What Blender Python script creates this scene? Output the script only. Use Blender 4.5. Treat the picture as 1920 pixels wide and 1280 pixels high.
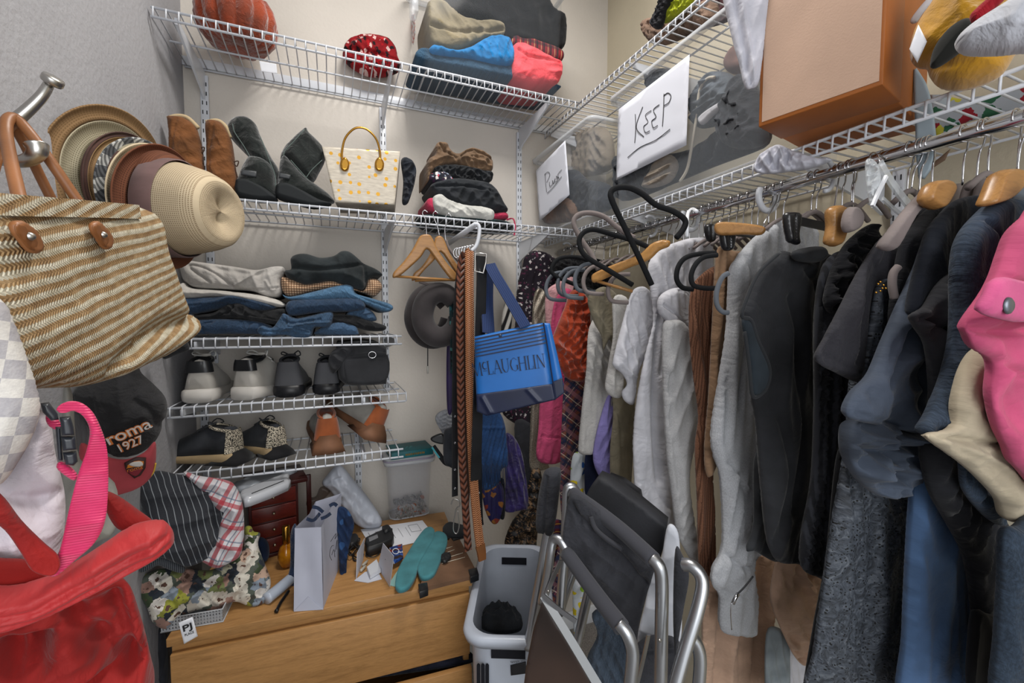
import bpy, bmesh, math, random
import numpy as np
from mathutils import Vector, Matrix
from mathutils.geometry import delaunay_2d_cdt
R = math.radians
rng = np.random.RandomState(7)
random.seed(7)
for o in list(bpy.data.objects): bpy.data.objects.remove(o)
C = bpy.context.scene.collection
V = Vector
# ---------------------------------------------------------------- camera, world, lights, exposure
YAW, PITCH, FPX, EYE = R(22.7), R(-3.0), 808.0, V((0, 0, 1.58))
cd = bpy.data.cameras.new('camera'); cam = bpy.data.objects.new('camera', cd); C.objects.link(cam)
cam.location = EYE; cam.rotation_euler = (R(90) + PITCH, 0, -YAW)
cd.sensor_width = 36; cd.lens = 36 * FPX / 1920; cd.clip_start = .02
bpy.context.scene.camera = cam
vs = bpy.context.scene.view_settings
vs.view_transform = 'Standard'; vs.look = 'None'; vs.gamma = 1; vs.use_curve_mapping = False; vs.exposure = 0.0
wd = bpy.data.worlds.new('world'); bpy.context.scene.world = wd; wd.use_nodes = True
wd.node_tree.nodes['Background'].inputs[0].default_value = (.96, .98, 1, 1)
wd.node_tree.nodes['Background'].inputs[1].default_value = 1.12
def area(name, loc, aim, size, power, col):
    l = bpy.data.lights.new(name, 'AREA'); l.energy = power; l.color = col; l.shape = 'DISK'; l.size = size
    o = bpy.data.objects.new(name, l); C.objects.link(o); o.location = loc
    o.rotation_euler = (V(aim) - V(loc)).to_track_quat('-Z', 'Y').to_euler(); return o
area('ceiling_lamp', (.38, .85, 3.22), (.38, .9, 0), .5, 28, (1, .965, .92))
area('doorway_fill', (.15, -.95, 1.75), (.4, 1.3, .7), 1.3, 17, (.97, .985, 1))  # added fill lamp at the open side behind the camera, no fixture there
# ---------------------------------------------------------------- picture point -> world
_fw = V((math.sin(YAW) * math.cos(PITCH), math.cos(YAW) * math.cos(PITCH), math.sin(PITCH)))
_rt = V((math.cos(YAW), -math.sin(YAW), 0)); _up = _rt.cross(_fw)
def ray(x, y): return _fw + _rt * ((x - 960) / FPX) + _up * ((640 - y) / FPX)
class Pl:
    """a real plane in the room: a point and a normal that faces the viewer's side"""
    def __init__(s, o, n):
        s.o = V(o); s.n = V(n).normalized()
        if s.n.dot(EYE - s.o) < 0: s.n = -s.n
        up = V((0, 0, 1))
        if abs(s.n.z) > .9: up = V((0, 1, 0))
        s.u = up.cross(s.n).normalized(); s.v = s.n.cross(s.u).normalized()
    def px(s, x, y, off=0):
        d = ray(x, y); o = s.o + s.n * off
        return EYE + d * ((o - EYE).dot(s.n) / d.dot(s.n))
    def uv(s, p): q = p - s.o; return (q.dot(s.u), q.dot(s.v))
    def w(s, u, v, h=0): return s.o + s.u * u + s.v * v + s.n * h
def PX(X): return Pl((X, 0, 0), (1, 0, 0))
def PY(Y): return Pl((0, Y, 0), (0, 1, 0))
def PZ(Z): return Pl((0, 0, Z), (0, 0, 1))
def PV(x1, y1, x2, y2): return Pl((x1, y1, 0), (y2 - y1, x1 - x2, 0))
def PC(cx, cy, d, pitch=0, yaw=0):
    """plane through the point at depth d seen at (cx,cy), roughly facing the viewer"""
    p = EYE + ray(cx, cy) * d; n = (EYE - p); n.z = 0; n.normalize()
    n = Matrix.Rotation(R(yaw), 3, 'Z') @ n; n.z = math.tan(R(pitch)); return Pl(p, n)
def P3(a, b, c): a, b, c = V(a), V(b), V(c); return Pl(a, (b - a).cross(c - a))
# ---------------------------------------------------------------- objects
WL = {}
def tag(o, label=None, cat=None, group=None, kind=None):
    if label: o['label'] = label
    if cat: o['category'] = cat
    if group: o['group'] = group
    if kind: o['kind'] = kind
    return o
def thing(name, label, cat, loc, group=None):
    o = bpy.data.objects.new(name, None); C.objects.link(o); o.empty_display_size = .05
    o.location = V(loc); WL[o] = V(loc); return tag(o, label, cat, group)
def mk(name, vs_, fs, m, parent=None, smooth=True, uvs=None):
    vs_ = np.array([tuple(v) for v in vs_], dtype=float)
    c = (vs_.min(0) + vs_.max(0)) / 2
    me = bpy.data.meshes.new(name); me.from_pydata((vs_ - c).tolist(), [], fs)
    if uvs is not None:
        ul = me.uv_layers.new(name='UVMap'); vi = np.zeros(len(me.loops), dtype=np.int32)
        me.loops.foreach_get('vertex_index', vi); ul.data.foreach_set('uv', np.array(uvs, dtype=float)[vi].ravel())
    if smooth: me.polygons.foreach_set('use_smooth', [True] * len(me.polygons))
    if m:
        for q in (m if isinstance(m, (list, tuple)) else [m]): me.materials.append(q)
    me.update()
    o = bpy.data.objects.new(name, me); C.objects.link(o); w = V(c); WL[o] = w
    if parent: o.parent = parent; o.location = w - WL[parent]
    else: o.location = w
    return o
def cat_pts(pts, n=6, closed=True):
    """Catmull-Rom through points (tuples of any size)"""
    P = [np.array(p, dtype=float) for p in pts]; k = len(P); out = []
    for i in range(k if closed else k - 1):
        if closed: a, b, c, d = P[i - 1], P[i], P[(i + 1) % k], P[(i + 2) % k]
        else: a, b, c, d = P[max(i - 1, 0)], P[i], P[i + 1], P[min(i + 2, k - 1)]
        for j in range(n):
            t = j / n
            out.append(.5 * ((2 * b) + (-a + c) * t + (2 * a - 5 * b + 4 * c - d) * t * t + (-a + 3 * b - 3 * c + d) * t ** 3))
    if not closed: out.append(P[-1])
    return out
def segdist(pts, poly, closed=True):
    A = np.array(poly); B = np.roll(A, -1, 0) if closed else A[1:]
    if not closed: A = A[:-1]
    D = B - A; L = (D ** 2).sum(1) + 1e-12
    q = pts[:, None, :] - A[None]; t = np.clip((q * D[None]).sum(2) / L, 0, 1)
    return np.sqrt((((q - t[..., None] * D[None])) ** 2).sum(2)).min(1)
def inside(pts, poly):
    A = np.array(poly); B = np.roll(A, -1, 0); x, y = pts[:, 0:1], pts[:, 1:2]
    c = ((A[None, :, 1] > y) != (B[None, :, 1] > y)) & (x < (B[:, 0] - A[:, 0])[None] * (y - A[None, :, 1]) / ((B[:, 1] - A[:, 1])[None] + 1e-12) + A[None, :, 0])
    return c.sum(1) % 2 == 1
def folds(u, v, kind, amp, freq, seed):
    r = np.random.RandomState(seed); f = np.zeros_like(u)
    if kind == 'h': u, v = v, u
    if kind in ('v', 'h'):
        for k in range(5):
            fr = freq * (.5 + .55 * k + .3 * r.rand()); ph = r.rand(4) * 6.3
            w = np.sin(3.14 * (u * fr + .3 * np.sin(v * 4.5 + ph[0]) + .14 * np.sin(v * 13 + ph[1])) + ph[2])
            f += (1 - 2 * np.abs(w) ** .8) * (.5 + .5 * np.sin(v * (4 + 3 * k) + ph[3])) / (1 + .55 * k)
        for k in range(3):
            a = (r.rand() - .5) * 1.2; fr = freq * 2.2 * (1 + r.rand()); ph = r.rand(3) * 6.3; p = u * math.cos(a) + v * math.sin(a); q = -u * math.sin(a) + v * math.cos(a)
            m_ = np.clip(np.sin(q * 9 + ph[0]) * np.sin(p * 7 + ph[1]) - .15, 0, 1)
            f += .9 * m_ * (1 - 2 * np.abs(np.sin(3.14 * (p * fr + .3 * np.sin(q * 11 + ph[2])))))
        f *= .6
    else:
        for k in range(9):
            a = r.rand() * 3.14; fr = freq * (.5 + 2.2 * r.rand()); ph = r.rand(4) * 6.3
            p = u * math.cos(a) + v * math.sin(a); q = -u * math.sin(a) + v * math.cos(a)
            g_ = np.abs(np.sin(3.14 * (p * fr + .5 * np.sin(q * freq * 1.7 + ph[0])) + ph[1])) ** .75
            m_ = np.clip(.35 + np.sin(q * freq * 2.1 + ph[2]) * np.sin(p * freq * 1.3 + ph[3]), 0, 1)
            f += (1 - 2 * g_) * m_ / (1.3 + .12 * k)
        f *= .75
    return f * amp
_seed = [100]
def slab(name, pts, pl, m, parent=None, t=.03, back=None, rr=None, sm=5, fold=None, cr=(), off=0, n=1300, rim=.003, dir=None, label=None, cat=None, group=None, bow=None, hole=None):
    """a soft solid: outline on a real plane, front puffed by t (rounding radius rr), back puffed or pushed `back` deep"""
    _seed[0] += 1
    out = cat_pts(pts, sm) if sm > 1 else [np.array(p, dtype=float) for p in pts]
    if sm <= 1:
        o2 = []
        for i in range(len(out)):
            a, b = out[i], out[(i + 1) % len(out)]
            k = max(1, int(np.linalg.norm(b - a) / 22))
            for j in range(k): o2.append(a + (b - a) * j / k)
        out = o2
    poly = np.array([pl.uv(pl.px(p[0], p[1])) for p in out])
    keep = [0]
    for i in range(1, len(poly)):
        if np.linalg.norm(poly[i] - poly[keep[-1]]) > 1e-4: keep.append(i)
    poly = poly[keep]
    mn, mx = poly.min(0), poly.max(0)
    A = np.roll(poly, -1, 0); area_ = abs((poly[:, 0] * A[:, 1] - A[:, 0] * poly[:, 1]).sum()) / 2
    s = math.sqrt(area_ / n) + 1e-5
    gx = np.arange(mn[0] + s / 2, mx[0], s); gy = np.arange(mn[1] + s / 2, mx[1], s * .87)
    G = np.array([(x + (s / 2 if j % 2 else 0), y) for j, y in enumerate(gy) for x in gx]).reshape(-1, 2)
    if len(G):
        G = G[inside(G, poly)]
    if len(G): G = G[segdist(G, poly) > s * .45]
    nb = len(poly); cv = [V((p[0], p[1])) for p in poly] + [V((p[0], p[1])) for p in G]
    ed = []
    rv, re_, rf, ov, oe, of = delaunay_2d_cdt(cv, ed, [list(range(nb))], 1, 1e-7)
    U = np.array([(p.x, p.y) for p in rv]); N = len(U)
    d = segdist(U, poly); W = min(mx[0] - mn[0], mx[1] - mn[1])
    rr = rr or max(t * .9, min(W * .16, .022)); rim = .0006 if t < .0016 else rim
    k = 1 - np.clip(d / rr, 0, 1); h = np.sqrt(np.maximum(0, 1 - k * k))
    ef = np.clip(d / (rr * .6), 0, 1); ef = ef * ef * (3 - 2 * ef)
    hf = t * h
    if fold:
        hf = hf + folds(U[:, 0], U[:, 1], fold[0], fold[1] * 1.25, fold[2], _seed[0]) * (.25 + .75 * ef) * (d > 1e-6)
    for line in cr:
        q = line[0] if len(line[0]) < 3 else cat_pts(line[0], 4, False)
        L = np.array([pl.uv(pl.px(p[0], p[1])) for p in q])
        dl = segdist(U, L, False); hf = hf + line[2] * np.exp(-(dl / line[1]) ** 2) * np.clip(d / .006, 0, 1)
    if bow: # gentle curvature of the whole sheet
        hf = hf + bow * (1 - (2 * (U[:, 0] - mn[0]) / (mx[0] - mn[0] + 1e-9) - 1) ** 2); 
    f = [list(x) for x in rf]
    # orient
    def ar(t3): a, b, c = U[t3[0]], U[t3[1]], U[t3[2]]; return (b[0] - a[0]) * (c[1] - a[1]) - (b[1] - a[1]) * (c[0] - a[0])
    f = [x if ar(x) > 0 else x[::-1] for x in f]
    bd = V(dir).normalized() if dir else -pl.n
    F0 = [pl.w(p[0], p[1], hh + off + rim / 2) for p, hh in zip(U, hf)]
    if back is not None: B0 = [pl.w(p[0], p[1], off) + bd * back for p in U]
    else: B0 = [pl.w(p[0], p[1], off - rim / 2) + bd * (t * .7 * hh) for p, hh in zip(U, h)]
    if bow: B0 = [b + pl.n * (bow * (1 - (2 * (p[0] - mn[0]) / (mx[0] - mn[0] + 1e-9) - 1) ** 2)) for b, p in zip(B0, U)]
    from collections import Counter
    cnt = Counter()
    for x in f:
        for i in range(3): cnt[(x[i], x[(i + 1) % 3])] += 1
    side = [(a, b) for (a, b) in cnt if (b, a) not in cnt]
    fs = f + [[i + N for i in x[::-1]] for x in f]
    vv = F0 + B0; uvs = list(U) + list(U)
    for a, b in side: fs.append([b, a, a + N, b + N])
    o = mk(name, vv, fs, m, parent, True, uvs)
    return tag(o, label, cat, group)
def prism(name, pts3, vec, m, parent=None, bevel=0, smooth=False):
    vec = V(vec); a = [V(p) for p in pts3]; n = len(a)
    nn = V((0, 0, 0))
    for i in range(n): nn += a[i].cross(a[(i + 1) % n])
    if nn.dot(vec) > 0: a = a[::-1]
    vv = a + [p + vec for p in a]
    fs = [list(range(n)), list(range(2 * n - 1, n - 1, -1))] + [[(i + 1) % n, i, i + n, (i + 1) % n + n] for i in range(n)]
    uvs = None
    # planar uv in metres
    u = (a[1] - a[0]).normalized(); v = u.cross(vec.normalized()).normalized()
    uvs = [((p - a[0]).dot(u), (p - a[0]).dot(v) + (vec.length if i >= n else 0)) for i, p in enumerate(vv)]
    o = mk(name, vv, fs, m, parent, smooth, uvs)
    if bevel: bev(o, bevel)
    return o
def bev(o, w, seg=2):
    md = o.modifiers.new('bevel', 'BEVEL'); md.width = w; md.segments = seg; md.limit_method = 'ANGLE'; md.angle_limit = R(40)
    o.data.polygons.foreach_set('use_smooth', [True] * len(o.data.polygons)); return o
def box(name, lo, hi, m, parent=None, bevel=0, rot=None, pivot=None):
    x0, y0, z0 = lo; x1, y1, z1 = hi
    vv = [V(p) for p in ((x0, y0, z0), (x1, y0, z0), (x1, y1, z0), (x0, y1, z0), (x0, y0, z1), (x1, y0, z1), (x1, y1, z1), (x0, y1, z1))]
    if rot is not None:
        pv = V(pivot) if pivot is not None else (vv[0] + vv[6]) / 2
        vv = [rot @ (p - pv) + pv for p in vv]
    fs = [[3, 2, 1, 0], [4, 5, 6, 7], [0, 1, 5, 4], [1, 2, 6, 5], [2, 3, 7, 6], [3, 0, 4, 7]]
    o = mk(name, vv, fs, m, parent, False)
    if bevel: bev(o, bevel)
    return o
def tubemesh(paths, r, seg=8, closed=False):
    VV, FF = [], []
    for pi, path in enumerate(paths):
        pts = [V(p) for p in path]; n = len(pts)
        rad = r[pi] if isinstance(r, list) else r
        t0 = (pts[1] - pts[0]).normalized(); nrm = t0.orthogonal().normalized(); base = len(VV)
        for i, p in enumerate(pts):
            if closed: t = (pts[(i + 1) % n] - pts[i - 1])
            else: t = pts[min(i + 1, n - 1)] - pts[max(i - 1, 0)]
            t = t.normalized() if t.length > 1e-9 else t0
            nrm = (nrm - t * nrm.dot(t)); nrm = nrm.normalized() if nrm.length > 1e-6 else t.orthogonal().normalized()
            b = t.cross(nrm); rr = rad(i / (n - 1)) if callable(rad) else rad
            for k in range(seg):
                a = 6.28318 * k / seg; VV.append(p + nrm * (math.cos(a) * rr) + b * (math.sin(a) * rr))
        m_ = n if closed else n - 1
        for i in range(m_):
            j = (i + 1) % n
            for k in range(seg):
                k2 = (k + 1) % seg; FF.append([base + i * seg + k, base + i * seg + k2, base + j * seg + k2, base + j * seg + k])
        if not closed:
            FF.append([base + k for k in range(seg)][::-1]); FF.append([base + (n - 1) * seg + k for k in range(seg)])
    return VV, FF
def tube(name, pts, r, m, parent=None, seg=8, closed=False, n=5, smooth=True):
    if n > 1: pts = [V(p) for p in cat_pts([tuple(p) for p in pts], n, closed)]
    vv, ff = tubemesh([pts], r, seg, closed); return mk(name, vv, ff, m, parent, smooth)
def tubes(name, paths, r, m, parent=None, seg=5, n=1):
    if n > 1: paths = [[V(p) for p in cat_pts([tuple(p) for p in q], n, False)] for q in paths]
    vv, ff = tubemesh(paths, r, seg); return mk(name, vv, ff, m, parent)
def ribbon(name, pts, w, th, m, parent=None, n=5, side=None, closed=False):
    """flat strap: pts 3-D centre line, width w along `side` direction (list or one), thickness th"""
    ctr = [V(p) for p in (cat_pts([tuple(p) for p in pts], n, closed) if n > 1 else pts)]
    if isinstance(side, list):
        sd = [V(p).normalized() for p in cat_pts([tuple(s) for s in side], n, closed)] if n > 1 else [V(s) for s in side]
    else: sd = [V(side).normalized()] * len(ctr)
    vv, ff, uvs = [], [], []; k = len(ctr); L = 0
    for i in range(k):
        t = (ctr[(i + 1) % k] - ctr[i - 1]) if closed else (ctr[min(i + 1, k - 1)] - ctr[max(i - 1, 0)]); t.normalize()
        s = (sd[i] - t * sd[i].dot(t)).normalized(); nn = t.cross(s)
        if i: L += (ctr[i] - ctr[i - 1]).length
        ww = w(i / (k - 1)) if callable(w) else w
        for (a, b) in ((-.5, -.5), (.5, -.5), (.5, .5), (-.5, .5)):
            vv.append(ctr[i] + s * (a * ww) + nn * (b * th)); uvs.append((L, a * ww))
    for i in range(k if closed else k - 1):
        j = (i + 1) % k
        for q in range(4): ff.append([i * 4 + q, i * 4 + (q + 1) % 4, j * 4 + (q + 1) % 4, j * 4 + q])
    if not closed: ff.append([3, 2, 1, 0]); ff.append([(k - 1) * 4 + q for q in range(4)])
    o = mk(name, vv, ff, m, parent, False, uvs); return o
def lathe(name, prof, org, axis, m, parent=None, seg=40, warp=None, upv=(0, 0, 1)):
    """prof: list of (radius, height along axis)"""
    ax = V(axis).normalized(); upv = (1, 0, 0) if abs(V(upv).normalized().dot(ax)) > .98 else upv; a = (V(upv) - ax * V(upv).dot(ax)).normalized(); b = ax.cross(a); vv, ff, uvs = [], [], []
    for i, (r, h) in enumerate(prof):
        for k in range(seg):
            t = 6.28318 * k / seg; rr, hh = (warp(i, r, h, t) if warp else (r, h))
            vv.append(V(org) + a * (math.cos(t) * rr) + b * (math.sin(t) * rr) + ax * hh); uvs.append((t / 6.28318, h + r))
    for i in range(len(prof) - 1):
        for k in range(seg):
            k2 = (k + 1) % seg; ff.append([i * seg + k, i * seg + k2, (i + 1) * seg + k2, (i + 1) * seg + k])
    return mk(name, vv, ff, m, parent, True, uvs)
def join_boxes(name, lst, m, parent=None, smooth=False):
    vv, ff = [], []
    for lo, hi in lst:
        x0, y0, z0 = lo; x1, y1, z1 = hi; b = len(vv)
        vv += [V(p) for p in ((x0, y0, z0), (x1, y0, z0), (x1, y1, z0), (x0, y1, z0), (x0, y0, z1), (x1, y0, z1), (x1, y1, z1), (x0, y1, z1))]
        ff += [[b + i for i in q] for q in ([3, 2, 1, 0], [4, 5, 6, 7], [0, 1, 5, 4], [1, 2, 6, 5], [2, 3, 7, 6], [3, 0, 4, 7])]
    return mk(name, vv, ff, m, parent, smooth)
def txt(name, s, pl, p0, p1, hgt, m, parent=None, off=.002, ext=.0006, shear=0, bold=0):
    """lettering laid on plane pl, its base line from picture point p0 to p1"""
    cu = bpy.data.curves.new('t', 'FONT'); cu.body = s; cu.size = 1; cu.extrude = 0; cu.shear = shear; cu.offset = bold
    o = bpy.data.objects.new('t', cu); C.objects.link(o); dg = bpy.context.evaluated_depsgraph_get()
    me = bpy.data.meshes.new_from_object(o.evaluated_get(dg)); bpy.data.objects.remove(o)
    a, b = pl.px(*p0, off), pl.px(*p1, off); u = (b - a); L = u.length; u.normalize(); v = pl.n.cross(u).normalized()
    xs = [q.co.x for q in me.vertices]; ys = [q.co.y for q in me.vertices]; x0, x1 = min(xs), max(xs); cap = .73
    vv = [a + u * ((q.co.x - x0) / (x1 - x0) * L) + v * (q.co.y / cap * hgt) for q in me.vertices]
    ff = [list(p.vertices) for p in me.polygons]; bpy.data.meshes.remove(me)
    n = len(vv); vv2 = vv + [p + pl.n * ext for p in vv]
    return mk(name, vv2, ff + [[i + n for i in f] for f in ff], m, parent, False)
def loft(name, rings, m, parent=None, capped=True, smooth=True):
    """rings: lists of equal length of 3-D points"""
    k = len(rings[0]); vv = [p for r in rings for p in r]; ff = []
    for i in range(len(rings) - 1):
        for j in range(k): j2 = (j + 1) % k; ff.append([i * k + j, i * k + j2, (i + 1) * k + j2, (i + 1) * k + j])
    if capped: ff.append(list(range(k))[::-1]); ff.append([(len(rings) - 1) * k + j for j in range(k)])
    o = mk(name, vv, ff, m, parent, smooth); bm = bmesh.new(); bm.from_mesh(o.data); bmesh.ops.recalc_face_normals(bm, faces=bm.faces); bm.to_mesh(o.data); bm.free()
    return o
# ---------------------------------------------------------------- materials
def srgb(c):
    if isinstance(c, str): c = tuple(int(c[i:i + 2], 16) for i in (0, 2, 4))
    return tuple(((x / 255) / 12.92 if x / 255 < .04045 else ((x / 255 + .055) / 1.055) ** 2.4) for x in c) + (1,)
class M:
    def __init__(s, name, rough=.85, metal=0, sheen=0, trans=0, ior=1.45, coat=0, alpha=1):
        s.m = bpy.data.materials.new(name); s.m.use_nodes = True; s.t = s.m.node_tree; s.b = s.t.nodes['Principled BSDF']
        s.b.inputs['Roughness'].default_value = rough; s.b.inputs['Metallic'].default_value = metal
        s.b.inputs['Sheen Weight'].default_value = sheen; s.b.inputs['Transmission Weight'].default_value = trans
        s.b.inputs['IOR'].default_value = ior; s.b.inputs['Coat Weight'].default_value = coat; s.b.inputs['Alpha'].default_value = alpha
        if rough > .7 and not metal: s.b.inputs['Specular IOR Level'].default_value = .25
        s.co = None
    def n(s, kind, **kw):
        x = s.t.nodes.new('ShaderNode' + kind)
        for k, v in kw.items():
            if hasattr(x, k) and k not in ('inputs',): setattr(x, k, v)
            else: x.inputs[k.replace('_', ' ')].default_value = v
        return x
    def l(s, a, b): s.t.links.new(a, b)
    def coord(s, kind='UV'):
        if s.co is None or s.co[0] != kind:
            tc = s.n('TexCoord'); s.co = (kind, tc.outputs[kind])
        return s.co[1]
    def map(s, scale=(1, 1, 1), rot=(0, 0, 0), kind='UV', loc=(0, 0, 0)):
        mp = s.n('Mapping'); s.l(s.coord(kind), mp.inputs[0]); mp.inputs['Scale'].default_value = scale; mp.inputs['Rotation'].default_value = rot; mp.inputs['Location'].default_value = loc
        return mp.outputs[0]
    def noise(s, scale, vec=None, detail=2, rough=.5, dist=0):
        x = s.n('TexNoise'); x.inputs['Scale'].default_value = scale; x.inputs['Detail'].default_value = detail; x.inputs['Roughness'].default_value = rough; x.inputs['Distortion'].default_value = dist
        if vec is not None: s.l(vec, x.inputs['Vector'])
        return x.outputs['Fac']
    def ramp(s, fac, stops, interp='LINEAR'):
        r = s.n('ValToRGB'); r.color_ramp.interpolation = interp; e = r.color_ramp.elements
        while len(e) > 1: e.remove(e[-1])
        e[0].position = stops[0][0]; e[0].color = srgb(stops[0][1]) if not isinstance(stops[0][1], float) else (stops[0][1],) * 3 + (1,)
        for p, c in stops[1:]:
            q = e.new(p); q.color = srgb(c) if not isinstance(c, float) else (c,) * 3 + (1,)
        s.l(fac, r.inputs[0]); return r.outputs[0]
    def mix(s, fac, a, b, mode='MIX'):
        x = s.n('Mix', data_type='RGBA', blend_type=mode)
        if hasattr(fac, 'is_linked') or hasattr(fac, 'node'): s.l(fac, x.inputs[0])
        else: x.inputs[0].default_value = fac
        for q, i in ((a, 6), (b, 7)):
            if hasattr(q, 'node'): s.l(q, x.inputs[i])
            else: x.inputs[i].default_value = srgb(q)
        return x.outputs[2]
    def math(s, op, a, b=None, c=None):
        x = s.n('Math', operation=op)
        for i, q in enumerate((a, b, c)):
            if q is None: continue
            if hasattr(q, 'node'): s.l(q, x.inputs[i])
            else: x.inputs[i].default_value = q
        return x.outputs[0]
    def sep(s, vec): x = s.n('SeparateXYZ'); s.l(vec, x.inputs[0]); return x.outputs
    def col(s, c):
        if hasattr(c, 'node'): s.l(c, s.b.inputs['Base Color'])
        else: s.b.inputs['Base Color'].default_value = srgb(c)
        return s
    def bump(s, h, strength=.3, dist=.002):
        x = s.n('Bump'); x.inputs['Strength'].default_value = strength; x.inputs['Distance'].default_value = dist
        s.l(h, x.inputs['Height'])
        if getattr(s, 'lastb', None) is not None: s.l(s.lastb, x.inputs['Normal'])
        s.lastb = x.outputs[0]; s.l(x.outputs[0], s.b.inputs['Normal']); return s
_mc = {}
def shade(c, k):
    if isinstance(c, str): c = tuple(int(c[i:i + 2], 16) for i in (0, 2, 4))
    return tuple(min(255, x * k) for x in c)
def cloth(c, var=.12, weave=900, crump=0, rough=.9, sheen=.1, kind='UV', heather=0):
    key = ('cloth', str(c), var, weave, crump, rough, sheen, kind, heather)
    if key in _mc: return _mc[key]
    m = M('fabric', rough, sheen=sheen); v = m.map(kind=kind)
    a = m.noise(14, v, 3); cc = m.ramp(a, [(.3, shade(c, 1 - var)), (.7, shade(c, 1 + var))])
    if heather:
        hh = m.noise(700, m.map((1, .3, 1), kind=kind), 2, .7); k2 = m.ramp(hh, [(.4, shade(c, 1 - heather)), (.62, shade(c, 1 + heather))]); cc = m.mix(.45, cc, k2)
    m.col(cc)
    if weave: m.bump(m.noise(weave, v, 1), .35, .0006)
    if crump:
        m.bump(m.noise(crump, v, 5, .55, .8), .5, .018); rg = m.math('ABSOLUTE', m.math('SUBTRACT', m.noise(crump * 1.8, v, 3, .5, 1.0), .5)); m.bump(rg, .3, .018)
    _mc[key] = m.m; return m.m
def solid(c, rough=.5, metal=0, coat=0, trans=0, ior=1.45, alpha=1, var=0, kind='Object', bs=0):
    key = ('solid', str(c), rough, metal, coat, trans, alpha, var, bs)
    if key in _mc: return _mc[key]
    m = M('surface', rough, metal, coat=coat, trans=trans, ior=ior, alpha=alpha)
    if var:
        v = m.map(kind=kind); m.col(m.ramp(m.noise(9, v, 4), [(.3, shade(c, 1 - var)), (.7, shade(c, 1 + var))]))
    else: m.col(c)
    if bs: m.bump(m.noise(bs, m.map(kind=kind), 3), .3, .001)
    _mc[key] = m.m; return m.m
def denim(c, fade=.35, crump=0):
    m = M('denim', .9, sheen=.1); v = m.map(); big = m.noise(9, v, 4, .6); fine = m.noise(650, m.map((1, .2, 1)), 2, .7)
    cc = m.ramp(big, [(.32, shade(c, 1 - fade * .6)), (.5, c), (.72, shade(c, 1 + fade))]); m.col(m.mix(.3, cc, m.ramp(fine, [(.38, shade(c, .5)), (.64, shade(c, 1.45))])))
    m.bump(fine, .3, .0008)
    if crump: m.bump(m.noise(crump, v, 5, .6, 1.2), .8, .02)
    return m.m
def stripes(base, line, per, wid, ang=0, warp=0, soft=.3, bumpy=.3, heather=0):
    """thin lines of colour on a base, period per (m), wid share 0..1"""
    m = M('striped_fabric', .9, sheen=.1); v = m.map(rot=(0, 0, ang)); s = m.sep(v)
    u = s[0]
    if warp: u = m.math('ADD', u, m.math('MULTIPLY', m.math('SUBTRACT', m.noise(9, v, 2), .5), warp))
    fr = m.math('FRACT', m.math('DIVIDE', u, per)); d = m.math('ABSOLUTE', m.math('SUBTRACT', fr, .5))
    k = m.ramp(d, [(wid / 2 * (1 - soft), 1.0), (wid / 2 * (1 + soft) + .001, 0.0)])
    b = m.mix(m.noise(500, v, 2), shade(base, .65), shade(base, 1.35))
    m.col(m.mix(k, b, line)); m.bump(m.noise(700, v, 2), bumpy, .001); return m.m
def plaid(base, us, vs_, ang=0, scale=1, warp=0):
    """us / vs_: list of (period, centre, width, colour, strength)"""
    m = M('plaid_fabric', .9, sheen=.1); v = m.map((scale,) * 3, (0, 0, ang))
    if warp:
        nz = m.n('TexNoise'); nz.inputs['Scale'].default_value = 7; m.l(v, nz.inputs['Vector']); mx = m.n('VectorMath', operation='MULTIPLY_ADD')
        m.l(nz.outputs['Color'], mx.inputs[0]); mx.inputs[1].default_value = (warp,) * 3; m.l(v, mx.inputs[2]); v = mx.outputs[0]
    s = m.sep(v); c = srgb(base); cur = base
    for ax, lst in ((0, us), (1, vs_)):
        for (per, ctr, w, colr, st) in lst:
            fr = m.math('FRACT', m.math('DIVIDE', s[ax], per)); d = m.math('ABSOLUTE', m.math('SUBTRACT', fr, ctr))
            k = m.math('MULTIPLY', m.math('LESS_THAN', d, w / 2), st); cur = m.mix(k, cur, colr)
    m.col(cur); m.bump(m.noise(800, v, 2), .3, .0006); return m.m
def blobs(base, cols, scale, thr=.42, dist=.0, rough=.85, second=None, petal=0):
    """printed fabric: voronoi blobs in several colours on a base"""
    m = M('printed_fabric', rough, sheen=.05); v = m.map()
    nz = m.n('TexNoise'); nz.inputs['Scale'].default_value = scale * 1.6; nz.inputs['Detail'].default_value = 3; m.l(v, nz.inputs['Vector'])
    mx = m.n('VectorMath', operation='MULTIPLY_ADD'); m.l(nz.outputs['Color'], mx.inputs[0]); mx.inputs[1].default_value = (dist,) * 3; m.l(v, mx.inputs[2])
    vo = m.n('TexVoronoi'); vo.inputs['Scale'].default_value = scale; m.l(mx.outputs[0], vo.inputs['Vector'])
    sp = m.n('SeparateColor'); m.l(vo.outputs['Color'], sp.inputs[0])
    n = len(cols); pick = m.ramp(sp.outputs[0], [((i + .0) / n, c) for i, c in enumerate(cols)], 'CONSTANT')
    k = m.math('LESS_THAN', vo.outputs['Distance'], thr)
    cur = m.mix(k, base, pick)
    if second:
        vo2 = m.n('TexVoronoi'); vo2.inputs['Scale'].default_value = second[0]; m.l(mx.outputs[0], vo2.inputs['Vector'])
        cur = m.mix(m.math('LESS_THAN', vo2.outputs['Distance'], second[1]), cur, second[2])
    if petal: cur = m.mix(m.math('LESS_THAN', vo.outputs['Distance'], thr * .3), cur, petal)
    m.col(cur); m.bump(m.noise(800, v, 2), .2, .0006); return m.m
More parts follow.
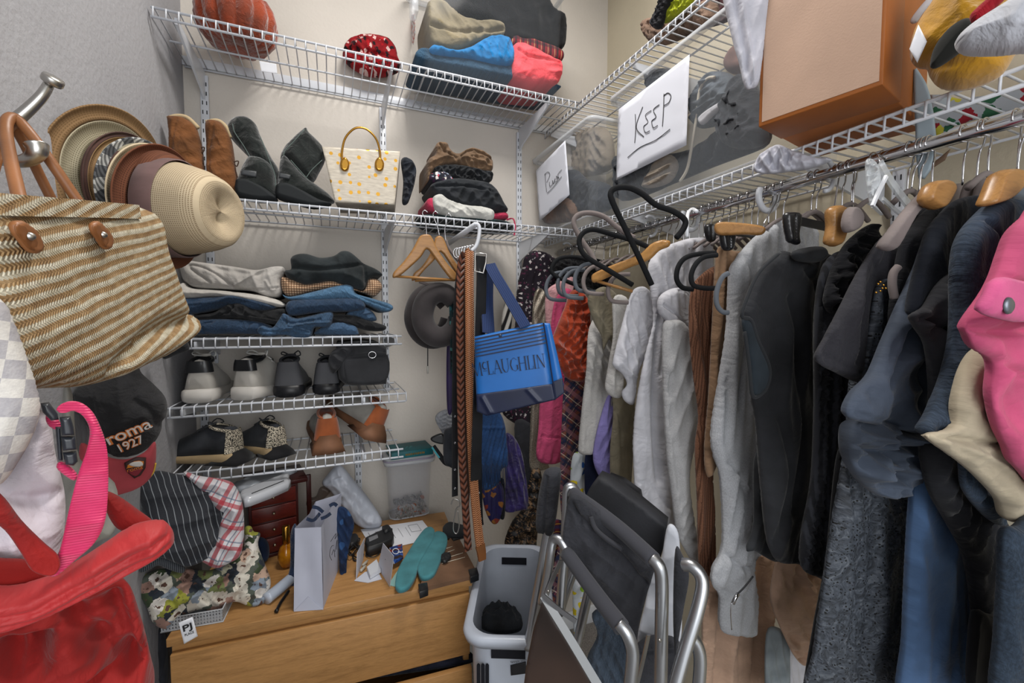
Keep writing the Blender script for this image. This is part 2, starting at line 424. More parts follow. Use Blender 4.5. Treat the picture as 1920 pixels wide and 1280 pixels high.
def wood(c, dark, scale=1, axis='X', kind='Object', rough=.5, gr=1.0):
    m = M('wood', rough); sc = {'X': (1.2, 14, 14), 'Y': (14, 1.2, 14), 'Z': (14, 14, 1.2)}[axis]; v = m.map(tuple(s * scale for s in sc), kind=kind)
    a = m.noise(4, v, 8, .65, .8); fine = m.noise(26, v, 5, .7)
    cc = m.ramp(a, [(.3, dark), (.5, c), (.75, shade(c, 1.08))]); m.col(m.mix(.28 * gr, cc, m.ramp(fine, [(.38, dark), (.6, shade(c, 1.1))]))); m.bump(fine, .15, .0008); return m.m
WHITE = solid('dcdfe4', .35, coat=.2); CHROME = solid('c9c9cc', .12, 1); STEEL = solid('b4b2ae', .3, 1); ALU = solid('b9bcc0', .32, 1)
BLACK = cloth('26282b', .15); INK = solid('1c1c20', .6); GREYPL = solid('8b8784', .6); PAPER = solid('e2e4ea', .7)
# ---------------------------------------------------------------- the room
LX, BY, RX, CZ = -.455, 1.85, 1.285, 3.3
def wallmat(name, c, s=.5, warm=0):
    m = M(name, .85); v = m.map(kind='Object'); a = m.noise(2.2, v, 3); m.col(m.ramp(a, [(.3, shade(c, .96)), (.7, shade(c, 1.03))]))
    m.bump(m.noise(85, v, 4, .55), s, .004); return m.m
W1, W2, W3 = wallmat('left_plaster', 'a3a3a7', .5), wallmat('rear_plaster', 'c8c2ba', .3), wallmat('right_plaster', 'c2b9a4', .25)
def st(o): o['kind'] = 'structure'; return o
st(box('wall_left', (LX - .1, -1.1, 0), (LX, BY + .1, CZ), W1)); st(box('wall_back', (LX, BY, 0), (RX, BY + .1, CZ), W2)); st(box('wall_right', (RX, -1.1, 0), (RX + .1, BY + .1, CZ), W3))
st(box('ceiling', (LX - .1, -1.1, CZ), (RX + .1, BY + .1, CZ + .08), wallmat('ceiling_paint', 'd6d2ca', .2)))
cm = M('carpet', .95); vv_ = cm.map(kind='Object'); cm.col(cm.ramp(cm.noise(260, vv_, 3), [(.35, '6f6a66'), (.65, '9a9590')])); cm.bump(cm.noise(300, vv_, 2), .8, .006)
st(box('floor', (LX - .1, -1.1, -.08), (RX + .1, BY + .1, 0), cm.m))
st(box('baseboard_back', (LX, BY - .014, 0), (RX, BY, .09), WHITE, bevel=.003)); st(box('baseboard_left', (LX, -1.1, 0), (LX + .014, BY - .014, .09), WHITE, bevel=.003))
# ---------------------------------------------------------------- wire shelving
def rot_box(name, org, a, b, c, m, parent=None):
    """box from a corner and three edge vectors"""
    o, a, b, c = V(org), V(a), V(b), V(c); vv = [o, o + a, o + a + b, o + b, o + c, o + a + c, o + a + b + c, o + b + c]
    ob = mk(name, vv, [[3, 2, 1, 0], [4, 5, 6, 7], [0, 1, 5, 4], [1, 2, 6, 5], [2, 3, 7, 6], [3, 0, 4, 7]], m, parent, False)
    bm = bmesh.new(); bm.from_mesh(ob.data); bmesh.ops.recalc_face_normals(bm, faces=bm.faces); bm.to_mesh(ob.data); bm.free(); return ob
SHW = solid('cdd1d8', .35, coat=.2)
def shelf(label, org, along, outd, length, depth, brackets, lip=.027, sp=.0295, group='white wire shelves', bd=.1, bx=None):
    o, a, d = V(org), V(along), V(outd); t = thing('wire_shelf', label, 'shelf', org, group); up = V((0, 0, 1)); rw = .0022
    def rail(nm, dd, dz, r=.0032): tube(nm, [o + d * dd + up * dz, o + a * length + d * dd + up * dz], r, SHW, t, 8, n=1)
    rail('front_rail', depth, 0, .0036); rail('lip_rail', depth + .003, -lip, .0036); rail('back_rail', .012, -.004); rail('middle_rail', depth * .52, -.006)
    ps = []; k = int(length / sp)
    for i in range(k + 1):
        b = o + a * (i * sp + .006)
        ps.append([b + d * .01 + up * .001, b + d * (depth - .001) + up * .003, b + d * (depth + .004) + up * .0, b + d * (depth + .006) - up * lip])
    tubes('cross_wires', ps, rw, SHW, t, 5)['kind'] = 'stuff'
    for s in brackets:
        b = o + a * s - up * .008
        pts = [b + d * .004, b + d * (depth - .012), b + d * (depth - .012) - up * .018, b + d * .05 - up * bd * .8, b + d * .004 - up * bd]
        prism('bracket', [p - a * .0035 for p in pts], a * .007, SHW, t)
    return t
ZT, Z2, Z3, Z4, Z5 = 2.447, 1.94, 1.52, 1.318, 1.12
SX = (1, 0, 0); SY = (0, -1, 0)
shelf('top wire shelf on the back wall, under the orange pumpkin', (LX + .008, BY, ZT), SX, SY, .94 - LX - .012, .312, [(-.393 - LX - .008), .206 - LX - .008, .806 - LX - .008])
shelf('long wire shelf on the back wall, under the black boots and dotted basket bag', (LX + .008, BY, Z2), SX, SY, .94 - LX - .012, .312, [.206 - LX - .008, .806 - LX - .008])
shelf('short wire shelf on the back wall, under the folded jeans', (LX + .008, BY, Z3), SX, SY, .672, .312, [.07, .206 - LX - .008], bd=.06)
shelf('short wire shelf on the back wall, under the white sneakers and black camera bag', (LX + .008, BY, Z4), SX, SY, .682, .312, [.03, .09 - LX], bd=.06)
shelf('lowest wire shelf on the back wall, under the orange and beige sneakers', (LX + .008, BY, Z5), SX, SY, .672, .312, [.03, .09 - LX], bd=.06)
shelf('upper wire shelf on the right wall, above the clear storage boxes', (RX, BY - .006, ZT + .003), SY, (-1, 0, 0), 2.1, .343, [.03, .62, 1.23], sp=.0295)
shelf('lower wire shelf on the right wall, under the clear box marked KEEP', (RX, BY - .006, Z2 + .008), SY, (-1, 0, 0), 2.1, .343, [.62, 1.19, 1.8], sp=.0295)
# slotted wall standards
def standard(x, y, z0, z1, label, side=0):
    t = thing('slotted_standard', label, 'shelf track', (x, y, z0), 'slotted wall standards')
    sl = solid('2c2e33', .7)
    if side == 0: box('rail', (x - .0125, y - .012, z0), (x + .0125, y, z1), SHW, t, .0015); L = [((x - .0075 + dx, y - .0126, z), (x - .0045 + dx, y - .0118, z + .013)) for dx in (0, .012) for z in np.arange(z0 + .015, z1 - .02, .0318)]
    else: box('rail', (x - .012, y - .0125, z0), (x, y + .0125, z1), SHW, t, .0015); L = [((x - .0126, y - .0075 + dy, z), (x - .0118, y - .0045 + dy, z + .013)) for dy in (0, .012) for z in np.arange(z0 + .015, z1 - .02, .0318)]
    join_boxes('slots', L, sl, t)['kind'] = 'stuff'
standard(-.393, BY, 1.42, ZT - .02, 'tall slotted standard beside the left wall, behind the brown boots')
standard(.206, BY, 1.28, ZT - .02, 'tall slotted standard on the back wall behind the dotted basket bag')
standard(.806, BY, 1.32, ZT - .02, 'tall slotted standard on the back wall nearest the right corner')
standard(-.428, BY, .82, 1.40, 'short slotted standard in the left corner behind the white sneakers')
standard(.089, BY, .80, 1.24, 'short slotted standard above the dresser, behind the wrapped roll')
standard(RX, .62, 1.2, Z2, 'slotted standard on the right wall behind the hanging clothes', 1)
box('hang_track', (LX, BY - .01, ZT + .004), (RX, BY, ZT + .034), SHW, None, .002); tag(bpy.data.objects['hang_track'], 'white flat hanging track along the back wall at the top shelf', 'track')
# clothes rod
RODX, RODZ = 1.0, 1.893
t = thing('clothes_rod', 'chrome rod along the right wall carrying all the hanging clothes', 'clothes rod', (RODX, BY - .05, RODZ))
tube('rod', [(RODX, BY - .04, RODZ), (RODX, -.25, RODZ)], .0125, CHROME, t, 20, n=1)
for yy in (.62, 1.18, 1.74):
    tube('support_hook', [(RODX + .03 * math.sin(a), yy, RODZ - .02 + .034 * math.cos(a) + .02) for a in [R(q) for q in range(-40, 200, 20)]], .005, SHW, t, 8, n=2)
def D(x, y, d): return EYE + ray(x, y) * d
def Dp(pts): return [D(*p) for p in pts]
# ================================================================ left wall: hook, straw bag, hats, cap, red bag
t = thing('coat_hook', 'brushed metal double coat hook on the left wall', 'hook', D(-40, 235, .52))
tube('upper_arm', Dp([(-60, 262, .5), (-10, 250, .51), (20, 232, .515), (50, 208, .52), (78, 180, .525), (92, 157, .53)]), lambda s: .0085 - .0035 * s, STEEL, t, 14)
a_ = D(97, 154, .53); lathe('end_cap', [(0, -.002), (.0095, -.002), (.0105, 0), (.0105, .005), (.0095, .007), (0, .007)], a_, V((.5, -.35, .75)), STEEL, t, 24)
tube('lower_arm', Dp([(-60, 290, .5), (0, 300, .5), (35, 303, .5), (58, 297, .5), (70, 284, .5), (68, 272, .5)]), lambda s: .006 + .005 * s ** 2, STEEL, t, 14)
# straw tote
m = M('straw_weave', .8); v = m.map(rot=(0, 0, R(-17))); s = m.sep(v)
wv = m.math('MULTIPLY', m.math('SUBTRACT', m.noise(5, v, 2), .5), .012); vr = m.math('ADD', s[1], wv)
row = m.math('DIVIDE', vr, .0122); fr = m.math('FRACT', row); tri = m.math('ABSOLUTE', m.math('SUBTRACT', fr, .5))
dia = m.math('ADD', m.math('DIVIDE', s[0], .0040), m.math('MULTIPLY', tri, 2.4)); df = m.math('FRACT', dia); da = m.math('ABSOLUTE', m.math('SUBTRACT', df, .5))
wh = m.math('GREATER_THAN', m.math('ADD', tri, m.math('MULTIPLY', m.math('SUBTRACT', da, .25), .25)), .25)
tan = m.ramp(m.noise(60, v, 3), [(.3, '8f7250'), (.55, 'ab8b62'), (.75, 'c2a57e')]); cream = m.ramp(m.noise(90, v, 3), [(.3, 'b9b097'), (.7, 'e2dcc8')])
cc = m.mix(wh, tan, cream); cc = m.mix(m.ramp(da, [(.36, 0.0), (.5, 1.0)]), cc, m.mix(.55, cc, '7b5633')); m.col(cc)
m.bump(m.math('ADD', m.math('MULTIPLY', m.math('SUBTRACT', .5, da), 1.0), tri), .8, .004); STRAW = m.m
LEA = solid('8a5a36', .45, var=.15, bs=120); LEA2 = solid('7a4c28', .5, var=.12, bs=200)
bag = thing('straw_tote', 'large woven straw tote bag with tan leather handles hanging on the left wall', 'bag', D(150, 720, .6))
bp = PV(-.272, .6, -.245, 1.0)
slab('bag_body', [(-110, 366), (-40, 374), (60, 379), (160, 383), (262, 390), (290, 470), (318, 545), (338, 582), (357, 592), (359, 606), (338, 640), (300, 668), (250, 690), (200, 712), (140, 725), (72, 727), (-10, 745), (-110, 760)], bp, STRAW, bag, t=.03, back=.08, rr=.04, n=2800, fold=('h', .002, 5), cr=[([(358, 600), (250, 612), (170, 690)], .012, -.010), ([(345, 590), (220, 640)], .008, -.006), ([(356, 604), (300, 640), (200, 690)], .01, .006)])
ribbon('rim', [bp.px(x, y, .026) for x, y in ((-110, 372), (-40, 380), (60, 386), (160, 391), (258, 397))], .018, .006, STRAW, bag, side=(0, 0, 1))
for pt, rv in (([(22, 418), (36, 413), (48, 420), (62, 432), (74, 455), (74, 468), (66, 475), (52, 470), (34, 448), (24, 434)], (57, 443)), ([(170, 420), (180, 414), (188, 420), (202, 436), (208, 452), (204, 465), (194, 466), (180, 446), (172, 432)], (194, 440))):
    pp = slab('handle_patch', pt, Pl(bp.o + bp.n * .034, bp.n), LEA, bag, t=.0025, rr=.003, n=120)
    slab('stitching', [(a + (rv[0] - a) * .18, b + (rv[1] - b) * .18) for a, b in pt], Pl(bp.o + bp.n * .0372, bp.n), LEA2, pp, t=.0006, n=60)
    lathe('stud', [(.0, .0035), (.002, .003), (.0035, .001), (.0038, 0)], bp.px(rv[0], rv[1], .0385), bp.n, STEEL, pp, 14)
tube('front_handle', Dp([(48, 425, .425), (36, 370, .44), (22, 310, .465), (12, 255, .49), (14, 226, .5), (30, 222, .51), (60, 255, .515), (100, 310, .525), (140, 368, .54), (180, 422, .555)]), .0058, LEA, bag, 12)
tube('rear_handle', Dp([(-30, 380, .46), (-14, 320, .48), (4, 262, .5), (22, 236, .515), (45, 268, .53), (75, 330, .55), (100, 380, .565)]), .0055, LEA, bag, 12)
# hats nested on a second hook
hax = V((math.cos(R(20)), -math.sin(R(20)), -.06)).normalized(); hc = V((-.402, 1.165, 1.858))
def strawhat(c1, c2, sc=260):
    m = M('hat_weave', .85); v = m.map((1, 1, 1)); s = m.sep(v); w = m.math('FRACT', m.math('MULTIPLY', s[1], sc)); u = m.math('FRACT', m.math('MULTIPLY', s[0], 150))
    k = m.math('MULTIPLY', m.math('LESS_THAN', w, .5), m.math('LESS_THAN', u, .6)); m.col(m.mix(k, c1, c2)); m.bump(m.math('ADD', w, m.noise(40, v, 2)), .5, .002); return m.m
def hat(name, label, d, rb, rc, h, m1, band, mcr, parts=(), shift=(0, 0, 0), curl=.02, pinch=0, g='straw hats nested on the left wall', sq=1.0):
    c = hc + hax * d + V(shift); t = thing(name, label, 'hat', c, g)
    def w_(i, r, hh, a): return (r * (1 + (sq - 1) * abs(math.cos(a))), hh + curl * (max(0, r - rc) / (rb - rc + 1e-6)) * math.cos(2 * a) * .6)
    if len(parts) == 0: parts = [(rc, rb, m1)]
    for (a, b, mm) in parts:
        pr = [(b - .002, -.001), (b, 0), (b - .002, .0015)] + [(b + (a - b) * k / 5, .0015 - .004 * math.sin(3.14 * k / 5)) for k in range(1, 6)]
        pr += [(r, z - .003) for r, z in pr[::-1][:-2]]
        lathe('brim', pr, c, hax, mm, t, 56, w_)
    def wc(i, r, hh, a):
        f = (hh / h); p = 1 - pinch * f * f * (math.cos(2 * a) + 1) / 2 - .0
        return (r * p * (1 + (sq - 1) * abs(math.cos(a))), hh - (pinch * .07 if i > 6 else 0) * (1 - r / rc) * (1 + math.cos(2 * a)) / 2)
    lathe('crown', [(rc, 0), (rc * .99, h * .25), (rc * .97, h * .5), (rc * .95, h * .75), (rc * .9, h * .92), (rc * .8, h), (rc * .6, h * 1.02), (rc * .3, h * 1.0), (0, h * .97)], c, hax, mcr, t, 56, wc)
    if band: lathe('hat_band', [(rc + .001, .002), (rc + .0035, .004), (rc * .985 + .0035, .04), (rc * .985 + .001, .042)], c, hax, band, t, 56, lambda i, r, hh, a: (r * (1 + (sq - 1) * abs(math.cos(a))), hh))
    return t
HM = dict(tan=strawhat('927452', '7a5f40', 330), grey=strawhat('b5ac93', '7e7660', 420), cream=strawhat('c9b89b', '8f7c62', 300), rust=strawhat('6e4431', '4f2f22', 380), band=cloth('6a5452', .1), dbr=cloth('4d3630', .1))
HM['tweed'] = plaid('5b5d60', [(.06, .5, .5, 'c8c8c4', .8)], [(.012, .5, .5, '1e2024', .75)], .6)
hat('wide_brim_hat', 'largest round tan straw hat with a grey-green inner brim, nearest the wall', 0, .152, .09, .09, HM['tan'], None, HM['grey'], [(.124, .152, HM['tan']), (.09, .124, HM['grey'])])
hat('braided_straw_hat', 'brown braided straw hat with dark brown band, second from the wall', .028, .115, .09, .09, HM['tan'], HM['dbr'], HM['rust'], [(.106, .115, HM['dbr']), (.09, .106, HM['tan'])], shift=(0, 0, -.01), curl=.006)
hat('tweed_fedora', 'black and white tweed fedora in the middle of the hat stack', .052, .118, .084, .07, HM['tweed'], HM['dbr'], HM['tweed'], shift=(0, 0, -.022), curl=.008)
hat('cream_edge_hat', 'hat with a cream straw brim just behind the two-tone fedora', .072, .12, .086, .06, HM['cream'], None, HM['cream'], shift=(0, 0, -.034), curl=.006)
hat('two_tone_fedora', 'cream straw fedora with rust brim and mauve band, front of the hat stack', .09, .126, .098, .118, HM['rust'], HM['band'], HM['cream'], shift=(0, 0, -.040), curl=.012, pinch=.22)
# check canvas, white cloth, red bag, pink strap
m = M('check_canvas', .8); v = m.map((1, 1, 1), (0, 0, R(12))); ck = m.n('TexChecker'); m.l(v, ck.inputs[0]); ck.inputs['Scale'].default_value = 66
ck.inputs['Color1'].default_value = srgb('d9d6d2'); ck.inputs['Color2'].default_value = srgb('a4a2ab'); m.col(m.mix(.25, ck.outputs[0], m.ramp(m.noise(160, v, 2), [(.3, 'b5b1ae'), (.7, 'f0ece2')]))); m.bump(m.noise(500, v, 1), .3, .001)
slab('check_canvas_bag', [(-120, 540), (-30, 548), (8, 570), (30, 620), (52, 680), (66, 725), (72, 765), (58, 812), (35, 855), (8, 895), (-30, 915), (-120, 920)], PC(20, 740, .37, yaw=12), m.m, t=.035, fold=('v', .003, 9), label='white and grey checked canvas bag at the left edge under the straw tote', cat='bag')
WLI = cloth('cfc8d0', .06, crump=12)
slab('white_nylon_cloth', [(-120, 880), (-20, 900), (30, 850), (60, 775), (92, 780), (104, 850), (122, 930), (118, 1010), (105, 1046), (40, 1052), (-20, 1040), (-120, 1040)], PC(40, 930, .43), WLI, t=.04, fold=('c', .008, 9), cr=[([(0, 918), (60, 925), (118, 915)], .006, -.008), ([(60, 800), (104, 870)], .006, -.006)], label='crumpled pale lilac nylon cloth between the red bag and check bag', cat='cloth')
slab('grey_green_cloth', [(118, 735), (136, 740), (150, 860), (215, 905), (218, 985), (190, 1010), (120, 1010)], PC(165, 930, .62), cloth('a9a9a2', .1), t=.02, fold=('v', .006, 12), label='grey cloth hanging behind the pink strap and under the cap', cat='cloth')
RED = cloth('8a1c1a', .12, crump=14, weave=700, rough=.75); RED2 = cloth('ae2a2c', .06, weave=500, rough=.6, crump=10)
rb = thing('red_belt_bag', 'bright red fabric bag with pink webbing at the lower left', 'bag', D(120, 1290, .45))
slab('bag_body', [(-120, 1150), (0, 1165), (110, 1120), (190, 1080), (238, 1092), (262, 1150), (280, 1220), (288, 1290), (240, 1400), (-120, 1400)], PC(120, 1230, .46, yaw=-8), RED, rb, t=.05, fold=('c', .022, 7), n=1800, cr=[([(140, 1135), (210, 1185), (262, 1230)], .010, -.035), ([(20, 1200), (50, 1245), (75, 1225), (76, 1190)], .010, -.032), ([(250, 1240), (150, 1270), (60, 1330)], .012, .026), ([(160, 1160), (80, 1215), (75, 1270)], .01, .022), ([(250, 1232), (180, 1248), (110, 1300)], .007, -.024), ([(215, 1110), (245, 1180), (256, 1215)], .007, -.024), ([(270, 1180), (262, 1290)], .008, .018)])
slab('zip_panel', [(-120, 1090), (0, 1102), (60, 1092), (120, 1066), (190, 1022), (250, 985), (300, 976), (318, 986), (326, 1003), (322, 1022), (285, 1048), (220, 1085), (150, 1122), (70, 1158), (0, 1178), (-120, 1190)], PC(140, 1080, .41, yaw=-10), RED2, rb, t=.028, fold=('c', .003, 12), cr=[([(-60, 1140), (60, 1128), (180, 1066), (320, 992)], .003, -.007), ([(-60, 1158), (70, 1146), (200, 1078), (322, 1010)], .003, -.006), ([(-60, 1120), (60, 1108), (180, 1046), (300, 985)], .003, .003)])
slab('shoulder_strap', [(-60, 890), (0, 925), (40, 975), (80, 1015), (108, 1040), (112, 1062), (96, 1078), (60, 1068), (36, 1030), (0, 985), (-60, 960)], PC(60, 1010, .375), RED, rb, t=.008, fold=('c', .003, 10))
slab('inner_lining', [(-60, 1040), (0, 1046), (60, 1052), (90, 1082), (60, 1092), (-60, 1100)], PC(30, 1070, .40), cloth('7e1815', .1), rb, t=.006)
slab('side_loop', [(198, 922), (222, 930), (258, 955), (290, 982), (262, 996), (226, 992), (208, 975), (196, 945)], PC(240, 960, .47), RED, rb, t=.012)
m = M('pink_webbing', .45, sheen=.2); v = m.map(rot=(0, 0, R(8))); s_ = m.sep(v); rib = m.math('SINE', m.math('MULTIPLY', s_[1], 2600)); m.col(m.ramp(m.noise(25, v, 3), [(.3, 'c81a55'), (.7, 'e23a72')])); m.bump(rib, .5, .0012); PINKW = m.m
ps = slab('pink_strap', [(106, 768), (114, 758), (132, 752), (152, 755), (170, 768), (184, 790), (198, 828), (203, 870), (202, 930), (196, 980), (176, 1018), (140, 1050), (106, 1078), (92, 1072), (112, 1030), (128, 960), (146, 890), (162, 845), (168, 806), (156, 780), (138, 770), (118, 774)], PC(165, 880, .405), PINKW, rb, t=.003, rr=.004, sm=4, fold=('h', .003, 9)); ps['label'] = 'bright pink webbing strap'
BK = solid('2b2f36', .4, coat=.3)
for j, q in enumerate(([(76, 756), (92, 754), (108, 776), (110, 786), (96, 788), (80, 772)], [(112, 782), (132, 780), (138, 800), (140, 815), (116, 816)], [(114, 818), (141, 817), (144, 842), (118, 844)], [(118, 848), (143, 845), (146, 864), (138, 872), (122, 870)], [(104, 800), (114, 800), (118, 862), (108, 862)])):
    slab('buckle', q, PC(120, 820, .40 + .002 * j), BK, rb, t=.005, rr=.003, sm=1, n=120)
slab('short_webbing', [(88, 776), (104, 782), (116, 796), (110, 806), (94, 800), (86, 788)], PC(100, 790, .412), PINKW, rb, t=.003, n=120)
slab('short_webbing', [(110, 866), (122, 868), (138, 880), (146, 892), (138, 900), (118, 888), (106, 876)], PC(125, 880, .412), PINKW, rb, t=.003, n=120)
# black cap
cp = PC(228, 800, .86, yaw=-6); CAPB = cloth('2a2a2c', .25, crump=30); CAPR = cloth('a3434a', .1)
cap = thing('baseball_cap', 'black cap with orange-edged lettering and faded red bill on the left wall', 'cap', D(228, 880, .88))
slab('crown', [(138, 735), (165, 712), (210, 698), (254, 684), (266, 700), (290, 722), (308, 742), (314, 762), (311, 780), (304, 790), (302, 806), (290, 828), (268, 846), (240, 855), (212, 853), (192, 836), (168, 805), (150, 772)], cp, CAPB, cap, t=.07, rr=.09, fold=('c', .005, 14), n=1500, cr=[([(186, 706), (184, 760), (196, 800), (215, 850)], .003, -.004), ([(258, 745), (280, 760), (300, 790)], .006, -.008)])
slab('bill', [(190, 846), (214, 854), (242, 855), (270, 845), (291, 828), (292, 868), (286, 888), (265, 906), (235, 917), (206, 921), (160, 910), (150, 880), (152, 830)], PC(240, 885, .80, pitch=-14), CAPR, cap, t=.012, rr=.04, bow=.012, fold=('c', .0015, 10))
ft = Pl(cp.o + cp.n * .074, cp.n); ORA = solid('c8702c', .7); LGR = solid('c9c4bf', .7)
for (s__, a, b, h_) in (('roma', (205, 834), (287, 800), .021), ('1927', (227, 847), (272, 828), .016)):
    txt('lettering', s__, ft, a, b, h_, ORA, cap, off=.002, bold=.05, ext=.001); txt('lettering', s__, ft, a, b, h_, LGR, cap, off=.004, bold=.0, ext=.001)
bl = Pl(PC(240, 885, .80, pitch=-14).o + PC(240, 885, .80, pitch=-14).n * .026, PC(240, 885, .80, pitch=-14).n)
cr_ = slab('crest', [(233, 868), (254, 857), (274, 858), (273, 876), (264, 890), (252, 896), (240, 886), (235, 878)], bl, solid('3a2222', .6), cap, t=.002, rr=.002, sm=1, n=80)
slab('crest_field', [(236, 870), (254, 860), (271, 861), (270, 873), (255, 875), (237, 878)], bl, solid('cc7a22', .6), cr_, t=.0015, off=.002, rr=.002, sm=1, n=60); slab('crest_field', [(238, 880), (256, 877), (270, 875), (262, 888), (252, 893), (242, 886)], bl, solid('7c1f2c', .6), cr_, t=.0015, off=.002, rr=.002, sm=1, n=60)
slab('crest_figure', [(242, 868), (250, 864), (264, 863), (268, 870), (258, 873), (246, 871)], bl, LGR, cr_, t=.001, off=.004, n=40); txt('crest_lettering', 'roma', bl, (239, 885), (268, 878), .008, ORA, cr_, off=.005)
tube('bill_piping', [PC(240, 885, .80, pitch=-14).px(x, y, .008) for x, y in ((206, 921), (235, 917), (265, 906), (286, 888), (292, 868))], .0014, solid('c9a13a', .6), cap, 6)
slab('black_sleeve', [(300, 640), (318, 630), (340, 626), (352, 640), (354, 655), (330, 665), (308, 673), (302, 660)], PC(328, 650, 1.15), BLACK, t=.03, cr=[([(306, 664), (352, 650)], .004, -.004)], label='black sleeve end poking out under the straw tote', cat='clothing')
box('white_carton', (-.42, 1.57, 1.55), (-.388, 1.66, 1.645), WHITE, None, .003); tag(bpy.data.objects['white_carton'], 'small white carton at the left end of the jeans shelf', 'box')
# ================================================================ top shelf
zt = ZT + .006
pc = V((-.262, 1.675, zt)); t = thing('fabric_pumpkin', 'orange velvet pumpkin with a brown stem on the top shelf', 'pumpkin', pc)
ORV = cloth('7c3012', .2, crump=25, sheen=.6, kind='Object')
lathe('pumpkin_body', [(0, .012), (.05, 0), (.085, .012), (.11, .045), (.117, .085), (.108, .125), (.09, .155), (.05, .168), (.02, .16), (0, .152)], pc, (0, 0, 1), ORV, t, 120, lambda i, r, h, a: (r * (.88 + .14 * abs(math.sin(a * 6.5)) ** .6), h - .012 * (1 - abs(math.sin(a * 6.5))) * (h > .1)), (1, 0, 0))
tube('stem', [pc + V(q) for q in ((0, 0, .15), (-.004, 0, .19), (-.03, 0, .215), (-.045, -.01, .26))], lambda s: .013 - .006 * s, solid('6d5a30', .7), t, 10)
slab('care_tag', [(486, 114), (518, 120), (520, 138), (490, 134)], PY(1.60), PAPER, t, t=.001, sm=1)
rp = slab('red_pouch', [(643, 98), (650, 80), (672, 69), (700, 68), (728, 76), (742, 92), (746, 108), (752, 128), (740, 138), (715, 144), (685, 141), (655, 124), (644, 110)], PC(697, 106, 1.66), blobs('7e0f16', ['1c1014', 'c9a9a4', '8b1219', '2a1014', 'a3121b'], 60, .45, .02), t=.05, fold=('c', .008, 16), cr=[([(646, 100), (700, 110), (748, 122)], .006, -.012), ([(690, 72), (660, 86), (650, 100)], .005, -.008)], label='red and black patterned fabric pouch in the middle of the top shelf', cat='pouch')
def rrect(cx, cy, hx, hy, r, z, k=6, rotz=0):
    out = []
    for (sx, sy, a0) in ((1, 1, 0), (-1, 1, 90), (-1, -1, 180), (1, -1, 270)):
        for i in range(k + 1):
            a = R(a0 + 90 * i / k); x = sx * (hx - r) + r * math.cos(a); y = sy * (hy - r) + r * math.sin(a)
            out.append(V((cx + x * math.cos(rotz) - y * math.sin(rotz), cy + x * math.sin(rotz) + y * math.cos(rotz), z)))
    return out
def plastic(al, c='c9ced4', rough=.12):
    m = M('clear_plastic', rough, alpha=al); m.col(c); return m.m
CLP = plastic(.13); CLR = plastic(.5, 'd5d9de'); CLS = plastic(.3, 'd0d4da')
def bin_(name, label, cx, cy, hx, hy, z, h, taper=.9, lid=False, rotz=0, g=None, al=None, cat='storage box'):
    t = thing(name, label, cat, (cx, cy, z), g); w = al or CLP; r = .03
    rings = [rrect(cx, cy, hx * (taper + (1 - taper) * q), hy * (taper + (1 - taper) * q), r, z + h * q, 6, rotz) for q in (0, .5, 1)]
    loft('bin_wall', rings, w, t, False); base = rrect(cx, cy, hx * taper, hy * taper, r, z + .001, 6, rotz)
    loft('bin_base', [base, rrect(cx, cy, hx * taper, hy * taper, r, z + .004, 6, rotz)], w, t)
    loft('rim', [rrect(cx, cy, hx - .002, hy - .002, r, z + h - .012, 6, rotz), rrect(cx, cy, hx + .012, hy + .012, r, z + h - .012, 6, rotz), rrect(cx, cy, hx + .014, hy + .014, r, z + h + .002, 6, rotz), rrect(cx, cy, hx - .002, hy - .002, r, z + h + .002, 6, rotz)], CLR, t, False)
    tube('base_bead', rrect(cx, cy, hx * taper + .001, hy * taper + .001, r, z + .004, 6, rotz), .003, CLS, t, 6, True, n=1)
    return t
b1 = bin_('clear_storage_bin', 'clear plastic bin full of folded clothes on the top shelf', .592, 1.69, .285, .138, zt, .42, .93, al=plastic(.09, '7c8288'))
box('handle_tab', (.285, 1.6, zt + .22), (.31, 1.66, zt + .30), CLS, b1, .006)
slab('printed_sticker', [(768, 30), (777, 26), (779, 60), (775, 84), (768, 70)], PV(.312, 1.58, .325, 1.8), blobs('d9d9dc', ['c2543a', 'e0e0e0', '8a8a90', 'c8442a'], 90, .5), b1, t=.001, sm=1)
bc = dict(group='clothes folded in the top shelf bin')
def soft(name, pts, pl, m, label, cat, **kw): return slab(name, pts, pl, m, label=label, cat=cat, **kw)
yb = PY(1.588)
soft('black_sweater', [(860, -40), (1000, -40), (1035, 10), (1058, 30), (1062, 60), (1052, 92), (1000, 82), (950, 72), (925, 40), (870, 25), (830, 5)], yb, cloth('0e0f12', .15, crump=10), 'black sweater at the top of the bin on the top shelf', 'sweater', t=.02, back=.2, dir=(0, 1, 0), fold=('c', .008, 8), **bc)
soft('khaki_trousers', [(801, 8), (815, 2), (838, 8), (862, 30), (885, 38), (935, 42), (946, 55), (942, 68), (920, 68), (890, 80), (860, 92), (815, 88), (803, 50)], yb, cloth('7d745f', .12, crump=10), 'khaki trousers folded at the left of the top shelf bin', 'trousers', t=.03, back=.18, dir=(0, 1, 0), fold=('c', .008, 9), cr=[([(805, 50), (850, 65), (940, 60)], .006, -.014), ([(838, 10), (870, 50)], .006, -.01)], **bc)
soft('blue_shirt', [(812, 86), (850, 96), (880, 90), (912, 72), (940, 68), (958, 80), (962, 118), (940, 124), (880, 112), (810, 102)], yb, cloth('1f6fa8', .12, crump=14), 'bright blue folded top in the top shelf bin', 'clothing', t=.032, back=.18, dir=(0, 1, 0), fold=('c', .007, 12), **bc)
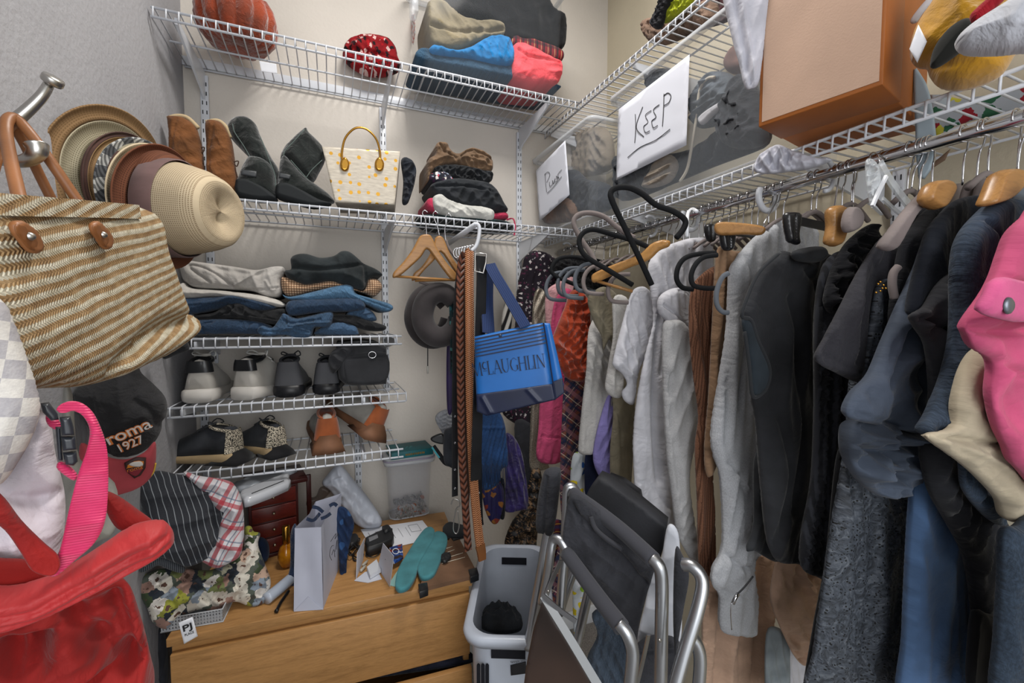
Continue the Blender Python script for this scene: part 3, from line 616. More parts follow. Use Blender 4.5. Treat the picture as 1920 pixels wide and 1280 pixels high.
soft('coral_towel', [(960, 92), (975, 82), (1000, 92), (1030, 108), (1050, 118), (1052, 140), (1040, 160), (1000, 158), (963, 148)], yb, cloth('d8545c', .1, crump=14), 'coral pink folded towel at the right of the top shelf bin', 'towel', t=.034, back=.18, dir=(0, 1, 0), fold=('c', .006, 12), cr=[([(968, 100), (985, 112), (1046, 122)], .005, -.012)], **bc)
soft('plaid_scarf', [(958, 72), (975, 66), (1010, 78), (1052, 96), (1050, 116), (1010, 104), (962, 88)], PY(1.594), plaid('7b1c27', [(.03, .5, .3, '17181f', .8), (.03, .1, .06, 'c9b37a', .8)], [(.04, .5, .3, '1a1c24', .6)]), 'red plaid scarf above the coral towel', 'scarf', t=.02, back=.15, dir=(0, 1, 0), **bc)
soft('navy_clothes', [(786, 92), (812, 94), (880, 108), (960, 122), (975, 146), (1040, 158), (1044, 164), (960, 147), (880, 131), (786, 112)], PY(1.598), denim('2f4a60', .25, 14), 'dark blue clothes at the bottom of the top shelf bin', 'clothing', t=.012, back=.21, dir=(0, 1, 0), fold=('h', .002, 14), **bc)
# ================================================================ second shelf
z2 = Z2 + .006; y2 = PY(1.60)
SUE = cloth('6b4426', .18, crump=20); FUR = cloth('b3a07f', .2, weave=300)
for lab, sh, cuff in (('left brown suede ankle boot with fleece cuff beside the hats', [(314, 222), (322, 219), (345, 222), (366, 236), (374, 256), (380, 278), (383, 310), (386, 345), (392, 378), (330, 378), (318, 300), (317, 250)], [(314, 222), (332, 217), (352, 221), (372, 240)]),
                      ('right brown suede ankle boot with fleece cuff behind the front fedora', [(386, 230), (408, 228), (422, 238), (433, 260), (438, 282), (443, 320), (448, 348), (462, 360), (464, 376), (398, 376), (388, 330), (387, 270)], [(386, 229), (408, 226), (424, 238), (434, 258)])):
    b = thing('suede_boot', lab, 'boot', y2.px(sh[-3][0], 376), 'brown suede boots')
    slab('boot_shaft', sh, y2, SUE, b, t=.035, fold=('c', .004, 12), cr=[([((sh[0][0] + sh[3][0]) / 2 - 4, sh[0][1] + 6), (sh[-1][0] + 8, 300), (sh[-1][0] + 14, 350)], .003, -.004), ([(sh[4][0] - 28, 262), (sh[5][0] - 20, 285)], .003, .004)])
    tube('fleece_cuff', [y2.px(x, y, .004) for x, y in cuff], .006, FUR, b, 8)
    tube('boot_laces', [y2.px(x, y, .01) for x, y in ((sh[4][0] - 1, sh[4][1] + 22), (sh[4][0] + 9, sh[4][1] + 20), (sh[4][0] + 6, sh[4][1] + 30), (sh[4][0] + 1, sh[4][1] + 26), (sh[4][0] + 8, sh[4][1] + 52))], .0016, solid('3c2415', .7), b, 6)
UG = cloth('111716', .3, crump=18, sheen=.5); UGS = solid('25282a', .8, bs=90); SEAM = solid('5d6a66', .8)
def boot(lab, shaft, foot, sole, tagp, seams, g='black sheepskin boots'):
    p = PY(1.585); b = thing('sheepskin_boot', lab, 'boot', p.px(sole[0][0], sole[-1][1]), g)
    slab('boot_shaft', shaft, PY(1.61), UG, b, t=.04, fold=('c', .004, 10)); slab('boot_foot', foot, p, UG, b, t=.042, fold=('c', .003, 10)); slab('sole', sole, PY(1.575), UGS, b, t=.036, rr=.014)
    slab('heel_label', tagp, PY(1.542), solid('3a3d40', .5), b, t=.002, sm=1, n=40)
    for s_ in seams: tube('seam', [PY(1.565).px(x, y) for x, y in s_], .0013, SEAM, b, 5)
boot('left black sheepskin boot with its shaft bent to the left', [(427, 240), (434, 226), (450, 220), (466, 222), (480, 234), (488, 254), (497, 274), (510, 298), (522, 318), (522, 345), (505, 352), (490, 320), (468, 296), (452, 280), (434, 260)], [(462, 300), (474, 294), (496, 300), (512, 316), (519, 345), (517, 372), (480, 370), (446, 350), (450, 325)], [(442, 348), (446, 338), (466, 338), (492, 350), (514, 366), (520, 378), (486, 380), (450, 372), (442, 360)], [(454, 318), (481, 321), (481, 332), (452, 328)], [[(436, 232), (440, 248), (456, 272), (470, 296)], [(488, 256), (505, 300), (516, 330), (516, 350)], [(462, 300), (480, 294), (500, 306)]])
boot('right black sheepskin boot with its shaft folded to the right', [(572, 241), (580, 250), (604, 274), (610, 298), (598, 325), (585, 343), (562, 330), (535, 305), (526, 300), (530, 282), (545, 264)], [(526, 300), (534, 292), (546, 304), (572, 332), (600, 352), (620, 368), (624, 382), (570, 378), (522, 360), (520, 345), (523, 322)], [(517, 356), (521, 347), (540, 345), (565, 356), (596, 374), (622, 384), (590, 392), (548, 382), (520, 372)], [(524, 324), (545, 328), (543, 336), (523, 333)], [[(571, 243), (548, 268), (533, 285), (533, 300)], [(604, 300), (585, 318), (574, 333)], [(545, 300), (575, 334), (590, 350)]])
# dotted basket
m = M('dotted_fabric', .7); v = m.map(); vo = m.n('TexVoronoi'); vo.inputs['Scale'].default_value = 34; vo.inputs['Randomness'].default_value = .35; m.l(v, vo.inputs['Vector'])
k = m.math('LESS_THAN', vo.outputs['Distance'], .22); m.col(m.mix(k, m.ramp(m.noise(40, m.map((1, 4, 1)), 3), [(.3, 'b3aa9c'), (.7, 'cdc5b6')]), 'c9983a')); m.l(m.math('MULTIPLY', k, .75), m.b.inputs['Metallic']); m.b.inputs['Roughness'].default_value = .4; DOT = m.m
GOLD = solid('b98a3c', .25, 1)
b = thing('dotted_basket_bag', 'small beige basket bag with gold dots and arched gold handles', 'bag', PY(1.56).px(680, 384))
rings = []
f1 = PY(1.562)
tl, tr, br, bl_ = f1.px(604, 275), f1.px(750, 284), f1.px(740, 384), f1.px(628, 379); bk = V((.02, .15, 0))
loft('bag_body', [[bl_ , br, br + bk, bl_ + bk], [tl, tr, tr + bk, tl + bk]], cloth('a79e91', .15, weave=200, crump=60, kind='Object'), b, True, False)
slab('dotted_panel', [(604, 275), (750, 284), (740, 384), (628, 379)], Pl(f1.o - V((0, .003, 0)), f1.n), DOT, b, t=.002, rr=.003, sm=1)
for dy, lab in ((0, 1), (.12, 0)):
    pz = PY(1.552 + dy)
    tube('handle', [pz.px(x, y) for x, y in ((646, 312), (641, 292), (646, 262), (660, 244), (674, 239), (690, 244), (706, 262), (713, 290), (710, 314))], .0035, GOLD, b, 10)
    if lab:
        for cx in (646, 711): slab('handle_mount', [(cx - 3, 296), (cx + 3, 296), (cx + 9, 306), (cx + 7, 318), (cx, 321), (cx - 7, 316), (cx - 8, 304)], pz, GOLD, b, t=.004, n=80)
soft('navy_scarf', [(752, 300), (768, 298), (780, 316), (778, 340), (772, 362), (764, 382), (754, 380), (756, 340)], PY(1.66), cloth('23272f', .2, crump=20), 'crumpled navy scarf to the right of the dotted basket bag', 'scarf', t=.03, fold=('c', .01, 20))
# folded pile
pg = dict(group='crumpled clothes pile on the second shelf', back=.16, dir=(0, 1, 0))
y3 = PY(1.585)
soft('tan_sweatpants', [(803, 300), (816, 290), (817, 272), (826, 266), (838, 270), (846, 284), (860, 288), (875, 280), (890, 278), (915, 290), (923, 304), (920, 322), (890, 322), (850, 308), (815, 318), (803, 340), (801, 330)], y3, cloth('6e5844', .15, crump=25), 'tan ribbed sweatpants on top of the crumpled clothes pile', 'sweatpants', t=.03, fold=('c', .008, 20), cr=[([(824, 272), (836, 290), (858, 298), (880, 284), (920, 300)], .004, -.016), ([(803, 310), (830, 298), (880, 300), (918, 316)], .004, .01)], **pg)
soft('black_ruffled_top', [(812, 316), (828, 310), (862, 310), (900, 318), (922, 324), (918, 342), (880, 344), (840, 330), (820, 326)], PY(1.58), cloth('1d1f22', .3, crump=25), 'black ruffled top under the tan sweatpants', 'clothing', t=.03, fold=('c', .012, 24), **pg)
soft('red_print_scarf', [(806, 328), (822, 322), (840, 326), (850, 342), (830, 348), (808, 342)], PY(1.572), blobs('22222c', ['b5324a', '8d96a8', 'd8d0cc', '3a2038'], 90, .45, .01), 'red and blue print scarf edge in the crumpled pile', 'scarf', t=.02, **pg)
soft('black_trousers', [(810, 345), (850, 335), (900, 340), (925, 350), (942, 378), (949, 398), (900, 392), (855, 385), (830, 376), (812, 360)], PY(1.568), cloth('24272b', .25, crump=14), 'black trousers in the middle of the crumpled pile', 'trousers', t=.035, fold=('c', .008, 12), cr=[([(815, 352), (860, 352), (915, 360)], .004, -.012)], **pg)
soft('white_shirt', [(812, 370), (826, 364), (840, 374), (870, 384), (905, 388), (924, 396), (922, 414), (890, 412), (850, 408), (822, 400), (812, 388)], PY(1.555), cloth('b5b5b0', .1, crump=16), 'off-white shirt near the bottom of the crumpled pile', 'shirt', t=.03, fold=('c', .006, 16), **pg)
soft('pink_shirt', [(800, 376), (814, 372), (830, 392), (880, 400), (922, 400), (946, 398), (952, 408), (940, 412), (860, 412), (806, 396)], PY(1.572), cloth('a8304c', .1, crump=20), 'raspberry pink top at the bottom of the crumpled pile', 'clothing', t=.02, **pg)
ribbon('drawstring_belt', [PY(1.535).px(x, y) for x, y in ((950, 412), (962, 410), (966, 425), (964, 441))], .006, .002, cloth('b03a58', .1), None, side=(1, .2, 0)); tag(bpy.data.objects['drawstring_belt'], 'pink cord hanging over the shelf front beside the crumpled pile', 'cord')
tag(slab('green_plaid_blanket', [(792, 404), (940, 414), (962, 430), (940, 438), (860, 436), (790, 430)], PZ(z2 + .006), plaid('232c2e', [(.06, .5, .3, '31474a', .7)], [(.06, .5, .3, '15181c', .7)]), None, t=.008, fold=('c', .004, 8)), 'dark green plaid blanket lying flat under the crumpled pile', 'blanket')
# ================================================================ jeans shelf
yj = PY(1.60); jg = dict(back=.2, dir=(0, 1, 0)); JL = 'folded clothes on the jeans shelf'
def J(name, pts, Y, m, label, cat, t=.03, **kw): return soft(name, pts, PY(Y), m, label, cat, t=t, group=JL, **jg, **kw)
DB, DM, DL = denim('2a3c52', .35, 18), denim('364c64', .35, 18), denim('486884', .3, 14)
WHC = cloth('a9a5a0', .08, crump=12); WH2 = cloth('b8b4ae', .08, crump=12)
J('grey_white_jeans', [(338, 500), (345, 488), (380, 492), (440, 500), (480, 506), (510, 500), (530, 500), (533, 510), (526, 525), (528, 545), (520, 556), (500, 556), (470, 545), (420, 542), (370, 540), (350, 530), (342, 520)], 1.585, WHC, 'pale grey-white jeans on top of the left folded stack', 'jeans', fold=('c', .006, 9), n=1500, cr=[([(398, 530), (362, 505), (366, 498), (400, 510), (440, 538)], .003, -.011), ([(440, 538), (470, 520), (500, 503), (532, 500)], .003, .01), ([(356, 524), (362, 532), (420, 538), (480, 544), (520, 540)], .003, -.009), ([(500, 528), (512, 545), (522, 535)], .003, .008), ([(385, 500), (470, 515), (500, 510)], .008, -.006)])
J('white_cotton_trousers', [(334, 538), (345, 530), (360, 540), (420, 545), (480, 552), (515, 560), (534, 570), (528, 576), (500, 572), (440, 560), (400, 556), (360, 560), (338, 555)], 1.575, WH2, 'white cotton trousers second in the left folded stack', 'trousers', fold=('h', .003, 14))
J('blue_jeans', [(338, 562), (350, 558), (400, 556), (440, 552), (480, 560), (514, 572), (512, 580), (480, 582), (440, 572), (400, 582), (350, 590), (340, 578)], 1.572, DB, 'mid blue jeans third in the left folded stack', 'jeans', fold=('c', .005, 10), cr=[([(345, 570), (400, 566), (440, 558), (505, 574)], .004, .006)])
J('black_jeans', [(360, 592), (400, 586), (425, 572), (450, 566), (490, 582), (530, 578), (534, 590), (524, 608), (480, 602), (440, 596), (400, 598), (362, 600)], 1.57, cloth('1b1c1e', .3, crump=16), 'black jeans between two blue pairs in the left stack', 'jeans', fold=('c', .007, 16), cr=[([(430, 572), (450, 590), (520, 602)], .003, .01), ([(400, 595), (430, 585), (440, 575)], .003, -.01)])
J('dark_blue_jeans', [(352, 602), (390, 598), (440, 598), (490, 604), (512, 615), (518, 626), (470, 626), (400, 626), (350, 625)], 1.565, DB, 'dark blue jeans at the bottom of the left stack', 'jeans', fold=('c', .005, 10), cr=[([(385, 622), (384, 608), (400, 604)], .003, -.008), ([(465, 624), (470, 608), (480, 604)], .003, -.006)])
J('black_sweatshirt', [(534, 508), (546, 504), (545, 485), (556, 477), (575, 476), (600, 483), (625, 480), (640, 471), (655, 472), (672, 485), (682, 494), (706, 505), (717, 516), (700, 520), (690, 524), (682, 542), (665, 540), (640, 532), (610, 528), (575, 534), (560, 530), (540, 522)], 1.575, cloth('23282a', .25, crump=8), 'charcoal sweatshirt on top of the right folded stack', 'sweatshirt', t=.04, fold=('c', .007, 8), n=1500, cr=[([(546, 502), (600, 506), (650, 502), (680, 496)], .006, -.014), ([(553, 526), (562, 516)], .004, -.008), ([(682, 500), (686, 540)], .005, -.012)])
J('gingham_shirt', [(527, 522), (540, 520), (575, 532), (620, 526), (640, 532), (680, 545), (690, 524), (708, 524), (716, 535), (714, 545), (700, 556), (680, 548), (640, 540), (590, 545), (545, 556), (530, 545)], 1.585, plaid('c9a888', [(.0075, .5, .42, '6f4526', .75)], [(.0075, .5, .42, '4b3428', .7)]), 'brown and cream gingham shirt under the charcoal sweatshirt', 'shirt', t=.035)
J('light_blue_jeans', [(530, 552), (545, 556), (590, 546), (640, 534), (660, 536), (668, 550), (700, 560), (732, 570), (736, 580), (720, 585), (690, 572), (660, 562), (600, 564), (545, 562)], 1.565, DL, 'light blue jeans below the gingham shirt', 'jeans', t=.03, fold=('c', .004, 9), cr=[([(666, 540), (672, 556), (730, 578)], .004, -.008)])
J('indigo_jeans', [(536, 572), (550, 562), (600, 560), (660, 558), (680, 564), (684, 578), (660, 584), (600, 586), (550, 592), (538, 586)], 1.56, DB, 'indigo jeans third in the right folded stack', 'jeans', t=.034, fold=('h', .003, 12), cr=[([(665, 560), (664, 582)], .002, -.005)])
J('rolled_waist_jeans', [(482, 618), (492, 610), (510, 614), (522, 600), (530, 588), (540, 590), (560, 596), (620, 584), (622, 606), (612, 614), (590, 614), (582, 632), (555, 634), (535, 628), (500, 630), (486, 626)], 1.55, DM, 'blue jeans with frayed waistband folded over the shelf front', 'jeans', t=.035, fold=('c', .006, 18), n=1500, cr=[([(484, 616), (495, 612), (520, 606), (528, 590), (540, 592), (545, 610), (575, 606), (618, 604)], .0025, .010), ([(522, 624), (545, 614), (580, 620), (578, 630)], .0025, .009), ([(534, 600), (550, 606), (600, 598)], .004, -.012), ([(490, 620), (520, 622), (540, 622)], .004, -.01)])
J('black_shirt', [(620, 592), (650, 590), (680, 598), (710, 606), (724, 612), (718, 620), (690, 620), (660, 612), (625, 606)], 1.565, cloth('18191b', .3, crump=20), 'black shirt sticking out at the right end of the jeans shelf', 'shirt', t=.03, fold=('c', .006, 16))
J('acid_blue_jeans', [(660, 580), (685, 576), (700, 586), (706, 600), (690, 602), (670, 594), (650, 590)], 1.575, DM, 'folded blue jeans waist between two black garments on the right stack', 'jeans', t=.03, fold=('c', .006, 20))
J('bottom_blue_jeans', [(590, 622), (615, 608), (640, 602), (665, 610), (672, 622), (665, 628), (600, 628)], 1.56, DM, 'blue jeans at the bottom of the right stack', 'jeans', t=.03)
# ================================================================ shoes
def mt(pos, yaw, pitch=0, roll=0, sc=1): return Matrix.Translation(V(pos)) @ Matrix.Rotation(R(yaw), 4, 'Z') @ Matrix.Rotation(R(pitch), 4, 'Y') @ Matrix.Rotation(R(roll), 4, 'X') @ Matrix.Scale(sc, 4)
def shoe(label, mat4, mu, ms, mh, ml, group, zr=(.034, .06, .085, .103), L=.27, lin=None, flare=None):
    t = thing('sneaker', label, 'shoe', mat4 @ V((L / 2, 0, 0)), group)
    # stations: s, half width, upper height, sole height
    ST = [(0, .024, .070, .030), (.02, .033, .078, .033), (.07, .037, .080, .032), (.14, .037, .078, .03), (.22, .036, .072, .028), (.32, .036, .082, .026), (.42, .038, .080, .024), (.55, .042, .063, .022), (.7, .044, .046, .021), (.84, .040, .035, .020), (.94, .028, .026, .019), (1, .010, .012, .018)]
    def ring(s, w, z0, h, k=20, pw=.75):
        o = []
        for i in range(k):
            a = 6.28318 * i / k; c, q = math.cos(a), math.sin(a); y = w * math.copysign(abs(c) ** pw, c); z = z0 + (h * abs(q) ** .85 if q > 0 else -.0005)
            if q > 0: y *= 1 - .36 * (z - z0) / .08 * (1 if s < .5 else .8)
            o.append(mat4 @ V((s * L, y, z)))
        return o
    loft('upper', [ring(s, w * .95, so, h) for s, w, h, so in ST], mu, t)
    def sring(s, w, z1, ex=.006, k=16):
        o = []
        for i in range(k):
            a = 6.28318 * i / k; c, q = math.cos(a), math.sin(a); y = (w + ex) * math.copysign(abs(c) ** .45, c); z = z1 / 2 + z1 / 2 * math.copysign(abs(q) ** .45, q) + (.012 * max(0, s - .75) / .25)
            o.append(mat4 @ V((s * L + (ex if s == 1 else -ex * 1.2 if s == 0 else 0), y, z)))
        return o
    loft('sole', [sring(s, w, so + .004) for s, w, h, so in ST], ms, t)
    if flare:
        fm, zz_ = flare; loft('heel_flare', [[mat4 @ V((x * q2 + o2, y * q1, z)) for x, y in ((-.03, -.047), (-.036, 0), (-.03, .047), (.075, .047), (.075, -.047))] for z, q1, q2, o2 in ((.0005, 1, 1, 0), (zz_ * .5, .82, .6, -.004), (zz_, .5, .35, .0))], fm, t)
    # collar opening: dark lining
    loft('lining', [[mat4 @ V((L * (.17 + .135 * math.cos(a)), .021 * math.sin(a), z + .03 + .075 + .006 * math.cos(a))) for a in [6.28318 * i / 20 for i in range(20)]] for z in (-.006, .003)], lin or solid('2a2b2e', .9), t)
    tube('collar', [mat4 @ V((L * (.165 + .15 * math.cos(a)), .024 * math.sin(a), .106 + .008 * math.cos(a))) for a in [6.28318 * i / 16 for i in range(16)]], .005, mh, t, 8, True, n=2)
    # heel counter
    hc_ = []
    for zz, ex in zip(zr, (.004, .0045, .0045, .003)):
        row = []
        for i in range(15):
            a = -1.25 + 2.5 * i / 14; w = .036 * (1 - .36 * max(0, zz - .035) / .08)
            ca, sa = math.cos(a), math.sin(a); row.append(mat4 @ V((L * .13 - math.copysign(abs(ca) ** .5, ca) * (L * .13 + ex), math.copysign(abs(sa) ** .6, sa) * (w + ex), zz)))
        hc_.append(row)
    vv = [p for r in hc_ for p in r]; ff = [[i * 15 + j, i * 15 + j + 1, (i + 1) * 15 + j + 1, (i + 1) * 15 + j] for i in range(3) for j in range(14)]
    mk('heel_counter', vv, ff, mh, t)
    ps = [[mat4 @ V((L * (.36 + .05 * i), sy * .017, .104 - .011 * i)), mat4 @ V((L * (.375 + .05 * i), 0, .112 - .011 * i)), mat4 @ V((L * (.39 + .05 * i), -sy * .017, .1 - .011 * i))] for i in range(5) for sy in (1, -1)]
    ps.append([mat4 @ V(q) for q in ((L * .34, 0, .112), (L * .28, .02, .128), (L * .2, .022, .122), (L * .3, .004, .115))]); ps.append([mat4 @ V(q) for q in ((L * .34, 0, .112), (L * .3, -.02, .13), (L * .24, -.028, .118), (L * .32, -.01, .112))])
    tubes('laces', ps, .0022, ml, t, 6, 3)
    loft('tongue', [[mat4 @ V((L * x, y, z)) for y in (-.014, 0, .014)] + [mat4 @ V((L * x, y, z + .006)) for y in (.014, 0, -.014)] for x, z in ((.28, .116), (.34, .108), (.45, .094))], mu, t)
    return t
z4 = Z4 + .006; z5 = Z5 + .006
WL_ = cloth('b9b5ae', .05, kind='Object', weave=500, rough=.6); WS = solid('c2beb8', .5, var=.05); BKL = solid('17191c', .35, coat=.2)
shoe('left white leather sneaker with black heel, toe to the wall', mt((-.378, 1.575, z4), 92, sc=1.18), WL_, WS, BKL, solid('c9c9c6', .8), 'white sneakers with black heels', zr=(.078, .088, .098, .108))
shoe('right white leather sneaker with black heel, beside the black sneakers', mt((-.262, 1.575, z4), 66, sc=1.18), WL_, WS, BKL, solid('c9c9c6', .8), 'white sneakers with black heels', zr=(.078, .088, .098, .108))
BM = cloth('28282b', .3, kind='Object', weave=260); BKS = solid('15161a', .4, bs=40)
shoe('left black mesh running sneaker seen from the heel', mt((-.135, 1.575, z4), 88, sc=1.12), BM, BKS, solid('434448', .7, bs=200), BLACK, 'black running sneakers')
shoe('right black mesh running sneaker, next to the camera bag', mt((-.022, 1.585, z4), 86, sc=1.05), BM, BKS, solid('434448', .7, bs=200), BLACK, 'black running sneakers')
m = M('spotted_fabric', .8); v = m.map(kind='Object'); m.col(m.ramp(m.noise(330, v, 2), [(.47, '2a2826'), (.52, 'c9bfab')])); SPOT = m.m
TANS = solid('a08a68', .7, var=.1); RSOLE = stripes('1c1c1e', '8d7c60', .011, .2)
shoe('black and speckled beige runner at the left of the lowest shelf, toe to the wall', mt((-.285, 1.585, z5), 152, sc=1.02), cloth('2a2c30', .35, kind='Object'), TANS, SPOT, BLACK, 'black and beige runners', flare=(RSOLE, .036))
shoe('black and speckled beige runner nearer the orange sneakers', mt((-.17, 1.60, z5), 128, sc=.95), cloth('2a2c30', .35, kind='Object'), TANS, SPOT, BLACK, 'black and beige runners', flare=(RSOLE, .036))
ORS = cloth('94502c', .15, kind='Object', sheen=.4); GUM = solid('6c4a34', .7, var=.2, bs=120); GRW = cloth('a6a39c', .1, kind='Object')
shoe('left orange suede and grey sneaker standing on the lowest shelf', mt((-.02, 1.60, z5), 96, -6, sc=1.12), GRW, GUM, ORS, solid('c9c5bd', .8), 'orange suede sneakers', lin=cloth('7a3a18', .1), flare=(GUM, .05))
shoe('right orange suede and grey sneaker tilted on its side', mt((.12, 1.60, z5 + .03), 118, -16, 22, sc=1.1), GRW, GUM, ORS, solid('c9c5bd', .8), 'orange suede sneakers', lin=cloth('7a3a18', .1), flare=(GUM, .05))
# camera bag
CB = cloth('2c2d30', .15, weave=400)
b = thing('camera_bag', 'square black padded camera bag on the shelf beside the black sneakers', 'bag', PY(1.6).px(670, 720))
slab('bag_body', [(632, 648), (645, 642), (700, 640), (722, 650), (725, 668), (725, 714), (715, 720), (660, 722), (640, 714), (634, 700)], PY(1.585), CB, b, t=.03, back=.17, dir=(0, 1, 0), rr=.02)
slab('lid_flap', [(616, 680), (620, 662), (636, 650), (668, 640), (690, 640), (668, 655), (650, 672), (636, 690), (624, 700)], PY(1.565), CB, b, t=.025, fold=('c', .004, 14))
slab('side_pocket', [(650, 668), (722, 660), (723, 714), (660, 720), (648, 712)], PY(1.56), CB, b, t=.01, rr=.012, cr=[([(652, 672), (722, 668)], .003, -.004)])
tube('metal_ring', [PY(1.545).px(698 + 7 * math.cos(a), 665 + 6 * math.sin(a)) for a in [6.28 * i / 10 for i in range(10)]], .0016, CHROME, b, 8, True, n=2)
# ================================================================ dresser
OAK = wood('a87d4c', '866036', 1.0, 'X', rough=.45); OAKD = wood('8a6336', '6a4824', 1.0, 'X', rough=.5)
dl, dr = V((-.398, 1.29, 0)), V((.383, 1.236, 0)); du = (dr - dl).normalized(); dd = V((-du.y, du.x, 0)); dw = (dr - dl).length; DZ = .78
dres = thing('dresser', 'oak veneer chest of drawers standing against the back wall', 'dresser', (dl + dr) / 2 + dd * .24)
def dbox(nm, a0, a1, b0, b1, z0, z1, m, par=None, bv=.0015):
    o = rot_box(nm, dl + du * a0 + dd * b0 + V((0, 0, z0)), du * (a1 - a0), dd * (b1 - b0), V((0, 0, z1 - z0)), m, par or dres)
    if bv: bev(o, bv)
    return o
dbox('top_panel', 0, dw, 0, .49, DZ - .022, DZ, OAK)
for a in (.006, dw - .024): dbox('side_panel', a, a + .018, .02, .49, .0, DZ - .022, OAK)
dbox('back_panel', .024, dw - .024, .478, .488, .02, DZ - .022, OAKD)
dbox('front_rail', .006, dw - .006, .014, .03, .728, DZ - .022, OAK); dbox('kick_board', .024, dw - .024, .03, .045, 0, .06, OAKD)
for i, (zb, zt_, o_) in enumerate(((.545, .738, -.004), (.325, .522, -.03), (.08, .302, -.004))):
    f = dbox('drawer', .008, dw - .008, o_, o_ + .018, zb, zt_, OAK)
    for nm, a0, a1, b0, b1 in (('drawer_side', .03, .042, o_ + .018, .42), ('drawer_side', dw - .042, dw - .03, o_ + .018, .42)): dbox(nm, a0, a1, b0, b1, zb + .01, zt_ - .03, OAKD, f, 0)
    dbox('drawer_bottom', .042, dw - .042, o_ + .018, .42, zb + .01, zb + .016, OAKD, f, 0)
tag(slab('dark_clothes', [(560, 1262), (700, 1248), (860, 1222), (880, 1224), (880, 1240), (700, 1268), (560, 1290)], PZ(.505), cloth('1d1f2a', .4, crump=20), t=.02, fold=('c', .01, 14)), 'dark clothes showing in the gap of the open second drawer', 'clothing')
TZ = PZ(DZ + .001)
def dp(x, y, z=DZ): return PZ(z).px(x, y)
# jewellery chest
MAH = wood('5c1f18', '380f0d', 1.4, 'X', rough=.3); MAHD = wood('3a100e', '240908', 1.4, 'X', rough=.35); NICK = solid('b9b09a', .3, 1)
j0, j1 = V((-.262, 1.60, DZ)), V((-.118, 1.63, DZ)); ju = (j1 - j0).normalized(); jd = V((-ju.y, ju.x, 0)); jw = (j1 - j0).length
jw_ = thing('jewellery_chest', 'small dark red wooden jewellery chest with four drawers at the back of the dresser', 'jewellery box', (j0 + j1) / 2)
def jb(nm, a0, a1, b0, b1, z0, z1, m, par=None):
    o = rot_box(nm, j0 + ju * a0 + jd * b0 + V((0, 0, z0)), ju * (a1 - a0), jd * (b1 - b0), V((0, 0, z1 - z0)), m, par or jw_); bev(o, .0015); return o
jb('cabinet', 0, jw, .004, .16, 0, .235, MAHD); jb('lid', -.006, jw + .03, -.008, .166, .237, .25, MAHD); jb('base', -.004, jw + .004, 0, .16, 0, .012, MAHD)
for i in range(4):
    z = .018 + i * .054; d = jb('drawer', .008, jw - .008, -.004, .01, z, z + .048, MAH)
    lathe('knob', [(0, .012), (.003, .0115), (.0052, .008), (.0048, .004), (.002, .002), (.002, 0)], j0 + ju * (jw * .48) - jd * .004 + V((0, 0, z + .026)), -jd, NICK, d, 16)
jb('side_door', jw + .03, jw + .045, .02, .03, .09, .25, MAHD); jb('side_frame', jw + .004, jw + .045, .02, .028, .232, .25, MAHD)
zt_ = DZ + .251
for nm, lab, q, z, m in (('white_tablet_case', 'glossy white flat case with a black slot on top of the red jewellery chest', [(452, 922), (535, 890), (541, 896), (540, 908), (470, 936), (456, 936)], zt_ + .026, solid('b9bcc2', .25, coat=.4)), ('grey_tablet_case', 'thin pale grey case behind the glossy white case on the jewellery chest', [(436, 910), (450, 902), (500, 884), (552, 880), (545, 886), (455, 918)], zt_ + .006, solid('9aa0a8', .35))):
    o = tag(slab(nm, q, PZ(z), m, None, t=.006, back=.02, dir=(0, 0, -1), rr=.006, sm=2, n=200), lab, 'case')
    if 'white' in nm: tube('slot', [PZ(z + .008).px(x, y) for x, y in ((472, 925), (532, 901))], .0016, INK, o, 6, n=1)
# perfume
pb = dp(538, 1062); t = thing('perfume_bottle', 'amber glass perfume bottle with a tall gold cap beside the paper bag', 'bottle', pb)
m = M('amber_liquid', .05, coat=.8, alpha=.88); m.col(m.ramp(m.noise(30, m.map(kind='Object'), 2), [(.3, '8a4c08'), (.7, 'd08a1a')])); AMB = m.m
lathe('glass_body', [(0, 0), (.014, 0), (.021, .012), (.026, .035), (.025, .052), (.018, .068), (.009, .077), (.008, .082)], pb, (0, 0, 1), AMB, t, 28); lathe('cap', [(.010, .078), (.0105, .08), (.0115, .082), (.0115, .134), (.010, .136), (0, .136)], pb, (0, 0, 1), GOLD, t, 24)
# paper bag
PB = solid('b9bccb', .6, var=.03)
b0, b1, b2 = dp(551, 1146), dp(606, 1142), dp(635, 1066); b3 = b0 + (b2 - b1)
def dep(p): return (p - EYE).dot(_fw)
t0, t1, t2, t3 = D(553, 990, dep(b0) - .01), D(602, 988, dep(b1) - .02), D(640, 925, dep(b2) + .0), D(592, 940, dep(b3))
pg_ = thing('paper_bag', 'white paper gift bag with navy ribbon handles standing at the dresser front', 'bag', (b0 + b2) / 2)
def quad(nm, a, b, c, d, m, par, nu=8, nv=10, amp=.002, mid=0, th=.0012):
    vv, ff, uv = [], [], []; n = (b - a).cross(d - a).normalized()
    for s in (0, 1):
        for i in range(nv + 1):
            for k in range(nu + 1):
                x, y = k / nu, i / nv; p = a * (1 - x) * (1 - y) + b * x * (1 - y) + c * x * y + d * (1 - x) * y
                p = p + n * (amp * math.sin(7 * x + 3 * y) * math.sin(3.14 * y) + mid * (1 - abs(2 * x - 1)) * (y) - s * th); vv.append(p); uv.append((x * (b - a).length, y * (d - a).length))
    o = (nu + 1) * (nv + 1)
    for i in range(nv):
        for k in range(nu): q = [i * (nu + 1) + k, i * (nu + 1) + k + 1, (i + 1) * (nu + 1) + k + 1, (i + 1) * (nu + 1) + k]; ff.append(q); ff.append([z + o for z in q[::-1]])
    return mk(nm, vv, ff, m, par, True, uv)
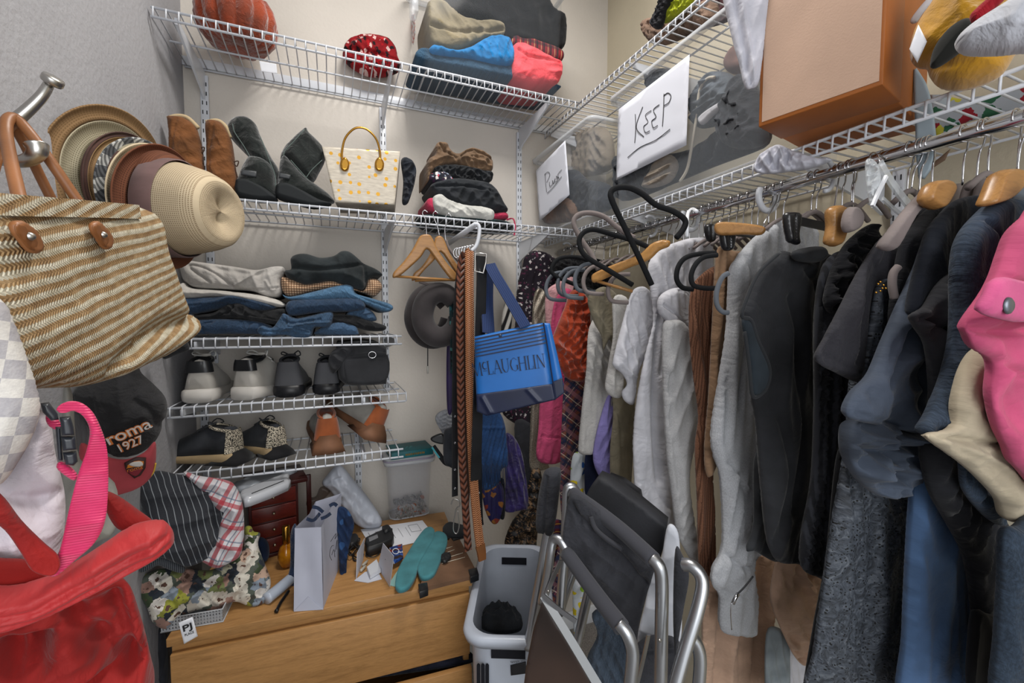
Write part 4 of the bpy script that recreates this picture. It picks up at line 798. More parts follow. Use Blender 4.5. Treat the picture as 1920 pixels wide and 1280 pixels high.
quad('front_panel', b0, b1, t1, t0, PB, pg_, mid=-.0); quad('gusset_panel', b1, b2, t2, t1, PB, pg_, mid=-.006); quad('rear_panel', b3, b2, t2, t3, PB, pg_); quad('gusset_panel', b0, b3, t3, t0, PB, pg_, mid=.01); quad('bottom_panel', b0, b1, b2, b3, PB, pg_, amp=0)
prism('bottom_fold', [b0 - dd * .001 + V((0, 0, .001)), b1 - dd * .001 + V((0, 0, .001)), (b0 + b1) / 2 - dd * .001 + V((0, 0, .04))], -dd * .0012, PB, pg_)
NAV = cloth('1c2b45', .25, crump=40, sheen=.3)
for (a, b, c) in (((575, 972), (588, 975), (600, 962)), ((586, 950), (596, 952), (606, 960)), ((602, 972), (612, 968), (620, 962)), ((618, 948), (626, 944), (632, 948))): ribbon('ribbon_handle', [D(x, y, dep(t1) + .03) for x, y in (a, b, c)], .009, .002, NAV, pg_, side=(.2, .1, 1))
gp = P3(b1, b2, t2); gp = Pl(gp.o + gp.n * .009, gp.n)
for st_ in ([(622, 1050), (618, 1040), (621, 1025), (626, 1022)], [(622, 1040), (626, 1030), (628, 1044)], [(628, 1034), (632, 1012), (631, 1030)], [(620, 1015), (630, 1000), (628, 1010), (634, 1000)]): tube('handwriting', [gp.px(*q) for q in st_], .0007, INK, pg_, 5)
tag(slab('navy_satin_ribbon', [(634, 952), (648, 952), (660, 968), (664, 985), (658, 1010), (652, 1040), (650, 1075), (656, 1090), (648, 1100), (640, 1096), (636, 1060), (634, 1010), (628, 980)], PC(646, 1020, 1.36), blobs('1a2c4a', ['1d3358', '16233c', '2b4c78'], 30, .5), t=.014, fold=('v', .008, 20)), 'navy satin ribbon bundle crumpled behind the white paper bag', 'ribbon')
tag(slab('navy_satin_scarf', [(545, 1000), (556, 985), (560, 1060), (556, 1110), (540, 1113), (536, 1095), (544, 1060)], PC(548, 1060, 1.30), NAV, t=.012, fold=('v', .004, 20)), 'navy satin cloth peeking out left of the white paper bag', 'cloth')
tag(slab('navy_beanie', [(478, 1012), (492, 1008), (503, 1018), (505, 1038), (498, 1050), (482, 1050)], PC(490, 1030, 1.42), cloth('1b2a45', .2), t=.03), 'small navy knit cap between the floral clothes and the red chest', 'hat')
# wrapped roll
tag(slab('bubble_wrapped_roll', [(604, 906), (612, 892), (632, 871), (644, 876), (664, 900), (690, 932), (712, 966), (716, 980), (706, 987), (684, 988), (664, 978), (640, 948), (618, 918)], PC(660, 930, 1.62), solid('b4b9c4', .35, var=.08, bs=60), t=.035, fold=('c', .004, 16), cr=[([(612, 900), (640, 890)], .004, -.005), ([(628, 905), (690, 975)], .006, .004)]), 'long white plastic-wrapped package leaning on the wall behind the paper bag', 'package')
o = tag(slab('tinted_eyeglass_case', [(574, 945), (578, 934), (592, 930), (600, 914), (612, 912), (620, 920), (606, 936), (590, 950), (580, 952)], PC(596, 932, 1.6), plastic(.55, '5b4d45', .2), t=.012), 'smoky brown clear pouch between the red chest and the paper bag', 'pouch')
# coin container
cx0, cx1, cy0, cy1 = .195, .362, 1.715, 1.83
cc_ = bin_('coin_container', 'tall clear plastic container of loose coins on the dresser', (cx0 + cx1) / 2, (cy0 + cy1) / 2 - .004, .088, .056, DZ + .001, .235, .88, al=plastic(.2, 'c4c6ce'), cat='container')
LAV = plastic(.8, 'a59db0', .3); loft('lid', [rrect((cx0 + cx1) / 2, (cy0 + cy1) / 2 - .004, .1, .062, .03, DZ + z) for z in (.238, .252)] + [rrect((cx0 + cx1) / 2, (cy0 + cy1) / 2 - .004, .094, .056, .03, DZ + .256)], CLR, cc_); tube('lid_seal', rrect((cx0 + cx1) / 2, (cy0 + cy1) / 2 - .004, .101, .063, .03, DZ + .241), .003, LAV, cc_, 8, True, n=1)
cop, sil = solid('9a5a3c', .4, .7), solid('8e8c88', .4, .7)
def coinmesh(m, r): o = lathe('coin', [(0, .0008), (r * .85, .0008), (r * .88, .001), (r, .001), (r, -.001), (r * .88, -.001), (0, -.001)], (0, 0, 0), (0, 0, 1), m, None, 14); me = o.data; bpy.data.objects.remove(o); return me
cms = [coinmesh(cop, .0098), coinmesh(sil, .0108), coinmesh(sil, .0125), coinmesh(sil, .009)]
for i in range(130):
    x = cx0 + .03 + rng.rand() * .11; hgt = .055 - .02 * abs(math.sin(9 * x)); y = cy0 + (.006 + .006 * rng.rand() if i < 90 else .02 + .07 * rng.rand()); z = DZ + .012 + (rng.rand() * hgt if i < 90 else hgt)
    c = bpy.data.objects.new('coin', cms[rng.choice([0, 1, 1, 2, 3, 1])]); C.objects.link(c); c.location = (x, y, z); c.rotation_euler = (rng.rand() * 1.6 + (.6 if i < 90 else 0), rng.rand() * .8, rng.rand() * 3)
    tag(c, 'small loose coin in the heap inside the clear container', 'coin', 'coins in the clear container')
# teal book
q = V((cx0 + .006, 1.685, DZ + .258)); bk_ = thing('teal_book', 'teal leather-bound book lying on the lid of the coin container', 'book', q)
TEAL = solid('0f5f66', .5, var=.15, bs=200); rz = Matrix.Rotation(R(4), 3, 'Z')
box('cover', q, q + V((.165, .115, .003)), TEAL, bk_, .001, rz, q); box('cover', q + V((0, 0, .024)), q + V((.165, .115, .027)), TEAL, bk_, .001, rz, q); box('spine', q + V((0, -.003, 0)), q + V((.165, .002, .027)), TEAL, bk_, .0015, rz, q); box('pages', q + V((.003, .002, .003)), q + V((.161, .112, .024)), solid('c9c2ae', .8), bk_, 0, rz, q)
for k in range(11): box('spine_lettering', q + V((.055 + .007 * k, -.0036, .009)), q + V((.059 + .007 * k, -.003, .017)), GOLD, bk_, 0, rz, q)
for k in range(6): box('cover_ornament', q + V((.06 + .005 * k, .03 + .008 * (k % 3), .0272)), q + V((.064 + .006 * k, .034 + .012 * (k % 3), .0276)), solid('2f8a8c', .5), bk_, 0, rz, q)
# papers and small things
def flat(nm, pts, z, th, m, label, cat, par=None, **kw):
    o = prism(nm, [PZ(z + th).px(*p) for p in pts], (0, 0, -th), m, par); 
    if label: tag(o, label, cat, **kw)
    return o
rc = flat('receipt', [(676, 992), (792, 975), (818, 1008), (735, 1026), (688, 1012)], DZ + .0012, .0012, PAPER, 'long white printed receipt lying flat near the coin container', 'paper')
for k in range(6):
    a, b = (690 + 14 * k, 998 - 2 * k), (700 + 14 * k, 1014 - 2 * k); tube('print_line', [PZ(DZ + .003).px(*a), PZ(DZ + .003).px(*b)], .0006, solid('6a6a70', .8), rc, 4, n=1)
tube('print_frame', [PZ(DZ + .003).px(x, y) for x, y in ((765, 985), (782, 982), (790, 994), (772, 997))], .0006, INK, rc, 4, True, n=1)
ch = dp(712, 1018); t = thing('power_adapter', 'black power adapter brick lying on the receipt', 'charger', ch)
CHB = solid('1d1e20', .5)
chz = DZ + .03; slab('case', [(686, 1008), (730, 990), (736, 996), (735, 1012), (692, 1028), (688, 1024)], PZ(chz), CHB, t, t=.004, back=.028, dir=(0, 0, -1), rr=.004, sm=2, n=200)
slab('rating_label', [(690, 1008), (708, 1001), (710, 1008), (692, 1016)], PZ(chz + .005), solid('77787c', .6), t, t=.0006, sm=1, n=40); slab('plug_block', [(716, 988), (728, 984), (733, 990), (722, 998)], PZ(chz + .012), CHB, t, t=.004, back=.012, dir=(0, 0, -1), rr=.003, sm=1, n=60)
tube('power_cord', [PZ(DZ + .006).px(x, y) for x, y in ((692, 1026), (686, 1040), (700, 1044), (712, 1036), (706, 1028))], .0018, CHB, t, 8)
bunch = thing('cable_bundle', 'tangled black charging cable beside the paper bag', 'cable', dp(666, 1040)); tube('cable', [PZ(DZ + .012 + .008 * math.sin(k)).px(662 + 12 * math.cos(k * 1.9) + k * .8, 1022 + 18 * math.sin(k * 1.3) + k) for k in range(14)], .0022, CHB, bunch, 8)
slab('plug', [(650, 1008), (668, 1002), (672, 1014), (656, 1022)], PZ(DZ + .02), CHB, bunch, t=.006, back=.016, dir=(0, 0, -1), rr=.005, n=120)
CARD = solid('c3c6d0', .6)
def card(pts, lab, nm='folded_card', m=CARD):
    a, b = dp(*pts[0]), dp(*pts[1]); P_ = Pl(a, (b - a).cross(V((0, 0, 1)))); return tag(prism(nm, [P_.px(*p) for p in pts], P_.n * -.001, m), lab, 'card')
cA = card([(668, 1086), (681, 1050), (684, 1008), (670, 1036)], 'white folded card standing upright next to the paper bag')
cB = card([(708, 1064), (731, 1100), (738, 1042), (718, 1018)], 'white folded card standing open left of the blue insoles')
tube('card_writing', [Pl(cB.location, (1, -.6, 0)).px(x, y, .002) for x, y in ((722, 1048), (726, 1054), (724, 1060), (729, 1066))], .0006, INK, cB, 4)
flat('white_card', [(664, 1088), (684, 1072), (706, 1066), (716, 1085), (690, 1092)], DZ + .001, .001, CARD, 'white card lying flat between the two standing cards', 'card')
o = flat('sample_box', [(688, 1062), (706, 1048), (714, 1066), (694, 1078)], DZ + .004, .012, solid('c9ccd2', .4), 'tiny white sample box lying on the white card', 'box')
for i, (x, y) in enumerate(((676, 1070), (680, 1060))): lathe('sample_vial', [(0, 0), (.004, 0), (.0045, .002), (.0045, .018), (.003, .02), (.003, .026), (0, .027)], PZ(DZ + .007).px(x, y), (.6, .7, .1), solid('a9a59a', .2, coat=.5), None, 12).update_tag()
for k, o in enumerate([o for o in bpy.data.objects if o.name.startswith('sample_vial')]): tag(o, ['tiny glass sample vial nearest the dresser front on the white card', 'tiny glass sample vial further back on the white card'][k], 'vial')
m = M('snack_print', .4, coat=.3); v = m.map(); vo = m.n('TexVoronoi'); vo.inputs['Scale'].default_value = 75; m.l(v, vo.inputs['Vector']); sp = m.n('SeparateColor'); m.l(vo.outputs['Color'], sp.inputs[0]); m.col(m.ramp(sp.outputs[0], [(0, '16306a'), (.4, '1f4a96'), (.62, 'c4c8d4'), (.75, '7e2a22'), (.88, '2a1a16')], 'CONSTANT'))
o = flat('foil_packet', [(730, 1026), (754, 1019), (756, 1044), (738, 1054)], DZ + .02, .006, m.m, 'small blue printed foil packet propped behind the standing card', 'packet')
tube('white_emblem', [PZ(DZ + .0275).px(742 + 6 * math.cos(a), 1033 + 5 * math.sin(a)) for a in [6.28 * i / 8 for i in range(8)]], .0012, PAPER, o, 6, True)
flat('green_card', [(728, 1096), (742, 1074), (752, 1060), (760, 1066), (744, 1100)], DZ + .001, .001, solid('8fb9b4', .6), 'mint green and white card under the left insole', 'card')
CORK = solid('6e5340', .85, var=.15, bs=300); GRYF = solid('8f8c8a', .8)
cb_ = flat('picture_board', [(784, 1104), (800, 1068), (846, 1006), (858, 1003), (892, 1068), (896, 1076)], DZ + .001, .012, CORK, 'brown board with black corner protectors overhanging the dresser corner', 'board')
for q in ([(784, 1094), (801, 1091), (803, 1104), (787, 1110)], [(878, 1067), (894, 1063), (898, 1076), (882, 1082)], [(844, 1004), (856, 1000), (862, 1008), (850, 1012)]): prism('corner_protector', [PZ(DZ + .018).px(*p) for p in q], (0, 0, -.02), BKL, cb_, .001)
for a, b in (((832, 1047), (868, 1036)), ((828, 1056), (872, 1044)), ((824, 1032), (848, 1024)), ((826, 1040), (852, 1030))): tube('pale_strip', [PZ(DZ + .0145).px(*a), PZ(DZ + .0145).px(*b)], .001, solid('d9d0bc', .7), cb_, 5, n=1)
TI = cloth('437d84', .12, weave=300)
for lab, q, z in (('left teal foam insole, the longer one, on the dresser', [(741, 1092), (747, 1066), (762, 1040), (780, 1012), (796, 992), (808, 988), (815, 996), (811, 1012), (798, 1034), (786, 1056), (778, 1080), (766, 1098), (752, 1104), (744, 1101)], DZ + .03), ('right teal foam insole lying on the brown board', [(783, 1064), (790, 1046), (800, 1024), (810, 1004), (820, 996), (834, 1000), (839, 1012), (834, 1030), (824, 1054), (814, 1074), (800, 1082), (788, 1080)], DZ + .024)):
    o = tag(slab('shoe_insole', q, PZ(z), TI, None, t=.002, back=.012, dir=(0, 0, -1), rr=.01), lab, 'insole', 'teal insoles'); slab('foam_base', q, PZ(z - .006), GRYF, o, t=.001, back=.01, dir=(0, 0, -1), rr=.004, n=150)
tag(slab('hair_clip', [(826, 1042), (840, 1036), (846, 1044), (836, 1054), (828, 1052)], PZ(DZ + .022), CHB, None, t=.006, fold=('c', .002, 60), n=200), 'small black hair clip on the brown board beside the insole', 'hair clip')
tag(tube('black_pen', [PZ(DZ + .008).px(x, y) for x, y in ((518, 1146), (526, 1130), (541, 1108))], lambda s: .0055 if s < .15 else .0042, solid('131415', .3), None, 10), 'black marker pen near the front edge of the dresser', 'pen')
t = thing('lotion_tube', 'translucent white lotion tube lying beside the floral clothes', 'tube', dp(522, 1100)); tube('tube_body', [PZ(DZ + .018).px(x, y) for x, y in ((500, 1122), (520, 1106), (546, 1084))], .016, solid('a9b2c0', .3, coat=.4), t, 14); tube('tube_cap', [PZ(DZ + .018).px(x, y) for x, y in ((546, 1084), (554, 1078))], .012, WHITE, t, 14, n=1)
t = thing('black_strap', 'black padded strap end lying at the right rear of the dresser', 'strap', dp(850, 1000)); slab('strap_pad', [(830, 990), (842, 980), (862, 984), (880, 990), (872, 1002), (850, 1006), (836, 1000)], PZ(DZ + .02), BLACK, t, t=.006, back=.012, dir=(0, 0, -1), rr=.01)
# clothes heap in wire basket at the left end
BG = M('mesh_plastic', .4, alpha=1); v = BG.map((1, 1, 1), kind='Object'); s = BG.sep(v); g1 = BG.math('LESS_THAN', BG.math('FRACT', BG.math('MULTIPLY', BG.math('ADD', s[0], s[1]), 160)), .45); g2 = BG.math('LESS_THAN', BG.math('FRACT', BG.math('MULTIPLY', s[2], 120)), .4)
BG.col('9da0a4'); BG.l(BG.math('MAXIMUM', g1, g2), BG.b.inputs['Alpha'])
bk2 = thing('mesh_basket', 'grey mesh desk basket under the heap of floral clothes', 'basket', (-.30, 1.40, DZ))
ba, bb_ = dp(302, 1187), dp(418, 1166); bx_ = bb_ - ba; by_ = dd * .2; up3 = V((0, 0, .034)); bz = V((0, 0, .002))
rot_box('basket_wall', ba + bz, bx_, dd * .002, up3, BG.m, bk2); rot_box('basket_wall', bb_ + bz, by_, -du * .002, up3, BG.m, bk2); rot_box('basket_wall', ba + bz, by_, du * .002, up3, BG.m, bk2); rot_box('basket_base', ba + bz, bx_, by_, V((0, 0, .003)), BG.m, bk2)
for q in (bz, up3 + bz): tube('basket_rim', [ba + q, bb_ + q, bb_ + by_ + q, ba + by_ + q], .002, solid('a9acb0', .4), bk2, 6, True, n=1)
FL = blobs('4d544c', ['c9c4b8', '6c7448', 'b8b0a4', '8d8f3a', '2a3038', 'b59a88', '7d8894', 'd2cdc6', '3a4630', '8c6f64', 'a8a690'], 36, .72, .03, second=(110, .16, '4a3a42'), petal='5a4238')
slab_ = tag(slab('floral_blouse', [(243, 1092), (262, 1080), (300, 1066), (350, 1066), (395, 1068), (430, 1050), (456, 1030), (458, 990), (470, 986), (476, 996), (488, 1000), (484, 1022), (498, 1060), (507, 1085), (506, 1104), (496, 1130), (472, 1138), (445, 1128), (425, 1132), (404, 1146), (378, 1142), (350, 1150), (332, 1160), (312, 1179), (288, 1168), (276, 1140), (262, 1120)], PC(370, 1110, 1.16, pitch=25), FL, None, t=.05, fold=('c', .014, 12), n=2400, cr=[([(300, 1075), (320, 1120), (345, 1150)], .005, -.012), ([(350, 1068), (372, 1105), (405, 1140)], .005, -.014), ([(410, 1062), (440, 1090), (445, 1125)], .005, -.012)]), 'floral and camouflage print blouse draped over the mesh basket', 'blouse')
tag(slab('plaid_shirt', [(345, 888), (375, 892), (425, 900), (442, 912), (454, 940), (458, 985), (455, 1025), (448, 1044), (428, 1056), (404, 1064), (378, 1052), (372, 1046), (400, 1020), (408, 960)], PC(430, 990, 1.19, pitch=14), plaid('c4c2c6', [(.05, .3, .22, 'a32a38', .8), (.05, .62, .06, '4a5a72', .7), (.05, .8, .06, 'b03a48', .7)], [(.05, .5, .2, 'a32a38', .75), (.05, .8, .07, '56687f', .7)], .5, warp=.03), None, t=.05, fold=('c', .012, 9), n=1800), 'red and white plaid shirt under the striped knit on the dresser', 'shirt')
kn = tag(slab('striped_knit', [(262, 905), (280, 890), (297, 882), (330, 888), (385, 898), (424, 900), (426, 930), (429, 958), (424, 975), (412, 990), (408, 1032), (380, 1052), (350, 1062), (322, 1052), (300, 1046), (272, 1062), (266, 1050), (288, 1010), (280, 980), (262, 940)], PC(350, 975, 1.14, pitch=18), stripes('2b2d32', '868b90', .0135, .11, R(-12), .02), None, t=.03, fold=('c', .012, 7), n=2000, cr=[([(395, 960), (402, 1000), (395, 1040)], .006, -.012)]), 'charcoal knit sweater with thin white stripes on top of the heap', 'sweater')
slab('ribbed_hem', [(262, 1072), (268, 1056), (298, 1042), (322, 1048), (346, 1062), (342, 1074), (318, 1068), (296, 1060), (276, 1070)], PC(300, 1058, 1.10, pitch=18), stripes('2c2f34', '5d6166', .004, .4), kn, t=.015)
tag(slab('floral_dark_scarf', [(244, 936), (262, 906), (276, 912), (278, 950), (270, 985), (250, 975)], PC(262, 945, 1.18), blobs('1d1c20', ['b9b6ae', '3a2a2e', '8a8a84', '16161a'], 60, .5, .02), None, t=.02), 'dark floral scarf between the cap bill and the striped knit', 'scarf')
pp = PC(352, 1180, 1.06, yaw=-4, pitch=-6); pt_ = tag(slab('swing_tag', [(335, 1167), (361, 1156), (371, 1192), (345, 1207)], pp, PAPER, None, t=.0008, rr=.001, sm=1, n=60), 'white shop tag lettered PJ PLACE hanging from the floral blouse', 'tag')
txt('lettering', 'PJ', pp, (344, 1184), (361, 1177), .017, INK, pt_, off=.0035, bold=.02); txt('lettering', 'PLACE', pp, (347, 1193), (364, 1186), .007, INK, pt_, off=.0035)
tag(slab('dark_gap_shade', [(286, 1185), (312, 1190), (314, 1290), (290, 1350), (275, 1350)], PC(300, 1240, 1.2), cloth('24252a', .3), None, t=.03, fold=('v', .006, 12)), 'dark sheet standing in for shade in the gap left of the dresser', 'cloth')  # dark sheet put in for the shade beside the dresser, not a garment
# ================================================================ middle: hangers, belts, tote, laundry basket, chairs
WOODH = wood('9c7242', '7c5730', 1.5, 'X', rough=.35); VEL = cloth('746b69', .1, sheen=.1, weave=0); VELB = cloth('161719', .2, sheen=0, weave=0); VELG = cloth('565b62', .1, sheen=.1, weave=0)
def hook(pts, pl, par, r=.0016): return tube('hanger_hook', [pl.px(*p) for p in pts], r, CHROME, par, 8)
hp1, hp2, hp3 = PC(797, 480, 1.40, yaw=10), PC(822, 480, 1.45, yaw=10), PC(840, 490, 1.49, yaw=10)
HG = 'wooden hangers on the second shelf'
t = thing('wooden_hanger', 'front empty wooden coat hanger hooked on the second shelf', 'hanger', hp1.px(800, 520), HG)
slab('hanger_body', [(736, 519), (739, 509), (756, 491), (774, 466), (784, 447), (792, 440), (805, 440), (812, 449), (822, 470), (840, 496), (854, 511), (857, 523), (850, 527), (842, 520), (828, 502), (812, 480), (800, 467), (789, 482), (770, 500), (751, 516), (740, 521)], hp1, WOODH, t, t=.008, rr=.006, sm=3); tube('trouser_bar', [hp1.px(742, 518), hp1.px(852, 525)], .0042, WOODH, t, 8, n=1); hook([(800, 442), (799, 425), (797, 410), (792, 400), (796, 394), (802, 398)], hp1, t)
t = thing('wooden_hanger', 'second empty wooden coat hanger just behind the front one', 'hanger', hp2.px(830, 520), HG)
slab('hanger_body', [(772, 526), (776, 512), (790, 500), (804, 480), (812, 460), (816, 446), (824, 442), (832, 448), (844, 476), (860, 500), (870, 512), (871, 520), (866, 526), (858, 518), (844, 496), (826, 472), (814, 488), (796, 506), (782, 522)], hp2, WOODH, t, t=.008, rr=.006, sm=3); tube('trouser_bar', [hp2.px(778, 526), hp2.px(866, 524)], .0042, WOODH, t, 8, n=1); hook([(824, 442), (820, 424), (815, 412), (812, 402), (816, 396), (822, 400)], hp2, t)
t = thing('velvet_hanger', 'grey flocked hanger behind the two wooden hangers on the shelf', 'hanger', hp3.px(850, 540)); tube('hanger_body', [hp3.px(x, y) for x, y in ((836, 450), (842, 466), (860, 490), (880, 512), (885, 528), (882, 546), (872, 554), (850, 549), (786, 528))], .0052, VEL, t, 10); hook([(836, 452), (834, 430), (838, 415), (836, 405), (842, 400), (846, 406)], hp3, t)
hp4 = PC(870, 450, 1.36); t = thing('belt_hanger', 'white plastic rod and curved hook that the belts hang from', 'hanger', hp4.px(880, 470)); tube('white_rod', [PC(845, 455, 1.6).px(842, 456), PC(892, 422, 1.38).px(890, 422)], .009, SHW, t, 12, n=1); tube('white_hook', [PC(892, 440, 1.34).px(x, y) for x, y in ((888, 420), (896, 421), (899, 430), (897, 448), (892, 462), (884, 470))], .006, SHW, t, 12)
for k in range(7): tube('ring', [PC(860 + k * 5, 474, 1.38).px(856 + k * 5 + 6 * math.cos(a), 474 - k + 9 * math.sin(a)) for a in [6.28 * i / 8 for i in range(8)]], .0014, CHROME, t, 6, True, n=2)
# neck pillow
NP = cloth('393536', .12, sheen=.15, kind='Object', weave=300)
t = thing('neck_pillow', 'dark grey velvet horseshoe travel pillow hanging below the hangers', 'pillow', PC(812, 640, 1.52).px(812, 650))
def cpath(ox, oy, sx, d, sy=1): return [PC(812, 590, d).px(816 + ox + sx * math.cos(R(a)), 592 + oy + sy * 42 * math.sin(R(a))) for a in (-35, -70, -105, -140, -180, -215, -250, -285, -320, -350)]
tube('pillow_body', cpath(9, -2, 33, 1.46, 1.0), lambda s: .031 + .006 * math.sin(3.14 * s), NP, t, 18); tube('pillow_body', cpath(-4, 0, 33, 1.56, 1.0), lambda s: .036 + .004 * math.sin(3.14 * s), NP, t, 18)
tube('snap_cord', [PC(802, 670, 1.5).px(802, y) for y in (648, 670, 690)], .0018, BLACK, t, 6); tube('cord_toggle', [PC(802, 690, 1.5).px(802, y) for y in (686, 700)], .0035, solid('a9a7a0', .3), t, 8, n=1)
# belts
def belt(nm, pts, w, th, m, label, side=(1, .25, 0), d=1.38, extra=None):
    t = thing(nm, label, 'belt', D(pts[-1][0], pts[-1][1], d), 'belts hanging below the second shelf'); P_ = [D(x, y, d + (q[0] if q else 0)) for x, y, *q in pts]
    ribbon('strap', P_, w, th, m, t, side=side); return t
m = M('braided_leather', .5); v = m.map(); s = m.sep(v); a = m.math('ABSOLUTE', m.math('SINE', m.math('ADD', m.math('MULTIPLY', s[0], 150), m.math('MULTIPLY', m.math('ABSOLUTE', s[1]), 160)))); m.col(m.ramp(a, [(.1, '2a1510'), (.5, '5c3424'), (.95, '7a4a38')])); m.bump(a, 1, .004); BRA = m.m
m = M('woven_tan_belt', .55); v = m.map(); s = m.sep(v); a = m.math('ABSOLUTE', m.math('SINE', m.math('ADD', m.math('MULTIPLY', s[0], 520), m.math('MULTIPLY', m.math('ABSOLUTE', m.math('SUBTRACT', m.math('ABSOLUTE', s[1]), .0075)), 380)))); m.col(m.ramp(a, [(.1, '5a2c14'), (.5, 'a8603a'), (.95, 'd09468')])); m.bump(a, 1, .003); WOV = m.m
BLB = cloth('202023', .2, weave=200)
t = belt('webbing_belt', [(866, 482), (858, 540), (854, 640), (853, 760), (853, 930)], .021, .003, BLB, 'black webbing strap with a metal swivel clip, leftmost of the belts', d=1.42)
for y in (780, 830, 880, 915): tube('eyelet', [D(853 + 1.6 * math.cos(a), y + 1.6 * math.sin(a), 1.415) for a in [0, 1.5, 3, 4.5]], .0008, CHROME, t, 5, True)
tube('swivel_clip', [D(x, y, 1.41) for x, y in ((846, 945), (850, 936), (860, 938), (862, 948), (855, 955), (850, 990), (856, 1000), (861, 985), (858, 955))], .002, STEEL, t, 8)
belt('braided_leather_belt', [(872, 474), (864, 500), (862, 580), (863, 700), (866, 850), (872, 940), (878, 1032)], .024, .005, BRA, 'dark brown braided leather belt left of the woven tan belt', d=1.36)
t = belt('woven_belt', [(880, 470), (880, 520), (881, 640), (882, 760), (888, 900), (896, 990), (903, 1040)], .028, .006, WOV, 'woven tan leather belt, longest of the hanging belts', d=1.32)
ribbon('leather_tip', [D(x, y, 1.317) for x, y in ((900, 1022), (903, 1036), (904, 1050))], lambda s: .032 - .008 * s, .007, LEA2, t, side=(1, .25, 0)); tube('leather_knot', [D(x, y, 1.33) for x, y in ((876, 466), (880, 475), (877, 490), (882, 505))], .006, LEA2, t, 8)
t = belt('black_leather_belt', [(902, 480), (903, 520), (901, 600), (896, 760), (892, 900)], .034, .004, solid('1f2022', .35, coat=.3, var=.2), 'smooth black leather belt with a square silver buckle', d=1.29)
tube('buckle', [D(x, y, 1.28) for x, y in ((891, 474), (912, 476), (911, 492), (906, 512), (890, 508))], .003, STEEL, t, 8, True, n=1)
belt('dark_suede_belt', [(874, 480), (872, 600), (874, 760), (878, 900), (872, 985)], .014, .003, solid('3a241a', .7), 'thin dark brown suede belt behind the braided ones', d=1.43)
belt('paisley_tie', [(846, 560), (848, 640), (849, 700)], .016, .003, blobs('14262a', ['1f4a50', '0e1418', '3a6a6a'], 70, .5), 'dark teal patterned tie beside the webbing strap', d=1.45)['category'] = 'tie'
belt('dotted_tie', [(896, 780), (898, 860), (900, 960), (902, 985)], .02, .003, blobs('111216', ['8a9096', '15161a', '15161a'], 90, .3), 'black tie with small white marks right of the woven belt', d=1.45)['category'] = 'tie'
tag(slab('purple_satin_scarf', [(838, 640), (850, 636), (852, 700), (850, 766), (838, 766)], PC(845, 700, 1.55), cloth('2a1552', .2, sheen=.3, rough=.4), None, t=.01), 'dark purple satin scarf hanging left of the belts', 'scarf')
tag(slab('grey_tissue', [(816, 785), (824, 772), (846, 768), (850, 800), (838, 820), (826, 806)], PC(834, 795, 1.7), solid('a3a6ac', .7, bs=40), None, t=.012, fold=('c', .006, 30)), 'crumpled pale grey tissue paper left of the belts', 'paper')
t = thing('waist_pouch', 'small dark grey waist pouch with teal edge hanging at the wall', 'pouch', D(840, 870, 1.6))
slab('pouch_body', [(832, 812), (842, 803), (856, 802), (858, 872), (842, 874), (832, 862)], PC(845, 840, 1.58), cloth('33363c', .15), t, t=.02); slab('strap_buckle', [(808, 820), (826, 812), (834, 818), (832, 832), (812, 828)], PC(822, 820, 1.6), BKL, t, t=.008); ribbon('waist_strap', [D(x, y, 1.6) for x, y in ((812, 836), (822, 850), (834, 866), (842, 870))], .018, .003, BLB, t, side=(.5, .2, .8)); ribbon('teal_edge', [D(x, y, 1.59) for x, y in ((810, 838), (818, 850), (824, 858))], .006, .003, solid('1f8a96', .5), t, side=(.5, .2, .8))
# blue tote
BL1 = solid('2068b4', .42, coat=.1, var=.05); BL2 = solid('131c38', .45, coat=.1, var=.12); NVS = stripes('1d2a4a', '2b3c62', .006, .3, R(90))
tp = PC(960, 690, 1.22, yaw=-4); t = thing('shop_tote', 'bright blue shopping tote lettered McLAUGHLIN with navy webbing handles', 'bag', tp.px(960, 780))
tot = [(890, 631), (950, 618), (1019, 605), (1028, 660), (1036, 715), (1041, 748), (990, 760), (940, 772), (912, 777), (895, 770), (891, 700)]
slab('bag_body', tot, tp, BL1, t, t=.012, back=.06, rr=.02, sm=1, n=900)
fp = Pl(tp.o + tp.n * .0135, tp.n)
slab('navy_base', [(893, 739), (960, 730), (1036, 719), (1042, 749), (990, 761), (940, 773), (912, 779), (894, 771)], fp, BL2, t, t=.004, rr=.004, sm=1, cr=[([(905, 745), (920, 772)], .006, .004), ([(990, 730), (1010, 752)], .006, .003)])
slab('side_panel', [(1019, 605), (1031, 606), (1044, 660), (1057, 720), (1056, 738), (1041, 748), (1030, 670)], Pl(tp.o - tp.n * .01, tp.n), BL1, t, t=.008, rr=.02, sm=1); slab('side_panel_base', [(1036, 716), (1055, 708), (1058, 736), (1041, 749)], Pl(tp.o + tp.n * .003, tp.n), BL2, t, t=.002, sm=1)
for k in range(6): a = 636 + k * 6.6; ribbon('stripe', [fp.px(890, a, .003), fp.px(1019 + k, a - 26.5, .003)], .0032 if k else .005, .001, BL2, t, n=1, side=(0, 0, 1))
ribbon('edge_piping', [fp.px(x, y, .004) for x, y in ((1019, 605), (1028, 660), (1036, 712), (1041, 748))], .003, .003, BL2, t, side=(1, 0, 0)); lathe('snap', [(0, .003), (.004, .002), (.005, 0)], fp.px(938, 629, .002), tp.n, solid('30425e', .3), t, 14)
